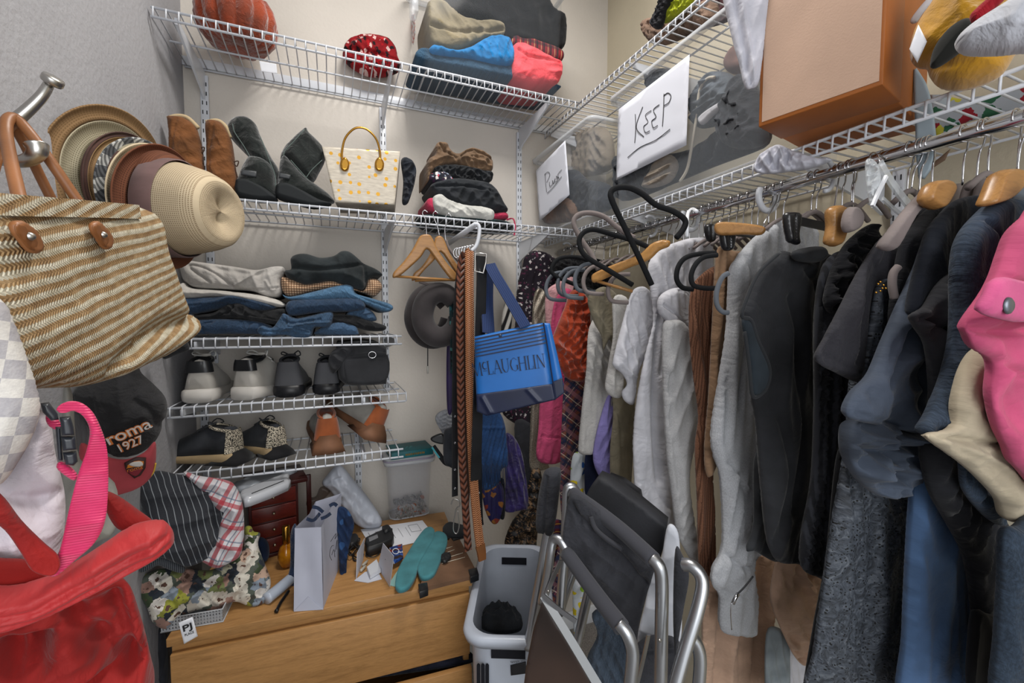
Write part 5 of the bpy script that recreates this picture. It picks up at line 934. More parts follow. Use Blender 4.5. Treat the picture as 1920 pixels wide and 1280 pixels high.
# lettering drawn stroke by stroke (thick stems, thin joins, serifs)
def letters(word, pl, p0, p1, hpx, m, par, sl=0):
    G = {'M': (1.15, [((.08, 0), (.15, 1), 0), ((.15, 1), (.55, 0), 1), ((.55, 0), (.98, 1), 0), ((.98, 1), (1.03, 0), 1), ((.0, 0), (.18, 0), 0), ((.92, 0), (1.14, 0), 0)]),
         'c': (.55, [((.45, .9), (.25, .98), 0), ((.25, .98), (.08, .78), 1), ((.08, .78), (.1, .55), 1), ((.1, .55), (.28, .42), 1), ((.28, .42), (.48, .5), 0), ((.06, .3), (.48, .3), 0)]),
         'L': (.62, [((.12, 0), (.12, 1), 1), ((.0, 1), (.26, 1), 0), ((0, 0), (.55, 0), 0), ((.55, 0), (.58, .22), 0)]),
         'A': (.9, [((.08, 0), (.45, 1), 0), ((.45, 1), (.8, 0), 1), ((.2, .35), (.68, .35), 0), ((0, 0), (.2, 0), 0), ((.68, 0), (.95, 0), 0)]),
         'U': (.9, [((.12, 1), (.12, .3), 1), ((.12, .3), (.3, .02), 1), ((.3, .02), (.55, .02), 0), ((.55, .02), (.72, .3), 0), ((.72, .3), (.72, 1), 0), ((0, 1), (.26, 1), 0), ((.6, 1), (.85, 1), 0)]),
         'G': (.9, [((.75, .82), (.5, 1), 0), ((.5, 1), (.2, .85), 0), ((.2, .85), (.06, .5), 1), ((.06, .5), (.2, .12), 1), ((.2, .12), (.5, 0), 0), ((.5, 0), (.76, .12), 0), ((.76, .12), (.76, .42), 1), ((.62, .42), (.88, .42), 0)]),
         'H': (.95, [((.12, 0), (.12, 1), 1), ((.75, 0), (.75, 1), 1), ((.12, .52), (.75, .52), 0), ((0, 0), (.25, 0), 0), ((0, 1), (.25, 1), 0), ((.62, 0), (.88, 0), 0), ((.62, 1), (.88, 1), 0)]),
         'I': (.36, [((.14, 0), (.14, 1), 1), ((.02, 0), (.27, 0), 0), ((.02, 1), (.27, 1), 0)]),
         'N': (.95, [((.12, 0), (.12, 1), 0), ((.12, 1), (.75, 0), 1), ((.75, 0), (.75, 1), 0), ((0, 0), (.24, 0), 0), ((.62, 1), (.88, 1), 0)])}
    tot = sum(G[c][0] for c in word); a, b = pl.px(*p0), pl.px(*p1); u = (b - a) / tot; up_ = pl.n.cross(u).normalized() * ((pl.px(p0[0], p0[1] - hpx) - a).length); x = 0
    for c in word:
        vv, ff = [], []
        for (q0, q1, th) in G[c][1]:
            A_ = a + u * (x + q0[0]) + up_ * q0[1]; B_ = a + u * (x + q1[0]) + up_ * q1[1]; dr_ = (B_ - A_).normalized(); w = pl.n.cross(dr_) * (.0014 if th else .00055); i = len(vv)
            vv += [A_ - w, B_ - w, B_ + w, A_ + w] + [p + pl.n * .0006 for p in (A_ - w, B_ - w, B_ + w, A_ + w)]; ff += [[i, i + 1, i + 2, i + 3], [i + 7, i + 6, i + 5, i + 4], [i, i + 3, i + 7, i + 4], [i + 1, i, i + 4, i + 5], [i + 2, i + 1, i + 5, i + 6], [i + 3, i + 2, i + 6, i + 7]]
        mk('lettering', vv, ff, m, par, False); x += G[c][0]
letters('McLAUGHLIN', Pl(fp.o + fp.n * .006, fp.n), (886, 706), (1025, 688), 25, solid('10152c', .5), t)
ribbon('webbing_handle', [D(x, y, d) for x, y, d in ((918, 495, 1.3), (928, 515, 1.27), (948, 548, 1.24), (985, 612, 1.2))], .034, .003, NVS, t, side=(1, .2, .55)); ribbon('webbing_handle', [D(x, y, d) for x, y, d in ((916, 500, 1.32), (914, 540, 1.32), (914, 580, 1.31), (916, 625, 1.27))], .04, .003, NVS, t, side=(1, .2, 0))
# laundry basket
LB = solid('b3bac6', .4, coat=.15, var=.04); lz = .75
def lring(sc, z, ex=0): return rrect(.504, 1.207, .105 * sc + ex, .22 * sc + ex, .06, z, 7, R(-25))
t = thing('laundry_basket', 'tall pale blue-white plastic laundry basket with slotted sides', 'laundry basket', (.504, 1.207, 0))
loft('basket_wall', [lring(.84, 0), lring(.9, .35), lring(1.0, lz)] , LB, t, False); loft('inner_wall', [lring(1.0, lz, -.004), lring(.9, .35, -.004), lring(.84, .004, -.004)], LB, t, False); loft('base', [lring(.84, .0), lring(.84, .006)], LB, t)
loft('rim', [lring(1, lz - .02, .0), lring(1, lz - .025, .016), lring(1, lz - .008, .02), lring(1, lz + .002, .016), lring(1, lz + .004, .006), lring(1, lz, -.004)], LB, t, False)
def wallpt(a, z, ex):
    r = lring(.84 + .16 * z / lz, z, ex); n = len(r); x = a * n; i = int(x) % n; return r[i].lerp(r[(i + 1) % n], x - int(x))
holes = solid('1b1c22', .8); N_ = len(lring(1, 1))
def near(px_, py_, X=None): pass
rr_ = lring(1, lz); seg_ = [(rr_[i], rr_[(i + 1) % len(rr_)]) for i in range(len(rr_))]
def slot_row(p, q, z0, z1, k, ex, w=.009, gap=None):
    for i in range(k):
        c = V(p).lerp(V(q), (i + .5) / k); al = (V(q) - V(p)).normalized(); nn = V((al.y, -al.x, 0)); a = [c - al * w / 2, c + al * w / 2]
        sl = .16 * .24; pts = [V((x.x, x.y, z)) for x, z in ((a[0], z0 + .004), (a[0], z1 - .004), (a[0] + al * w * .3, z1), (a[1] - al * w * .3, z1), (a[1], z1 - .004), (a[1], z0 + .004), (a[1] - al * w * .3, z0), (a[0] + al * w * .3, z0))]
        prism('slot', pts, nn * ex, holes, t)
ci = lring(.965, .62, -.004)
# right-hand inner wall slots (seen over the rim) and front slots
R12 = Matrix.Rotation(R(-25), 3, 'Z'); cen = V((.504, 1.207, 0))
def L2(x, y): return cen + R12 @ V((x, y, 0))
for (z0, z1, sc) in ((.57, .65, .965), (.47, .55, .945), (.37, .45, .92)):
    slot_row(L2(.105 * sc - .0045, .14), L2(.105 * sc - .0045, -.14), z0, z1, 10, .002)
    slot_row(L2(-.105 * sc - .002, .15), L2(-.105 * sc - .002, -.15), z0, z1, 10, -.002)
for (z0, z1, sc) in ((.6, .69, .985), (.48, .58, .965), (.36, .46, .93)): slot_row(L2(-.085, -.22 * sc + .0), L2(-.05, -.22 * sc + .0), z0 - .02, z1 - .02, 3, .004)
for yy, q in ((1, .22), (-1, -.22)): prism('handle_hole', [V((p.x, p.y, z)) for p, z in ((L2(-.045, q * 1.0 + .003 * yy), lz - .06), (L2(.045, q + .003 * yy), lz - .06), (L2(.045, q + .003 * yy), lz - .035), (L2(-.045, q + .003 * yy), lz - .035))], (R12 @ V((0, -.012 * yy, 0))), holes, t)
fpL = Pl(L2(0, -.212), R12 @ V((0, -1, 0)) ); lb_ = slab('sticker', [(957, 1247), (986, 1240), (988, 1262), (958, 1266)], Pl(fpL.o + fpL.n * .006, fpL.n), INK, t, t=.0008, sm=1, n=40)
txt('sticker_lettering', 'Rectangular Laundry', Pl(fpL.o + fpL.n * .006, fpL.n), (958, 1243), (988, 1238), .006, solid('50545c', .7), t)
tag(slab('dark_laundry', [(898, 1168), (908, 1148), (930, 1136), (952, 1138), (972, 1152), (980, 1172), (960, 1180), (925, 1180)], PZ(.6), cloth('26292d', .35, crump=22), None, t=.04, fold=('c', .015, 16)), 'dark grey laundry heaped inside the pale basket', 'laundry')
# folding chairs leaning against the clothes
GF = cloth('34353a', .15, weave=500, crump=18); GF2 = cloth('3d3e44', .12, weave=500)
def at_(l): return [D(x, y, d) for x, y, d in l]
t = thing('folding_chair', 'folded camping chair with aluminium tube frame and charcoal fabric, front one', 'chair', D(1200, 1290, .8))
slab('backrest', [(1066, 935), (1078, 925), (1110, 945), (1150, 975), (1190, 1010), (1228, 1046), (1222, 1085), (1214, 1110), (1200, 1165), (1185, 1230), (1150, 1150), (1110, 1080), (1070, 1030), (1055, 1018), (1058, 980)], PC(1140, 1040, .93, yaw=-10), GF, t, t=.012, fold=('c', .004, 9), n=1800, cr=[([(1070, 945), (1110, 985), (1160, 1030), (1215, 1095)], .004, -.008), ([(1075, 940), (1090, 975)], .004, -.01)])
tube('fabric_sleeve', at_([(1074, 925, 1.02), (1120, 958, .95), (1170, 998, .89), (1226, 1050, .82)]), .0155, GF2, t, 14)
tube('frame_tube', at_([(1222, 1046, .82), (1236, 1062, .81), (1241, 1095, .81), (1240, 1180, .81), (1238, 1300, .81)]), .0122, ALU, t, 16); tube('frame_tube', at_([(1084, 930, 1.02), (1074, 914, 1.03), (1064, 918, 1.03), (1062, 960, 1.03), (1058, 1040, 1.03), (1050, 1150, 1.03)]), .0115, ALU, t, 14)
tube('arm_sleeve', at_([(1062, 1036, .96), (1095, 1082, .9), (1130, 1130, .84), (1166, 1176, .79)]), .016, GF2, t, 14); tube('frame_tube', at_([(1160, 1168, .79), (1176, 1188, .78), (1186, 1220, .78), (1184, 1260, .78), (1178, 1310, .78)]), .0118, ALU, t, 16)
tube('frame_tube', at_([(1066, 1040, .96), (1052, 1014, .97), (1038, 1012, .98), (1032, 1035, .98), (1026, 1080, .99), (1016, 1130, 1.0)]), .0108, ALU, t, 14)
ribbon('folding_bar', at_([(1019, 1118, .93), (1070, 1200, .86), (1130, 1300, .79)]), .016, .010, solid('8e9296', .6, .4), t, side=(1, -.4, .2)); ribbon('thin_brace', at_([(1052, 1050, .97), (1036, 1085, .98), (1022, 1122, .98)]), .012, .003, ALU, t, side=(1, 0, .3)); ribbon('thin_brace', at_([(1018, 1116, .92), (1048, 1142, .9), (1080, 1165, .88)]), .010, .003, ALU, t, side=(0, .3, 1)); ribbon('thin_brace', at_([(1216, 1190, .84), (1205, 1240, .84), (1190, 1300, .84)]), .008, .003, ALU, t, side=(1, 0, .2))
tube('pull_strap', at_([(1108, 968, .93), (1116, 990, .92), (1140, 1012, .9), (1166, 1028, .89)]), .005, GF, t, 8)
for x, y, d in ((1237, 1200, .80), (1028, 1108, .97)): lathe('rivet', [(0, .003), (.003, .002), (.0035, 0)], D(x, y, d - .012), EYE - D(x, y, d), STEEL, t, 10)
t = thing('folding_chair', 'rear folded chair whose black padded arm leans beside the laundry basket', 'chair', D(1000, 1200, 1.15))
slab('arm_pad', [(1018, 890), (1028, 878), (1046, 876), (1052, 886), (1048, 930), (1042, 975), (1034, 1002), (1016, 998), (1005, 990), (1008, 940)], PC(1030, 940, 1.12), GF, t, t=.022, cr=[([(1026, 890), (1020, 995)], .004, -.008)]); tube('frame_tube', at_([(1030, 985, 1.12), (1020, 1040, 1.12), (1010, 1100, 1.12), (998, 1166, 1.12), (990, 1215, 1.12)]), .0132, ALU, t, 14)
tube('frame_tube', at_([(1078, 1060, 1.15), (1060, 1110, 1.15), (1048, 1150, 1.15)]), .013, ALU, t, 12); tube('frame_tube', at_([(1105, 1105, 1.1), (1092, 1160, 1.1), (1078, 1230, 1.1), (1066, 1300, 1.1)]), .012, ALU, t, 12)
t = thing('folding_chair', 'folded chair with bent aluminium tubes under the grey hoodie, rightmost one', 'chair', D(1290, 1290, .72))
tube('frame_tube', at_([(1281, 1058, .8), (1296, 1060, .79), (1312, 1076, .78), (1317, 1100, .77), (1306, 1150, .76), (1284, 1220, .75), (1262, 1300, .74)]), .0115, ALU, t, 16); tube('frame_tube', at_([(1292, 1190, .78), (1306, 1206, .78), (1313, 1240, .78), (1308, 1310, .78)]), .0112, ALU, t, 14)
slab('seat_fabric', [(1266, 1030), (1282, 1045), (1292, 1080), (1282, 1140), (1272, 1200), (1266, 1230), (1262, 1150)], PC(1275, 1120, .9), GF, t, t=.01); slab('seat_fabric', [(1196, 1205), (1272, 1200), (1272, 1290), (1200, 1320)], PC(1235, 1250, .95), GF, t, t=.01, cr=[([(1200, 1218), (1270, 1212)], .004, -.006)])
# boards and bags between the chairs
tag(slab('black_box_file', [(1122, 894), (1140, 902), (1200, 944), (1251, 986), (1246, 1020), (1238, 1046), (1190, 1006), (1140, 966), (1094, 938), (1104, 918)], PC(1170, 965, 1.05, yaw=-8), solid('26272b', .7, var=.2, bs=200), None, t=.004, back=.05, rr=.004, sm=1, n=300), 'black cardboard folder box leaning behind the front folding chair', 'box')
tag(slab('black_label_case', [(1142, 892), (1168, 902), (1200, 925), (1204, 946), (1170, 930), (1150, 912)], PC(1172, 918, 1.12, yaw=-8), solid('1c1d20', .5), None, t=.004, back=.03, rr=.004, sm=1, n=200), 'black case with white lettering strip behind the black folder box', 'case')
tag(slab('white_poster_board', [(1252, 985), (1272, 1000), (1276, 1080), (1276, 1200), (1240, 1208), (1196, 1206), (1210, 1130), (1228, 1050), (1240, 1046)], PC(1240, 1100, .98), solid('c9ccd4', .6, var=.04), None, t=.006, fold=('c', .003, 8), rr=.01), 'white bent poster board behind the front folding chair', 'board')
m = M('dark_board', .35, coat=.1); m.col(m.ramp(m.noise(3, m.map(), 3), [(.35, '2c2523'), (.65, '4a3a33')])); tag(slab('dark_brown_panel', [(1018, 1124), (1040, 1156), (1085, 1228), (1126, 1300), (980, 1300), (988, 1240), (1000, 1180)], PC(1040, 1220, .98, yaw=-6), m.m, None, t=.003, back=.01, rr=.003, sm=1, n=300), 'dark brown rigid panel beside the laundry basket', 'panel')
tag(slab('grey_denim_cloth', [(1110, 1150), (1140, 1145), (1165, 1180), (1180, 1230), (1176, 1300), (1120, 1300), (1100, 1240), (1120, 1190)], PC(1140, 1220, .95), denim('3a4450', .2, 10), None, t=.02, fold=('v', .006, 14)), 'faded grey denim cloth hanging behind the front chair legs', 'cloth')
# ================================================================ hanging clothes along the right wall
def azt(x): return math.tan(YAW + math.atan((x - 960) / FPX))
def Yof(x, X=.78): return X / azt(x)
HC = 'clothes hanging on the right wall rod'
def g(nm, label, cat, xl, pts, m, t=.022, Y=None, n=1500, fold=('v', .008, 9), parent=None, X=.78, **kw):
    """a garment hanging square to the rod: its plane crosses the rod at Y, its near edge sits at X"""
    y = Y if Y is not None else Yof(xl, X)
    o = slab(nm, pts, PV(.8, y + .008, 1.2, y - .008), m, parent, t=t * .62, n=n, fold=(fold[0], fold[1] * 1.15, fold[2]), rr=kw.pop('rr', .016), **kw)
    if not parent: tag(o, label, cat, HC)
    o['_y'] = y; return o
HEA = cloth('a9a9aa', .06, heather=.1, crump=7); HEA2 = cloth('a8aaae', .06, heather=.12, crump=7); WHF = cloth('bcbcc2', .05, crump=8); WHL = cloth('b3b1ae', .06, heather=.1, crump=8)
CHAR = cloth('26272b', .2, crump=8); SLATE = cloth('3e4653', .18, crump=9); LACE0 = None
# --- far end, around the corner of the rod
FLD = blobs('1c161f', ['b9b3b2', '4a2238', '1c161f', '8f8a8c', '3a1a2c'], 75, .38, .02)
o = tag(slab('floral_dress', [(984, 482), (1000, 470), (1018, 472), (1034, 480), (1046, 496), (1044, 520), (1034, 545), (1028, 575), (1022, 610), (1016, 660), (1000, 700), (996, 760), (995, 816), (975, 800), (940, 768), (950, 690), (966, 610), (968, 560), (974, 520), (980, 500)], PY(1.66), FLD, None, t=.04, fold=('v', .01, 9), n=1800), 'dark floral dress with white flowers at the far end of the rod', 'dress', HC)
tag(slab('black_fluffy_jacket', [(1040, 485), (1075, 478), (1120, 485), (1150, 500), (1140, 540), (1090, 550), (1050, 530), (1036, 505)], PY(1.58), cloth('121214', .4, crump=60), None, t=.03, fold=('c', .008, 30)), 'black fluffy jacket top behind the rust blouse', 'jacket', HC)
tag(slab('blue_fringed_scarf', [(898, 770), (930, 768), (945, 790), (950, 830), (952, 870), (940, 880), (935, 905), (915, 918), (904, 912), (900, 860)], PY(1.50), denim('1f3a60', .35), None, t=.015, fold=('v', .006, 16), cr=[([(902, 800), (945, 800)], .004, .003)]), 'blue scarf with dark fringe hanging below the blue tote', 'scarf', HC)
tubes('fringe', [[PY(1.48).px(x, 868 + (x % 7)), PY(1.475).px(x + 3, 905 + (x * 7 % 13))] for x in range(904, 952, 3)], .0014, cloth('14233c', .2), bpy.data.objects['blue_fringed_scarf'], 4)['kind'] = 'stuff'
tag(slab('purple_satin_robe', [(946, 820), (960, 815), (975, 840), (984, 880), (990, 945), (975, 956), (945, 956), (948, 900)], PY(1.56), cloth('241a4c', .35, sheen=.3, rough=.35, crump=14), None, t=.02, fold=('v', .01, 14)), 'shiny deep purple satin robe hem below the blue scarf', 'robe', HC)
tag(slab('multicolour_silk_scarf', [(905, 905), (935, 900), (945, 930), (936, 975), (922, 980), (908, 950)], PY(1.52), blobs('20194a', ['7d2f22', '1b1846', '8a5a26', '2c2a6a'], 40, .6, .02, .4), None, t=.012, fold=('v', .006, 20)), 'purple, orange and blue patterned silk below the blue scarf', 'scarf', HC)
tag(slab('black_trousers', [(966, 790), (1000, 800), (1006, 860), (1000, 905), (985, 925), (972, 880)], PY(1.63), CHAR, None, t=.02), 'black trousers hanging between the purple robe and silver sleeve', 'trousers', HC)
tag(slab('dark_grey_skirt', [(930, 905), (945, 900), (946, 965), (936, 970), (930, 940)], PY(1.535), cloth('17181c', .2), None, t=.012), 'narrow black garment strip between the silk scarf and purple robe', 'clothing', HC)
m = M('black_gold_lace', .5); v = m.map(); vo = m.n('TexVoronoi'); vo.inputs['Scale'].default_value = 55; m.l(v, vo.inputs['Vector']); m.col(m.mix(m.ramp(m.noise(60, v, 4, .7, 1.5), [(.52, 0.0), (.56, 1.0)]), '131214', '7c6248')); m.bump(m.noise(80, v, 3), .6, .003)
tag(slab('black_gold_dress', [(1000, 880), (1014, 885), (1012, 960), (1006, 1010), (1000, 1060), (985, 1080), (962, 1050), (946, 1022), (960, 980), (982, 950), (992, 905)], PY(1.60), m.m, None, t=.03, fold=('c', .01, 14)), 'black and bronze embroidered lace dress above the laundry basket', 'dress', HC)
tag(slab('grey_bag_loop', [(945, 572), (958, 566), (960, 590), (955, 625), (940, 628)], PY(1.72), stripes('b5b2ab', '1a1a1c', .03, .5, R(20)), None, t=.012), 'black and cream striped handle behind the blue tote', 'bag', HC)
m = M('silver_sequin', .35, .5); v = m.map(); m.col(m.ramp(m.noise(260, v, 3, .8), [(.35, '4d4741'), (.6, 'a59b8c')])); m.bump(m.noise(300, v, 2), .6, .002)
g('sequin_cardigan', 'silver-beige metallic knit sleeve hanging left of the pink sleeve', 'cardigan', 993, [(1000, 560), (1020, 545), (1030, 600), (1016, 700), (1014, 800), (1028, 870), (1030, 876), (1012, 882), (993, 876), (994, 800), (998, 700)], m.m, Y=1.60)
PNK = cloth('b0346a', .08, crump=10); PNK2 = cloth('b04468', .08, crump=10)
g('light_pink_blouse', 'pale pink satin blouse shoulder left of the rust blouse', 'blouse', 1020, [(1024, 550), (1045, 530), (1075, 520), (1070, 560), (1050, 610), (1035, 640), (1024, 610)], cloth('b98a8e', .12, sheen=.3, rough=.5, crump=14), Y=1.55)
g('magenta_sweater', 'magenta pink sweater with a long sleeve below the blue tote', 'sweater', 1008, [(1042, 560), (1062, 540), (1080, 560), (1070, 620), (1062, 700), (1060, 780), (1054, 830), (1050, 866), (1008, 862), (1010, 800), (1014, 740), (1030, 660), (1034, 600)], PNK2, Y=1.50, t=.028, cr=[([(1012, 816), (1050, 820)], .003, -.006)])
PLD = plaid('4f3b48', [(.05, .3, .22, '8a4f3a', .7), (.05, .65, .14, '1c2744', .85), (.05, .88, .04, 'c9b0a0', .8), (.05, .12, .04, 'b5495c', .7)], [(.06, .3, .25, '9a6a72', .6), (.06, .7, .14, '22304c', .8), (.06, .95, .05, 'd0c4b0', .7)], R(38))
g('madras_dress', 'madras plaid dress in rust, navy and pink left of the white long-sleeved top', 'dress', 1055, [(1060, 700), (1080, 690), (1100, 720), (1092, 800), (1086, 880), (1075, 940), (1080, 1010), (1068, 1110), (1040, 1140), (1030, 1100), (1052, 1000), (1050, 920), (1052, 830)], PLD, Y=1.36)
g('plaid_flannel_shirt', 'dark red plaid shirt low behind the folding chairs', 'shirt', 1030, [(1030, 985), (1052, 975), (1062, 1000), (1056, 1060), (1048, 1120), (1030, 1130), (1026, 1060)], plaid('5c2228', [(.03, .5, .4, '1a2440', .8)], [(.03, .5, .4, '26305a', .7), (.03, .9, .08, 'c0a030', .7)]), Y=1.40)
LEM = blobs('b9bfc4', ['c9b423', '24559a', '7fa32a', 'c9ccd2', '2c66b0'], 34, .42, .02)
g('lemon_print_dress', 'white dress with blue, yellow and green citrus print behind the folding chair', 'dress', 1070, [(1074, 855), (1095, 848), (1112, 852), (1110, 900), (1100, 940), (1098, 1000), (1096, 1100), (1092, 1180), (1078, 1200), (1074, 1100), (1080, 1000), (1070, 925)], LEM, Y=1.27)
g('navy_print_dress', 'navy dress with a green edge between the citrus print and lavender cloth', 'dress', 1098, [(1098, 852), (1116, 850), (1130, 880), (1128, 905), (1112, 905), (1098, 930)], cloth('151d36', .2), Y=1.235, t=.012)
g('lavender_dress', 'lavender dress hem showing below the white long-sleeved top', 'dress', 1112, [(1112, 850), (1140, 740), (1150, 760), (1150, 900), (1146, 935), (1130, 905)], cloth('8078b0', .08, crump=10), Y=1.18)
RUS = cloth('8c3318', .12, crump=18, sheen=.3)
g('rust_blouse', 'rust orange crinkled blouse with gathered hem beside the blue tote', 'blouse', 1030, [(1060, 575), (1072, 545), (1090, 548), (1104, 570), (1106, 610), (1102, 650), (1096, 700), (1088, 716), (1062, 708), (1052, 690), (1034, 672), (1030, 650), (1042, 620)], RUS, Y=1.30, t=.045, fold=('c', .010, 16), n=1900, cr=[([(1050, 655), (1072, 672), (1078, 700)], .005, -.018), ([(1036, 655), (1060, 668)], .004, -.012), ([(1075, 560), (1068, 620), (1056, 650)], .006, -.008)])
g('white_knit_top', 'off-white slub knit long-sleeved top right of the plaid dress', 'top', 1086, [(1104, 620), (1120, 590), (1135, 600), (1148, 640), (1150, 700), (1142, 780), (1137, 830), (1120, 846), (1105, 852), (1088, 850), (1085, 835), (1092, 760), (1100, 690)], WHL, Y=1.20, t=.03)
OLV = cloth('77705f', .08, crump=10)
g('olive_vest', 'sage olive sleeveless vest with drawstring right of the white knit top', 'vest', 1100, [(1102, 562), (1115, 545), (1135, 538), (1160, 560), (1180, 640), (1190, 760), (1186, 860), (1180, 935), (1166, 938), (1148, 932), (1144, 850), (1150, 780), (1148, 720), (1152, 660), (1142, 636), (1132, 655), (1128, 630), (1112, 600)], OLV, Y=1.13, t=.02, cr=[([(1112, 585), (1140, 625), (1140, 660)], .003, .006), ([(1150, 760), (1160, 800), (1162, 860)], .003, -.008)])
g('light_grey_cardigan', 'light grey ribbed garment behind the white ruffle tee', 'cardigan', 1135, [(1150, 560), (1175, 560), (1185, 620), (1170, 700), (1162, 745), (1136, 732), (1140, 690), (1150, 630)], WHL, Y=1.07)
g('white_ruffle_tee', 'white T-shirt with curled ruffled sleeve edge', 't-shirt', 1152, [(1180, 560), (1192, 540), (1212, 540), (1224, 570), (1222, 640), (1200, 690), (1194, 712), (1188, 756), (1172, 752), (1166, 735), (1176, 720), (1166, 700), (1150, 686), (1152, 665), (1166, 610)], WHF, Y=1.01, cr=[([(1160, 680), (1180, 700), (1196, 708)], .003, .006), ([(1164, 700), (1180, 712), (1170, 735)], .003, -.008)])
g('white_sweatshirt', 'white sweatshirt with a drooping cuffed sleeve beside the light grey hoodie', 'sweatshirt', 1187, [(1216, 500), (1232, 470), (1262, 456), (1300, 446), (1330, 455), (1330, 540), (1290, 560), (1262, 640), (1250, 740), (1262, 840), (1270, 940), (1272, 998), (1248, 985), (1226, 960), (1196, 944), (1190, 900), (1188, 820), (1196, 740), (1212, 660), (1226, 600), (1220, 540)], WHF, Y=.955, t=.028, n=2400, cr=[([(1236, 560), (1226, 680), (1222, 800), (1232, 900)], .007, -.014), ([(1190, 902), (1215, 905), (1240, 940), (1268, 962)], .003, -.006), ([(1250, 500), (1246, 600), (1236, 700)], .006, -.008), ([(1300, 455), (1285, 500), (1262, 560)], .006, -.008)])
g('white_cap_sleeve_top', 'white top with a rolled cap sleeve above the light grey hoodie', 'top', 1222, [(1236, 560), (1250, 545), (1275, 540), (1296, 560), (1300, 620), (1290, 640), (1270, 625), (1248, 600), (1236, 585)], WHF, Y=.90, t=.03, cr=[([(1240, 572), (1262, 590), (1290, 622)], .004, -.01)])
g('light_grey_hoodie', 'pale grey heather sweatshirt hanging left of the brown cardigan', 'sweatshirt', 1243, [(1244, 620), (1258, 600), (1285, 610), (1302, 680), (1308, 760), (1308, 800), (1296, 850), (1290, 900), (1300, 980), (1312, 1050), (1316, 1066), (1300, 1056), (1284, 1030), (1270, 1000), (1262, 940), (1252, 860), (1246, 760)], HEA, Y=.865, t=.03, n=2000, cr=[([(1252, 700), (1256, 820), (1275, 960)], .006, -.008), ([(1266, 1000), (1300, 1010)], .003, -.005)])
BRN = stripes('6e4c3a', '543728', .0055, .35); TAN = cloth('80664f', .12, crump=9)
g('brown_cardigan', 'brown ribbed knit cardigan between two grey garments', 'cardigan', 1292, [(1296, 545), (1315, 515), (1345, 500), (1362, 540), (1352, 680), (1338, 800), (1334, 900), (1340, 1000), (1336, 1098), (1316, 1102), (1310, 1040), (1308, 940), (1304, 840), (1310, 780), (1300, 700), (1293, 620)], BRN, Y=.80, n=2000, fold=('v', .010, 12))
g('tan_wrap_top', 'taupe wrap top with pointed collar clipped on a black trouser hanger', 'top', 1328, [(1345, 470), (1358, 462), (1372, 470), (1395, 480), (1398, 560), (1380, 660), (1362, 760), (1352, 830), (1338, 880), (1326, 892), (1322, 840), (1330, 740), (1336, 620), (1340, 540)], TAN, Y=.755, n=1800, fold=('v', .009, 11))
g('grey_hoodie', 'grey heather zip hoodie with kangaroo pocket, longest of the grey ones', 'hoodie', 1338, [(1368, 540), (1372, 500), (1398, 462), (1432, 430), (1470, 408), (1510, 410), (1530, 460), (1500, 540), (1440, 620), (1425, 700), (1430, 780), (1438, 870), (1440, 960), (1436, 1020), (1414, 1060), (1418, 1120), (1410, 1184), (1386, 1190), (1352, 1180), (1350, 1120), (1336, 1096), (1338, 1066), (1356, 1020), (1352, 900), (1338, 850), (1336, 800), (1352, 700), (1364, 620)], HEA2, Y=.715, t=.032, n=3200, cr=[([(1390, 480), (1400, 540), (1388, 640), (1375, 760)], .006, -.009), ([(1356, 860), (1380, 900), (1386, 930), (1375, 1010)], .004, -.010), ([(1356, 870), (1384, 905), (1400, 912), (1436, 900)], .003, .006), ([(1352, 1030), (1390, 1060), (1436, 1030)], .005, -.012), ([(1345, 1100), (1380, 1110), (1412, 1070)], .004, -.008), ([(1360, 650), (1352, 760), (1350, 830)], .005, -.006)])
hz = bpy.data.objects['grey_hoodie']; hpl = PV(.8, .67, 1.2, .654)
tube('zip_pull', [hpl.px(x, y) for x, y in ((1384, 1112), (1378, 1122), (1374, 1132))], .004, CHROME, hz, 8, n=1); tube('drawstring', [hpl.px(x, y) for x, y in ((1372, 1130), (1370, 1150), (1372, 1180))], .0014, CHROME, hz, 6); tube('zip_teeth', [hpl.px(x, y) for x, y in ((1412, 1080), (1396, 1100), (1384, 1112))], .002, INK, hz, 6)
LIN = cloth('b39580', .1, crump=14, weave=300)
g('tan_linen_trousers', 'tan crinkled linen trousers below the grey hoodie', 'trousers', 1318, [(1322, 1090), (1350, 1060), (1420, 1040), (1464, 1050), (1468, 1120), (1440, 1180), (1446, 1300), (1316, 1320), (1318, 1200)], LIN, Y=.80, t=.03, n=2200, fold=('v', .012, 13))
g('tan_linen_shirt', 'tan crinkled linen hem below the black vest', 'shirt', 1466, [(1466, 1040), (1500, 1030), (1545, 1050), (1540, 1140), (1528, 1200), (1512, 1246), (1490, 1230), (1466, 1180), (1448, 1120)], LIN, Y=.665, t=.03, n=1500, fold=('c', .010, 12))
g('pale_denim_leg', 'pale grey-blue denim hem between the tan linen pieces', 'jeans', 1440, [(1438, 1190), (1466, 1180), (1478, 1210), (1476, 1320), (1440, 1330)], cloth('7f888d', .15, weave=500), Y=.70, t=.015)
g('white_long_skirt', 'white fabric hem at the bottom between the tan linen and black dress', 'skirt', 1478, [(1470, 1190), (1500, 1200), (1514, 1240), (1512, 1330), (1474, 1330)], WHF, Y=.72, t=.015)
VST = cloth('27282b', .15, crump=7, weave=600)
g('charcoal_tunic', 'dark charcoal tunic hanging just behind the black vest', 'top', 1415, [(1416, 860), (1440, 840), (1480, 860), (1480, 1000), (1460, 1052), (1414, 1032), (1400, 1030), (1414, 980)], cloth('303235', .15), Y=.66, t=.018)
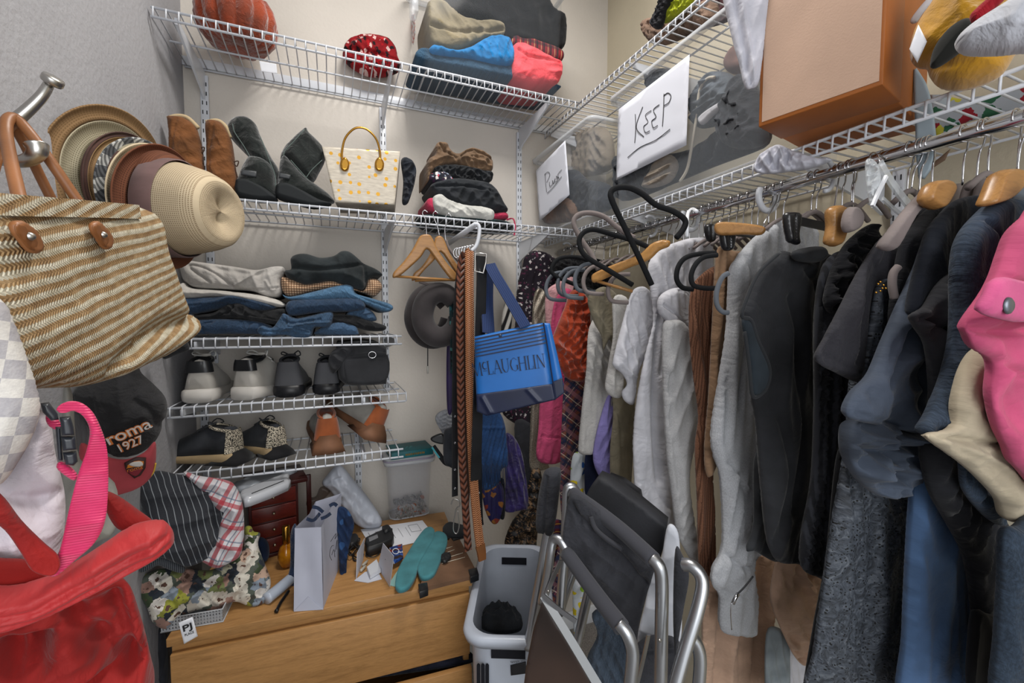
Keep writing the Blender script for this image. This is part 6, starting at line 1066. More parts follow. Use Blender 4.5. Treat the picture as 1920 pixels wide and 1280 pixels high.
vst = g('black_vest', 'black sleeveless vest with piped armhole, in front of the grey hoodie', 'vest', 1390, [(1392, 590), (1400, 560), (1416, 520), (1440, 488), (1466, 470), (1480, 478), (1500, 484), (1538, 470), (1560, 500), (1558, 600), (1545, 720), (1535, 850), (1528, 960), (1518, 1050), (1490, 1056), (1456, 1050), (1440, 1010), (1428, 900), (1420, 800), (1410, 742), (1406, 690), (1400, 640)], VST, Y=.60, X=.8, t=.028, n=3000, fold=('v', .009, 6), cr=[([(1470, 560), (1490, 680), (1494, 820), (1480, 960)], .010, -.012), ([(1490, 500), (1520, 540), (1540, 600)], .008, -.008), ([(1450, 780), (1470, 880), (1462, 1000)], .008, -.01)])
ah = PV(.8, .575, 1.2, .559); slab('armhole_lining', [(1392, 600), (1408, 604), (1420, 640), (1440, 690), (1438, 722), (1424, 740), (1410, 738), (1406, 690), (1398, 640)], ah, cloth('232a30', .2), vst, t=.006, n=300); tube('armhole_piping', [ah.px(x, y, .006) for x, y in ((1462, 474), (1424, 510), (1402, 556), (1391, 592), (1408, 600), (1420, 636), (1442, 688), (1438, 724), (1422, 742), (1410, 738), (1404, 680), (1396, 622))], .0035, BLACK, vst, 8)
slab('collar', [(1490, 470), (1535, 462), (1545, 480), (1530, 492), (1494, 488)], ah, BLACK, vst, t=.012)
RIB = stripes('1a1b1f', '2e3036', .011, .45, 0, .004)
g('black_pleated_dress', 'black pleated dress between the black vest and the lace dress', 'dress', 1525, [(1530, 600), (1545, 500), (1580, 470), (1620, 500), (1620, 700), (1600, 860), (1580, 960), (1560, 1080), (1530, 1080), (1504, 1062), (1506, 1000), (1524, 900), (1530, 760)], RIB, Y=.535, n=2400, t=.024, fold=('v', .013, 22))
g('black_strappy_top', 'black strappy top with layered straps above the pleated dress', 'top', 1548, [(1550, 560), (1562, 510), (1580, 470), (1604, 440), (1640, 420), (1650, 470), (1640, 540), (1616, 580), (1580, 592), (1560, 588)], cloth('15161a', .35, crump=25), Y=.515, t=.03, fold=('c', .012, 22), cr=[([(1575, 480), (1572, 540), (1610, 550)], .004, .014), ([(1590, 470), (1600, 510), (1640, 490)], .004, -.014)])
LAC = M('black_lace', .7); v = LAC.map(); vo = LAC.n('TexVoronoi'); vo.inputs['Scale'].default_value = 170; LAC.l(v, vo.inputs['Vector']); vf = LAC.noise(34, v, 3, .6, 2.5)
hole = LAC.math('MULTIPLY', LAC.math('LESS_THAN', vo.outputs['Distance'], .3), LAC.math('GREATER_THAN', vf, .47)); LAC.col(LAC.mix(hole, LAC.ramp(vf, [(.36, '2c3036'), (.55, '454b54'), (.7, '62676e')]), '0a0b0d')); LAC.bump(vf, .8, .006); LAC.bump(vo.outputs['Distance'], .5, .002)
g('black_lace_dress', 'long black lace dress, the longest dark garment on the rod', 'dress', 1590, [(1640, 600), (1655, 540), (1680, 500), (1710, 520), (1722, 700), (1726, 860), (1724, 960), (1712, 1100), (1702, 1320), (1520, 1320), (1528, 1230), (1546, 1100), (1560, 1000), (1578, 900), (1590, 820), (1600, 700)], LAC.m, Y=.47, t=.024, n=3000, fold=('v', .010, 12))
g('black_slip_dress', 'plain black dress edge just behind the lace dress', 'dress', 1545, [(1570, 860), (1590, 850), (1590, 1000), (1560, 1120), (1548, 1330), (1506, 1330), (1526, 1180), (1550, 1050)], cloth('121316', .3), Y=.50, t=.014, fold=('v', .008, 20))
g('charcoal_tshirt', 'charcoal grey T-shirt with a short sleeve hanging before the lace dress', 't-shirt', 1534, [(1660, 440), (1700, 400), (1740, 385), (1740, 440), (1700, 520), (1660, 600), (1632, 660), (1616, 712), (1606, 716), (1570, 700), (1531, 674), (1550, 630), (1576, 580), (1606, 520), (1636, 470)], cloth('2e2e33', .12, heather=.12, crump=10), Y=.44, t=.022, n=2200, fold=('v', .008, 9), cr=[([(1540, 662), (1575, 686), (1612, 702)], .003, -.004), ([(1640, 500), (1610, 590), (1590, 680)], .008, -.009)])
g('lace_yoke_top', 'black lace top with small gold beads behind the charcoal T-shirt', 'top', 1600, [(1640, 560), (1650, 530), (1668, 524), (1684, 560), (1680, 640), (1650, 720), (1620, 760), (1606, 740), (1622, 680)], LAC.m, Y=.43, t=.016)
tubes('gold_beads', [[PV(.8, .41, 1.2, .394).px(x, y), PV(.8, .41, 1.2, .394).px(x + 2, y + 1)] for x, y in ((1646, 532), (1650, 528), (1656, 534), (1660, 540), (1642, 548), (1654, 540), (1650, 545))], .0016, GOLD, bpy.data.objects['lace_yoke_top'], 6)
DSL = cloth('3a424f', .15, crump=8, weave=500, rough=.75)
g('slate_utility_shirt', 'slate grey utility shirt with rolled sleeve tab in front of the lace dress', 'shirt', 1590, [(1722, 500), (1745, 440), (1778, 405), (1812, 388), (1830, 420), (1826, 500), (1800, 580), (1772, 650), (1750, 720), (1738, 790), (1722, 812), (1690, 806), (1640, 796), (1588, 780), (1600, 736), (1634, 700), (1660, 640), (1690, 570)], DSL, Y=.385, t=.03, n=3000, fold=('c', .009, 8), cr=[([(1735, 520), (1700, 620), (1650, 720)], .007, -.012), ([(1594, 772), (1640, 786), (1722, 800)], .003, -.006), ([(1760, 560), (1735, 660), (1720, 760)], .006, -.008)])
g('rolled_sleeve', 'slate rolled sleeve with open cuff bunched below the utility shirt', 'shirt', 1590, [(1594, 800), (1616, 784), (1660, 790), (1710, 800), (1732, 820), (1732, 860), (1716, 890), (1690, 918), (1664, 932), (1636, 922), (1608, 890), (1592, 850)], SLATE, Y=.40, t=.05, n=2200, fold=('c', .012, 14), cr=[([(1596, 830), (1630, 846), (1660, 840), (1700, 830)], .005, -.02), ([(1650, 850), (1672, 880), (1668, 920)], .006, -.014), ([(1600, 810), (1650, 818), (1700, 812)], .004, .012)])
g('charcoal_ruched_tee', 'charcoal short-sleeved tee with ruched side seam', 't-shirt', 1712, [(1740, 570), (1765, 530), (1800, 500), (1850, 480), (1872, 540), (1850, 640), (1812, 730), (1790, 800), (1770, 830), (1752, 800), (1750, 720), (1742, 650), (1722, 616), (1711, 592), (1722, 582)], CHAR, Y=.345, t=.026, n=2200, fold=('v', .009, 10), cr=[([(1716, 596), (1745, 606), (1768, 640), (1776, 740)], .005, -.014), ([(1770, 600), (1790, 660), (1786, 740)], .006, .008)])
g('washed_denim_shirt', 'washed dark blue denim shirt with a faded collar next to the pink jacket', 'shirt', 1745, [(1794, 500), (1806, 440), (1838, 398), (1872, 374), (1930, 378), (1960, 400), (1950, 480), (1900, 560), (1860, 640), (1830, 720), (1800, 800), (1780, 826), (1728, 812), (1748, 770), (1776, 700), (1792, 620)], denim('2b3542', .3, 9), Y=.315, t=.03, n=3000, fold=('v', .008, 9), cr=[([(1810, 530), (1842, 548), (1870, 530)], .004, .008), ([(1830, 420), (1850, 470), (1842, 540)], .005, -.009), ([(1838, 560), (1800, 680), (1760, 800)], .007, -.008), ([(1745, 800), (1785, 812)], .003, -.005)])
g('dark_navy_jacket', 'dark navy jacket shoulder behind the washed denim shirt', 'jacket', 1760, [(1740, 440), (1768, 398), (1800, 372), (1850, 372), (1850, 440), (1800, 500), (1760, 540), (1720, 590), (1706, 570)], cloth('20242c', .2, crump=10), Y=.37, t=.024)
g('black_blouse', 'black blouse collar behind the charcoal T-shirt and slate shirt', 'blouse', 1700, [(1690, 470), (1716, 420), (1745, 388), (1775, 385), (1780, 420), (1750, 470), (1716, 540), (1690, 600), (1672, 600)], cloth('1d1e22', .25, crump=12), Y=.41, t=.024)
g('blue_denim_dress', 'bright mid-blue cotton dress hem between the lace dress and black cardigan', 'dress', 1698, [(1722, 880), (1745, 900), (1780, 960), (1815, 1020), (1830, 1080), (1826, 1330), (1697, 1330), (1700, 1200), (1706, 1060), (1712, 960)], cloth('4a6488', .12, crump=7, weave=500), Y=.40, t=.03, n=1800, fold=('v', .010, 8))
g('black_long_cardigan', 'long black cardigan draping beside the blue dress', 'cardigan', 1730, [(1734, 840), (1760, 826), (1800, 850), (1850, 900), (1876, 980), (1900, 1080), (1900, 1180), (1880, 1240), (1840, 1200), (1826, 1100), (1812, 1040), (1780, 980), (1748, 920)], cloth('1c1d21', .25, crump=9), Y=.36, t=.03, n=1800, fold=('v', .010, 10))
g('black_wool_coat', 'black wool coat hem in the bottom right corner', 'coat', 1826, [(1826, 1160), (1850, 1150), (1890, 1180), (1900, 1330), (1824, 1330)], cloth('0f0f11', .4), Y=.34, t=.02)
CRM = cloth('a59a85', .06, crump=7, weave=500)
g('slate_shorts_leg', 'slate blue denim leg folded under the cream jeans', 'jeans', 1740, [(1738, 790), (1756, 740), (1790, 760), (1812, 800), (1830, 900), (1876, 960), (1880, 985), (1850, 970), (1810, 920), (1800, 860), (1760, 822), (1730, 812)], denim('323d4b', .2, 10), Y=.325, t=.02)
g('cream_jeans', 'cream jeans folded over a hanger below the pink jacket', 'jeans', 1780, [(1790, 800), (1796, 750), (1812, 690), (1836, 652), (1870, 640), (1880, 700), (1884, 760), (1896, 830), (1912, 900), (1914, 950), (1906, 976), (1886, 972), (1876, 940), (1840, 900), (1806, 870), (1740, 822), (1746, 812)], CRM, Y=.29, t=.03, n=2200, fold=('c', .006, 7), cr=[([(1748, 816), (1800, 822), (1850, 824), (1862, 780), (1868, 700)], .004, -.010), ([(1790, 836), (1840, 860), (1888, 900)], .004, .006)])
pk = g('pink_jacket', 'bright pink denim jacket with a buttoned pocket flap, nearest on the right', 'jacket', 1815, [(1990, 350), (1930, 400), (1900, 430), (1884, 470), (1868, 515), (1850, 548), (1812, 604), (1818, 632), (1830, 655), (1862, 680), (1860, 740), (1872, 800), (1890, 840), (1912, 880), (1990, 900)], cloth('b04a6c', .08, crump=6, weave=500), Y=.255, t=.028, n=2600, fold=('c', .007, 7), cr=[([(1812, 612), (1850, 622), (1930, 618)], .006, -.016), ([(1866, 520), (1920, 540), (1960, 536)], .003, -.008), ([(1862, 680), (1905, 700), (1960, 690)], .006, -.012)])
pkp = PV(.8, .218, 1.2, .202); slab('pocket_flap', [(1846, 552), (1870, 520), (1930, 530), (1990, 530), (1990, 612), (1930, 604), (1893, 602), (1836, 584)], pkp, cloth('b8507a', .08, crump=6, weave=500), pk, t=.006, rr=.006, n=400, cr=[([(1842, 580), (1893, 596), (1960, 598)], .002, -.003)])
lathe('metal_button', [(0, .003), (.006, .003), (.0085, .0015), (.009, 0)], pkp.px(1890, 573, .008), pkp.n, solid('6c7078', .35, .8), pk, 20)
g('dark_denim_jacket', 'dark denim jacket with a pale seam in the bottom right corner', 'jacket', 1880, [(1884, 1000), (1910, 985), (1960, 980), (1980, 1330), (1872, 1330), (1874, 1200), (1880, 1100)], denim('2a3542', .25, 8), Y=.27, t=.024, cr=[([(1912, 990), (1896, 1100), (1884, 1300)], .003, .006)])
for o in list(bpy.data.objects):
    if '_y' in o: del o['_y']
# --- hangers on the rod
def yrod(x): return RODX / azt(x)
HK = 'hangers hooked on the chrome rod'
def hanger(x, label, body=None, bm=None, y1=None, drop=.085, nm='clothes_hanger', kind='tube', r=.0055, wob=0, off=None):
    Y = yrod(x); t = thing(nm, label, 'hanger', (RODX, Y, RODZ - .12), HK); w = wob or (rng.rand() - .5) * .02
    pts = [V((RODX + .0155 * math.sin(R(a)), Y, RODZ + .0005 + .0155 * math.cos(R(a)))) for a in range(-110, 91, 33)] + [V((RODX + .012, Y + w * .4, RODZ - .022)), V((RODX + .002, Y + w * .8, RODZ - .04)), V((RODX, Y + w, RODZ - drop))]
    tube('hook', pts, .0017, CHROME, t, 8, n=3)
    if body is None:
        tube('hanger_arm', [V((RODX - .06, Y + w, RODZ - drop - .03)), V((RODX, Y + w, RODZ - drop)), V((RODX + .06, Y + w, RODZ - drop - .03))], .005, bm or VEL, t, 8)
    elif kind == 'tube': tube('hanger_body', body, r, bm, t, 10)
    return t
HL = 'chrome-hooked hanger with its arms hidden inside a hanging garment'
for x in (1062, 1074, 1086, 1098, 1112, 1128, 1142, 1158, 1176, 1196, 1214, 1231, 1250, 1262, 1278, 1290, 1302, 1316, 1330, 1344, 1356, 1370, 1384, 1400, 1418, 1434, 1448): hanger(x, HL)
def arm(t, nm, pts, pl, m, th=.008, **kw): return slab(nm, pts, pl, m, t, t=th * .7, rr=.005, sm=4, n=300, **kw)
def PR(x, dy=0): return PV(.8, yrod(x) + .006 + dy, 1.2, yrod(x) - .006 + dy)
t = hanger(1566, 'wooden hanger end standing up right of the black vest', [V((RODX, 0, 0))], None, kind='none'); arm(t, 'hanger_body', [(1552, 395), (1562, 386), (1576, 388), (1583, 400), (1582, 428), (1570, 460), (1549, 456), (1553, 425)], PV(.8, .50, 1.2, .484), WOODH, .014)
t = hanger(1586, 'grey flocked hanger end just right of the upright wooden one', [V((RODX, 0, 0))], None, kind='none'); arm(t, 'hanger_body', [(1586, 398), (1594, 388), (1606, 394), (1612, 410), (1606, 428), (1588, 436), (1582, 420)], PV(.8, .47, 1.2, .454), VEL, .012)
t = hanger(1690, 'long grey flocked hanger arm sloping down through the charcoal T-shirt', [V((RODX, 0, 0))], None, kind='none'); arm(t, 'hanger_body', [(1716, 372), (1730, 360), (1738, 366), (1734, 382), (1712, 402), (1694, 432), (1674, 466), (1660, 470), (1648, 460), (1668, 432), (1690, 402)], PV(.8, .395, 1.2, .379), VEL, .012)
t = hanger(1717, 'broad wooden hanger between two grey hangers above the black blouse', [V((RODX, 0, 0))], None, kind='none'); arm(t, 'hanger_body', [(1736, 350), (1750, 340), (1768, 340), (1778, 352), (1774, 368), (1758, 392), (1740, 388), (1729, 374)], PV(.8, .375, 1.2, .359), WOODH, .016)
for x, lab, q in ((1726, 'grey flocked hanger directly right of the broad wooden one', [(1782, 352), (1796, 344), (1810, 350), (1806, 368), (1790, 386), (1770, 382)]), (1788, 'taupe flocked hanger above the slate utility shirt', [(1812, 346), (1826, 336), (1840, 342), (1836, 366), (1820, 384), (1804, 378)]), (1820, 'second taupe hanger just left of the last wooden one', [(1836, 342), (1848, 334), (1858, 344), (1852, 366), (1838, 384), (1828, 378)]), (1905, 'blue-grey flocked hanger at the right edge of the photo', [(1898, 350), (1912, 332), (1940, 322), (1940, 372), (1900, 372)])):
    t = hanger(x, lab, [V((RODX, 0, 0))], None, kind='none'); arm(t, 'hanger_body', q, PV(.8, yrod(x) + .03, 1.2, yrod(x) + .014), VELG if x == 1905 else VEL, .010)
t = hanger(1883, 'large wooden hanger above the washed denim shirt', [V((RODX, 0, 0))], None, kind='none', drop=.09); arm(t, 'hanger_body', [(1866, 326), (1884, 318), (1904, 324), (1908, 338), (1894, 362), (1872, 380), (1843, 386), (1852, 358)], PV(.8, .315, 1.2, .299), WOODH, .018)
for x in (1511, 1523, 1580, 1463, 1708, 1829, 1625): hanger(x, HL, drop=.075)
# trouser hangers with black clips
for lab, a, b, cl, Yc in (('black trouser clip hanger with a wooden-toned bar above the tan wrap top', (1350, 432), (1432, 442), [(1350, 424), (1362, 418), (1376, 424), (1374, 462), (1366, 470), (1354, 464)], .74), ('black trouser clip hanger above the collar of the black vest', (1488, 412), (1562, 428), [(1470, 404), (1484, 398), (1498, 404), (1494, 440), (1496, 458), (1484, 456), (1476, 448)], .60), ('small black trouser clip hanger above the white sweatshirt', (1326, 428), (1350, 436), [(1322, 424), (1334, 420), (1340, 430), (1338, 452), (1326, 450)], .82)):
    pl = PV(.8, Yc, 1.2, Yc - .016); t = thing('clip_hanger', lab, 'hanger', pl.px(*b), HK); A_, B_ = pl.px(*a), pl.px(*b)
    ribbon('clip_bar', [A_, B_], .016, .006, solid('1d1d20', .4), t, n=1, side=(0, 0, 1)); slab('clip', cl, Pl(pl.o + pl.n * .012, pl.n), solid('17181b', .35, coat=.3), t, t=.008, rr=.006, n=200, cr=[([((cl[0][0] + cl[2][0]) / 2, cl[0][1]), ((cl[-1][0] + cl[3][0]) / 2, cl[4][1])], .0015, -.006)])
    tube('hook', [B_, B_ + V((0, 0, .03)), V((RODX + .01, Yc, RODZ - .03)), V((RODX + .015, Yc, RODZ)), V((RODX, Yc, RODZ + .015)), V((RODX - .015, Yc, RODZ))], .0017, CHROME, t, 8, n=3)
t = thing('clear_clip_hanger', 'clear plastic trouser hanger with crumpled wrap hanging from the rod', 'hanger', D(1660, 400, .74), HK)
CLH = plastic(.45, 'd4dade', .08); slab('clip_body', [(1622, 306), (1634, 298), (1648, 312), (1652, 340), (1642, 372), (1634, 390), (1626, 360)], PC(1636, 340, .72), CLH, t, t=.012, fold=('c', .006, 40)); ribbon('clear_arm', Dp([(1650, 305, .73), (1670, 340, .74), (1700, 380, .76), (1722, 402, .77)]), .02, .004, CLH, t, side=(.4, .2, 1)); ribbon('pale_bar', Dp([(1662, 330, .71), (1648, 358, .71), (1636, 386, .71)]), .006, .004, WHITE, t, side=(1, 0, .3)); ribbon('clear_arm', Dp([(1655, 372, .74), (1680, 395, .75), (1700, 410, .76)]), .008, .003, CLH, t, side=(.4, .2, 1))
tube('hook', [D(1650, 306, .75), D(1646, 290, .76), V((RODX + .015, yrod(1640), RODZ)), V((RODX, yrod(1640), RODZ + .015)), V((RODX - .015, yrod(1640), RODZ))], .0017, CHROME, t, 8, n=3)
# hangers turned out into the room, left part of the rod
def loop(lab, pts, m, r=.0055, bar=None, wood=None, nm='velvet_hanger'):
    t = thing(nm, lab, 'hanger', D(*pts[len(pts) // 2]), 'flocked hangers at the far half of the rod'); tube('hanger_body', Dp(pts), r, m, t, 10)
    return t
loop('large black flocked hanger tipped up in front of the box marked KEEP', [(1268, 446, 1.0), (1282, 428, 1.0), (1284, 412, 1.0), (1262, 396, 1.0), (1230, 384, 1.0), (1205, 364, 1.0), (1180, 352, 1.0), (1156, 352, 1.0), (1145, 362, 1.0), (1150, 382, 1.0), (1172, 428, 1.01), (1200, 486, 1.02), (1222, 534, 1.03)], VELB, .0068)
loop('second black flocked hanger with a rounded end above the olive vest', [(1230, 470, 1.1), (1190, 452, 1.1), (1150, 440, 1.1), (1112, 430, 1.1), (1092, 438, 1.1), (1086, 456, 1.1), (1098, 480, 1.1), (1140, 506, 1.11), (1186, 534, 1.12)], VELB, .0065)
loop('taupe flocked hanger with its end up over the shelf edge', [(1190, 446, 1.2), (1160, 428, 1.2), (1132, 406, 1.2), (1104, 399, 1.2), (1082, 404, 1.2), (1076, 420, 1.2), (1088, 446, 1.2), (1108, 476, 1.2), (1122, 506, 1.2)], VEL, .007)
loop('black flocked hanger over the floral dress and fluffy jacket', [(1115, 492, 1.3), (1080, 482, 1.3), (1050, 484, 1.3), (1036, 498, 1.3), (1036, 512, 1.3), (1060, 526, 1.3), (1110, 545, 1.3)], VELB, .0062)
for lab, dx, dy, d, mm in (('leftmost small grey hanger end over the pale pink blouse', -50, 10, 1.34, VELG), ('grey hanger end over the magenta sweater', -28, 2, 1.30, VELG), ('dark grey hanger end over the rust blouse', -18, 6, 1.26, VELG), ('grey hanger end just above the rust blouse shoulder', 4, -6, 1.22, VELG), ('pale grey hanger end left of the olive vest', 20, -2, 1.2, VEL), ('taupe hanger end over the olive vest', 66, 14, 1.16, VEL)):
    loop(lab, [(1115 + dx, 500 + dy, d), (1092 + dx, 502 + dy, d), (1078 + dx, 515 + dy, d), (1074 + dx, 534 + dy, d), (1082 + dx, 550 + dy, d), (1112 + dx, 553 + dy, d)], mm, .0058)
loop('left black hanger end looped over the white cap-sleeve top', [(1342, 474, .95), (1310, 476, .95), (1284, 484, .95), (1271, 502, .95), (1269, 524, .95), (1280, 539, .95), (1300, 542, .95)], VELB, .0055)
loop('right black hanger end looped over the brown cardigan', [(1345, 478, .9), (1320, 482, .9), (1304, 496, .9), (1296, 516, .9), (1300, 534, .9), (1320, 540, .9), (1344, 540, .9)], VELB, .0052)
loop('grey and black hanger end looped between tan top and grey hoodie', [(1366, 512, .84), (1354, 520, .84), (1344, 545, .84), (1344, 570, .84), (1354, 584, .84), (1366, 586, .84)], VELG, .0048)
loop('short taupe hanger end showing by the lace yoke top', [(1684, 500, .70), (1675, 512, .70), (1673, 535, .70), (1678, 560, .70)], VEL, .006)
loop('white plastic hanger loop rising from the rod by the white sweatshirt', [(1306, 396, 1.02), (1298, 392, 1.1), (1290, 400, 1.06), (1288, 420, 1.02), (1288, 444, 1.02)], WHITE, .0045, nm='plastic_hanger')
wp = PC(1180, 490, 1.12, yaw=-12); t = thing('wooden_hanger', 'light wooden hanger pointing into the room over the olive vest', 'hanger', wp.px(1180, 520), 'wooden hangers on the rod'); arm(t, 'hanger_body', [(1109, 520), (1116, 511), (1150, 496), (1196, 478), (1220, 458), (1240, 450), (1256, 452), (1254, 462), (1236, 470), (1216, 488), (1180, 502), (1140, 520), (1114, 530)], wp, wood('a97c45', '8a6236', 1.5, 'X', rough=.35), .01); tube('trouser_bar', [wp.px(1116, 526), wp.px(1186, 546)], .0045, WOODH, t, 8, n=1)
wp = PC(1290, 440, 1.0, yaw=-12); t = thing('wooden_hanger', 'orange-toned wooden hanger shoulder behind the white sweatshirt', 'hanger', wp.px(1290, 450), 'wooden hangers on the rod'); arm(t, 'hanger_body', [(1340, 422), (1360, 416), (1430, 424), (1428, 440), (1390, 440), (1346, 440)], PC(1380, 430, .95), WOODH, .01)
for k, (x, d) in enumerate(((1432, .9), (1290, 1.2))):
    t = thing('rod_bracket', ['round white rod clip under the wire shelf above the grey hoodie', 'round white rod clip further along the rod above the white top'][k], 'bracket', D(x, 380 if k == 0 else 420, d)); yy = yrod(x) ; tube('clip_ring', [V((RODX + .032 * math.cos(a), yy, RODZ - .012 + .034 * math.sin(a))) for a in [R(q) for q in range(150, 395, 22)]], .0075, SHW, t, 10, n=2)
# ================================================================ boxes and toys on the right-hand shelves
zr = Z2 + .015
CLP = plastic(.15, 'b9c0c8'); kb = bin_('lidded_storage_box', 'large clear plastic box with a paper sign reading KEEP on the right shelf', 1.09, 1.015, .15, .305, zr, .405, .95)
kp = Pl(V((.935, 0, 1.97)), (1, 0, .03)); kp = PX(.933)
ppr = slab('paper_sign', [(1160, 205), (1293, 102), (1287, 272), (1155, 338)], kp, solid('d3d6e0', .7), kb, t=.0008, rr=.001, sm=1, n=200, fold=('c', .0008, 10)); kq = PX(.931)
for s_ in ([(1191, 214), (1192, 240), (1190, 268)], [(1205, 200), (1193, 238), (1207, 256)], [(1221, 207), (1210, 216), (1215, 229), (1207, 237), (1210, 248), (1218, 245)], [(1236, 196), (1225, 206), (1230, 219), (1222, 227), (1225, 239), (1233, 235)], [(1245, 176), (1244, 206), (1242, 237)], [(1244, 180), (1252, 174), (1258, 180), (1254, 192), (1244, 198)], [(1177, 295), (1200, 276), (1230, 262), (1256, 242)]):
    tube('handwriting', [kq.px(*q) for q in s_], .0011, INK, ppr, 5)
def inb(nm, pts, X, m, label, cat, t=.04, grp='things inside the box marked KEEP', **kw): return tag(slab(nm, pts, PX(X), m, None, t=t, **kw), label, cat, grp)
DKF = cloth('23262c', .3, crump=16)
inb('black_bag', [(1158, 300), (1175, 290), (1300, 280), (1420, 200), (1436, 270), (1330, 315), (1180, 376), (1160, 350)], 1.03, DKF, 'dark bag lining the bottom of the KEEP box', 'bag', .05, fold=('c', .014, 10), n=1600)
inb('grey_sneaker', [(1300, 190), (1316, 160), (1340, 135), (1372, 140), (1392, 165), (1396, 200), (1376, 220), (1340, 236), (1312, 240), (1302, 220)], 1.0, cloth('4a5159', .3, crump=14), 'grey trainer with white laces inside the KEEP box', 'shoe', .045, fold=('c', .008, 18), cr=[([(1312, 225), (1345, 200), (1385, 180)], .005, .012)])
inb('white_shoe_sole', [(1312, 222), (1330, 205), (1360, 188), (1366, 196), (1340, 214), (1318, 234)], .965, WHF, 'pale curved shoe sole beside the grey trainer', 'shoe', .01)
inb('dark_pouch', [(1214, 150), (1222, 134), (1246, 128), (1262, 134), (1262, 155), (1240, 165), (1218, 168)], 1.04, DKF, 'small dark blue pouch high in the KEEP box', 'pouch', .03, fold=('c', .006, 24))
inb('pink_pouch', [(1366, 110), (1385, 85), (1410, 90), (1412, 130), (1380, 140), (1364, 130)], 1.05, cloth('7c5f58', .15), 'dusty pink pouch at the right of the KEEP box', 'pouch', .03)
inb('black_shoes', [(1380, 150), (1410, 145), (1430, 210), (1436, 262), (1400, 280), (1360, 270), (1350, 230)], .99, DKF, 'black shoe pressed against the right end of the KEEP box', 'shoe', .045, fold=('c', .008, 18))
inb('beige_cable_coil', [(1216, 330), (1235, 300), (1258, 290), (1270, 310), (1256, 340), (1226, 352), (1206, 350)], .965, cloth('80766a', .2, crump=40), 'beige ribbed wrap coiled at the bottom of the KEEP box', 'wrap', .02, fold=('h', .006, 60))
tag(tube('white_rope', [PX(.962).px(x, y) for x, y in ((1275, 340), (1288, 318), (1296, 280), (1306, 220), (1312, 170), (1326, 148), (1340, 145))], .0042, cloth('b9b2a4', .1), None, 8), 'long off-white cord curving up inside the KEEP box', 'rope', 'things inside the box marked KEEP')
pb_ = bin_('lidded_storage_box', 'smaller clear plastic box with a paper sign reading PURSES in the corner', 1.06, 1.58, .19, .235, zr, .345, .95)
pq = PV(.862, 1.36, .862, 1.8); ppr = slab('paper_sign', [(1005, 320), (1060, 263), (1068, 365), (1011, 415)], pq, solid('d3d6e0', .7), pb_, t=.0008, rr=.001, sm=1, n=200); pq = PX(.859)
for s_ in ([(1022, 325), (1023, 342), (1025, 360)], [(1021, 328), (1027, 322), (1031, 328), (1025, 342)], [(1030, 341), (1031, 349), (1036, 345), (1036, 338), (1038, 344), (1041, 334), (1040, 341), (1045, 338), (1043, 330), (1048, 334), (1046, 327), (1053, 318)], [(1026, 362), (1038, 350), (1053, 331)]): tube('handwriting', [pq.px(*q) for q in s_], .0009, INK, ppr, 5)
PGp = 'purses inside the box marked PURSES'
for nm, pts, X, m, lab in (('navy_purse', [(1064, 330), (1080, 318), (1100, 336), (1125, 340), (1146, 352), (1144, 390), (1110, 400), (1070, 394)], .98, DKF, 'dark navy purse at the front of the PURSES box'), ('brown_purse', [(1012, 380), (1040, 372), (1066, 368), (1085, 385), (1080, 412), (1020, 418)], .96, cloth('6f5646', .2, crump=10), 'tan brown purse low in the PURSES box'), ('beige_purse', [(1070, 250), (1100, 240), (1140, 245), (1146, 310), (1110, 330), (1074, 320)], 1.12, cloth('8c8274', .1, crump=8), 'beige purse at the back of the PURSES box')):
    tag(slab(nm, pts, PX(X), m, None, t=.04, fold=('c', .008, 14)), lab, 'purse', PGp)
# white cloth over the end of the box
tag(slab('white_folded_cloth', [(1352, -30), (1380, -34), (1440, -30), (1436, 60), (1424, 150), (1408, 166), (1396, 162), (1386, 120), (1372, 70)], PC(1400, 60, .86, yaw=6), cloth('b7b7c0', .05, crump=6), None, t=.014, fold=('v', .004, 12), cr=[([(1372, -20), (1394, 90), (1408, 158)], .004, -.008), ([(1384, -20), (1408, 110), (1412, 158)], .003, .006)]), 'white folded cloth hanging between the KEEP box and orange box', 'cloth')
tag(slab('white_tissue', [(1414, 320), (1420, 296), (1436, 282), (1460, 272), (1490, 284), (1530, 296), (1560, 300), (1520, 316), (1480, 322), (1440, 326)], PC(1480, 300, .92), solid('b3b4be', .7, bs=30), None, t=.02, fold=('c', .010, 26)), 'crumpled white tissue paper squeezed under the orange box', 'paper')
# orange gift box
OB = solid('9c5a24', .6, var=.06, bs=300); OC = solid('ad917e', .75, var=.03, bs=300)
A_, B_ = V((.792, .622, zr + .006)), V((.835, .433, zr + .006)); e1 = (B_ - A_); e1n = e1.normalized(); e2n = V((-e1n.y, e1n.x, 0))
if e2n.x < 0: e2n = -e2n
tob = thing('orange_gift_box', 'large orange cardboard box with a cream front standing on the right shelf', 'box', A_ + e1 / 2 + e2n * .13)
Hh = V((0, 0, .40))
bev(rot_box('box_body', A_ + e2n * .09 + e1n * .003, e1 - e1n * .006, e2n * .19, Hh - V((0, 0, .003)), OB, tob), .002); bev(rot_box('box_lid', A_, e1, e2n * .10, Hh, OB, tob), .002); rot_box('cream_panel', A_ - e2n * .0015 + e1n * .007 + V((0, 0, .007)), e1 - e1n * .012, e2n * .002, Hh - V((0, 0, .014)), OC, tob)
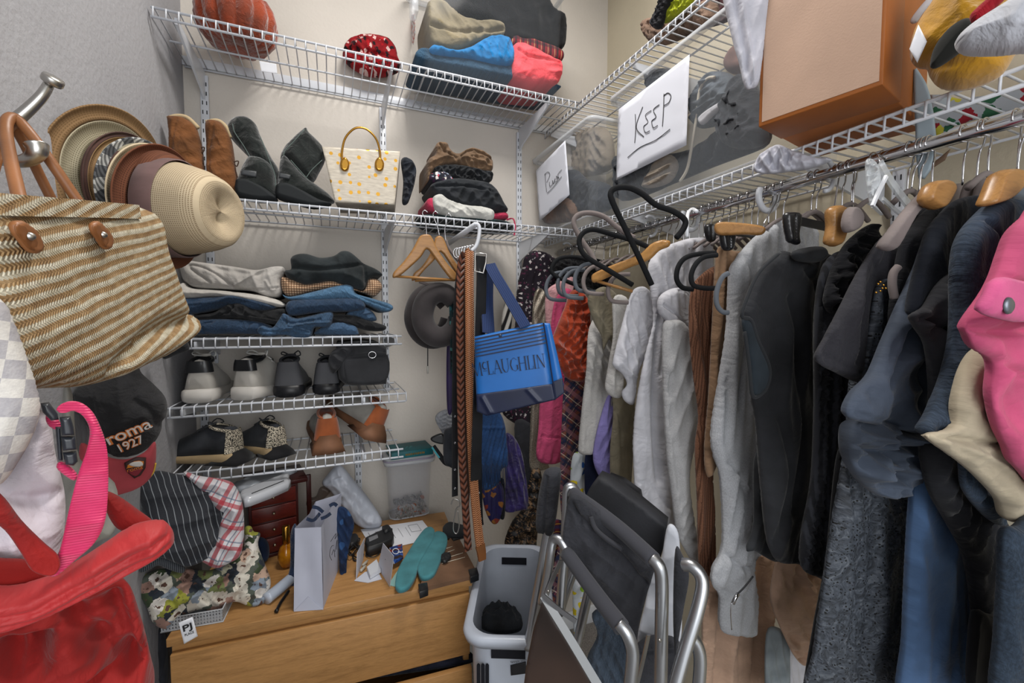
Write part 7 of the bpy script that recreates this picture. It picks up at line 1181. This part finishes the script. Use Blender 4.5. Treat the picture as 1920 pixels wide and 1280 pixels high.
# soft toys and gift bag
YEL = cloth('a87a14', .12, sheen=.5, weave=300, crump=14); tpl = PC(1800, 90, .66)
tag(slab('yellow_plush', [(1712, 66), (1738, 24), (1780, -30), (1850, -40), (1905, 30), (1912, 80), (1900, 108), (1878, 140), (1842, 158), (1800, 168), (1762, 164), (1744, 146), (1736, 128), (1716, 124), (1706, 104)], tpl, YEL, None, t=.07, rr=.07, fold=('c', .006, 9), n=1600, cr=[([(1738, 128), (1760, 138), (1800, 140), (1860, 120)], .005, -.006)]), 'round yellow plush toy with a black patch on the right shelf', 'plush toy')
o = bpy.data.objects['yellow_plush']; tp2 = Pl(tpl.o + tpl.n * .06, tpl.n)
slab('black_patch', [(1744, 118), (1752, 90), (1776, 58), (1806, 38), (1826, 40), (1836, 60), (1816, 84), (1784, 110), (1758, 126), (1746, 127)], tp2, cloth('191a18', .3, weave=200), o, t=.016, rr=.02)
slab('fabric_tag', [(1722, 46), (1738, 78), (1720, 118), (1705, 92)], Pl(tpl.o + tpl.n * .05, tpl.n), PAPER, o, t=.001, rr=.001, sm=1, n=60)
tag(slab('white_plush', [(1790, 88), (1796, 72), (1820, 50), (1860, 24), (1920, -10), (1970, -20), (1970, 84), (1900, 100), (1850, 104), (1806, 102)], PC(1860, 60, .52), cloth('a9abb2', .05, sheen=.5, weave=300, crump=16), None, t=.035, rr=.04, fold=('c', .004, 12)), 'pale grey plush toy limb lying in front of the yellow plush', 'plush toy')
tag(slab('red_ribbon', [(1818, 36), (1826, 22), (1870, -14), (1890, -10), (1862, 18), (1830, 44)], PC(1850, 15, .56), cloth('8a1420', .1, crump=20), None, t=.01), 'dark red fabric strip between the yellow and pale plush toys', 'ribbon')
tag(slab('white_box_flap', [(1708, 36), (1748, -10), (1790, -20), (1740, 14), (1718, 42)], PC(1740, 10, .72), PAPER, None, t=.003), 'white card flap sticking out above the yellow plush toy', 'card')
gb = thing('gift_bag', 'pale blue gift bag with a floral print behind the orange box', 'bag', D(1750, 320, .82))
slab('bag_side', [(1712, 132), (1728, 142), (1744, 178), (1756, 260), (1746, 318), (1722, 334), (1716, 240)], PC(1730, 230, .80), solid('8f9da6', .5, var=.06), gb, t=.004, rr=.004, sm=2); slab('bag_front', [(1744, 178), (1800, 186), (1900, 170), (1960, 160), (1960, 210), (1880, 214), (1790, 236), (1754, 262)], PC(1800, 200, .82), blobs('8f9499', ['7c1c26', '27513a', 'a9a23a', '8f9499', '9aa4aa', '6c1c22'], 40, .5, .03), gb, t=.006, rr=.006, sm=2)
tag(slab('brown_cardboard', [(1720, 330), (1782, 279), (1772, 300), (1738, 322)], PC(1750, 305, .84), solid('6a5546', .8), None, t=.002, sm=1), 'small grey-brown cardboard corner hanging behind the chrome rod', 'cardboard')
# top right shelf
tu = PX(1.06)
tag(slab('fleece_slipper', [(1210, 48), (1222, 34), (1270, 30), (1310, 10), (1340, 0), (1340, 40), (1290, 66), (1240, 86), (1214, 72)], tu, cloth('6f5b4e', .25, crump=30), None, t=.04, fold=('c', .008, 30)), 'brown fleecy slipper seen through the upper right shelf', 'slipper')
tag(slab('black_glove', [(1222, 46), (1232, 20), (1250, -14), (1268, -14), (1250, 20), (1236, 54)], PX(.98), cloth('1c1c1f', .3, crump=20), None, t=.02, fold=('c', .006, 30)), 'black glove on the upper right shelf', 'glove')
tag(slab('lime_cloth', [(1240, 36), (1252, 10), (1280, -14), (1300, -10), (1290, 14), (1262, 34), (1246, 44)], PX(1.0), cloth('8c941c', .2, crump=24), None, t=.02, fold=('c', .008, 24)), 'crumpled lime green cloth on the upper right shelf', 'cloth')
tag(slab('dark_red_blanket', [(1300, 20), (1330, -10), (1420, -40), (1420, 10), (1350, 46), (1310, 50)], PX(1.12), cloth('3c2326', .3, crump=20), None, t=.02, fold=('c', .006, 20)), 'dark maroon blanket on the upper right shelf', 'blanket')
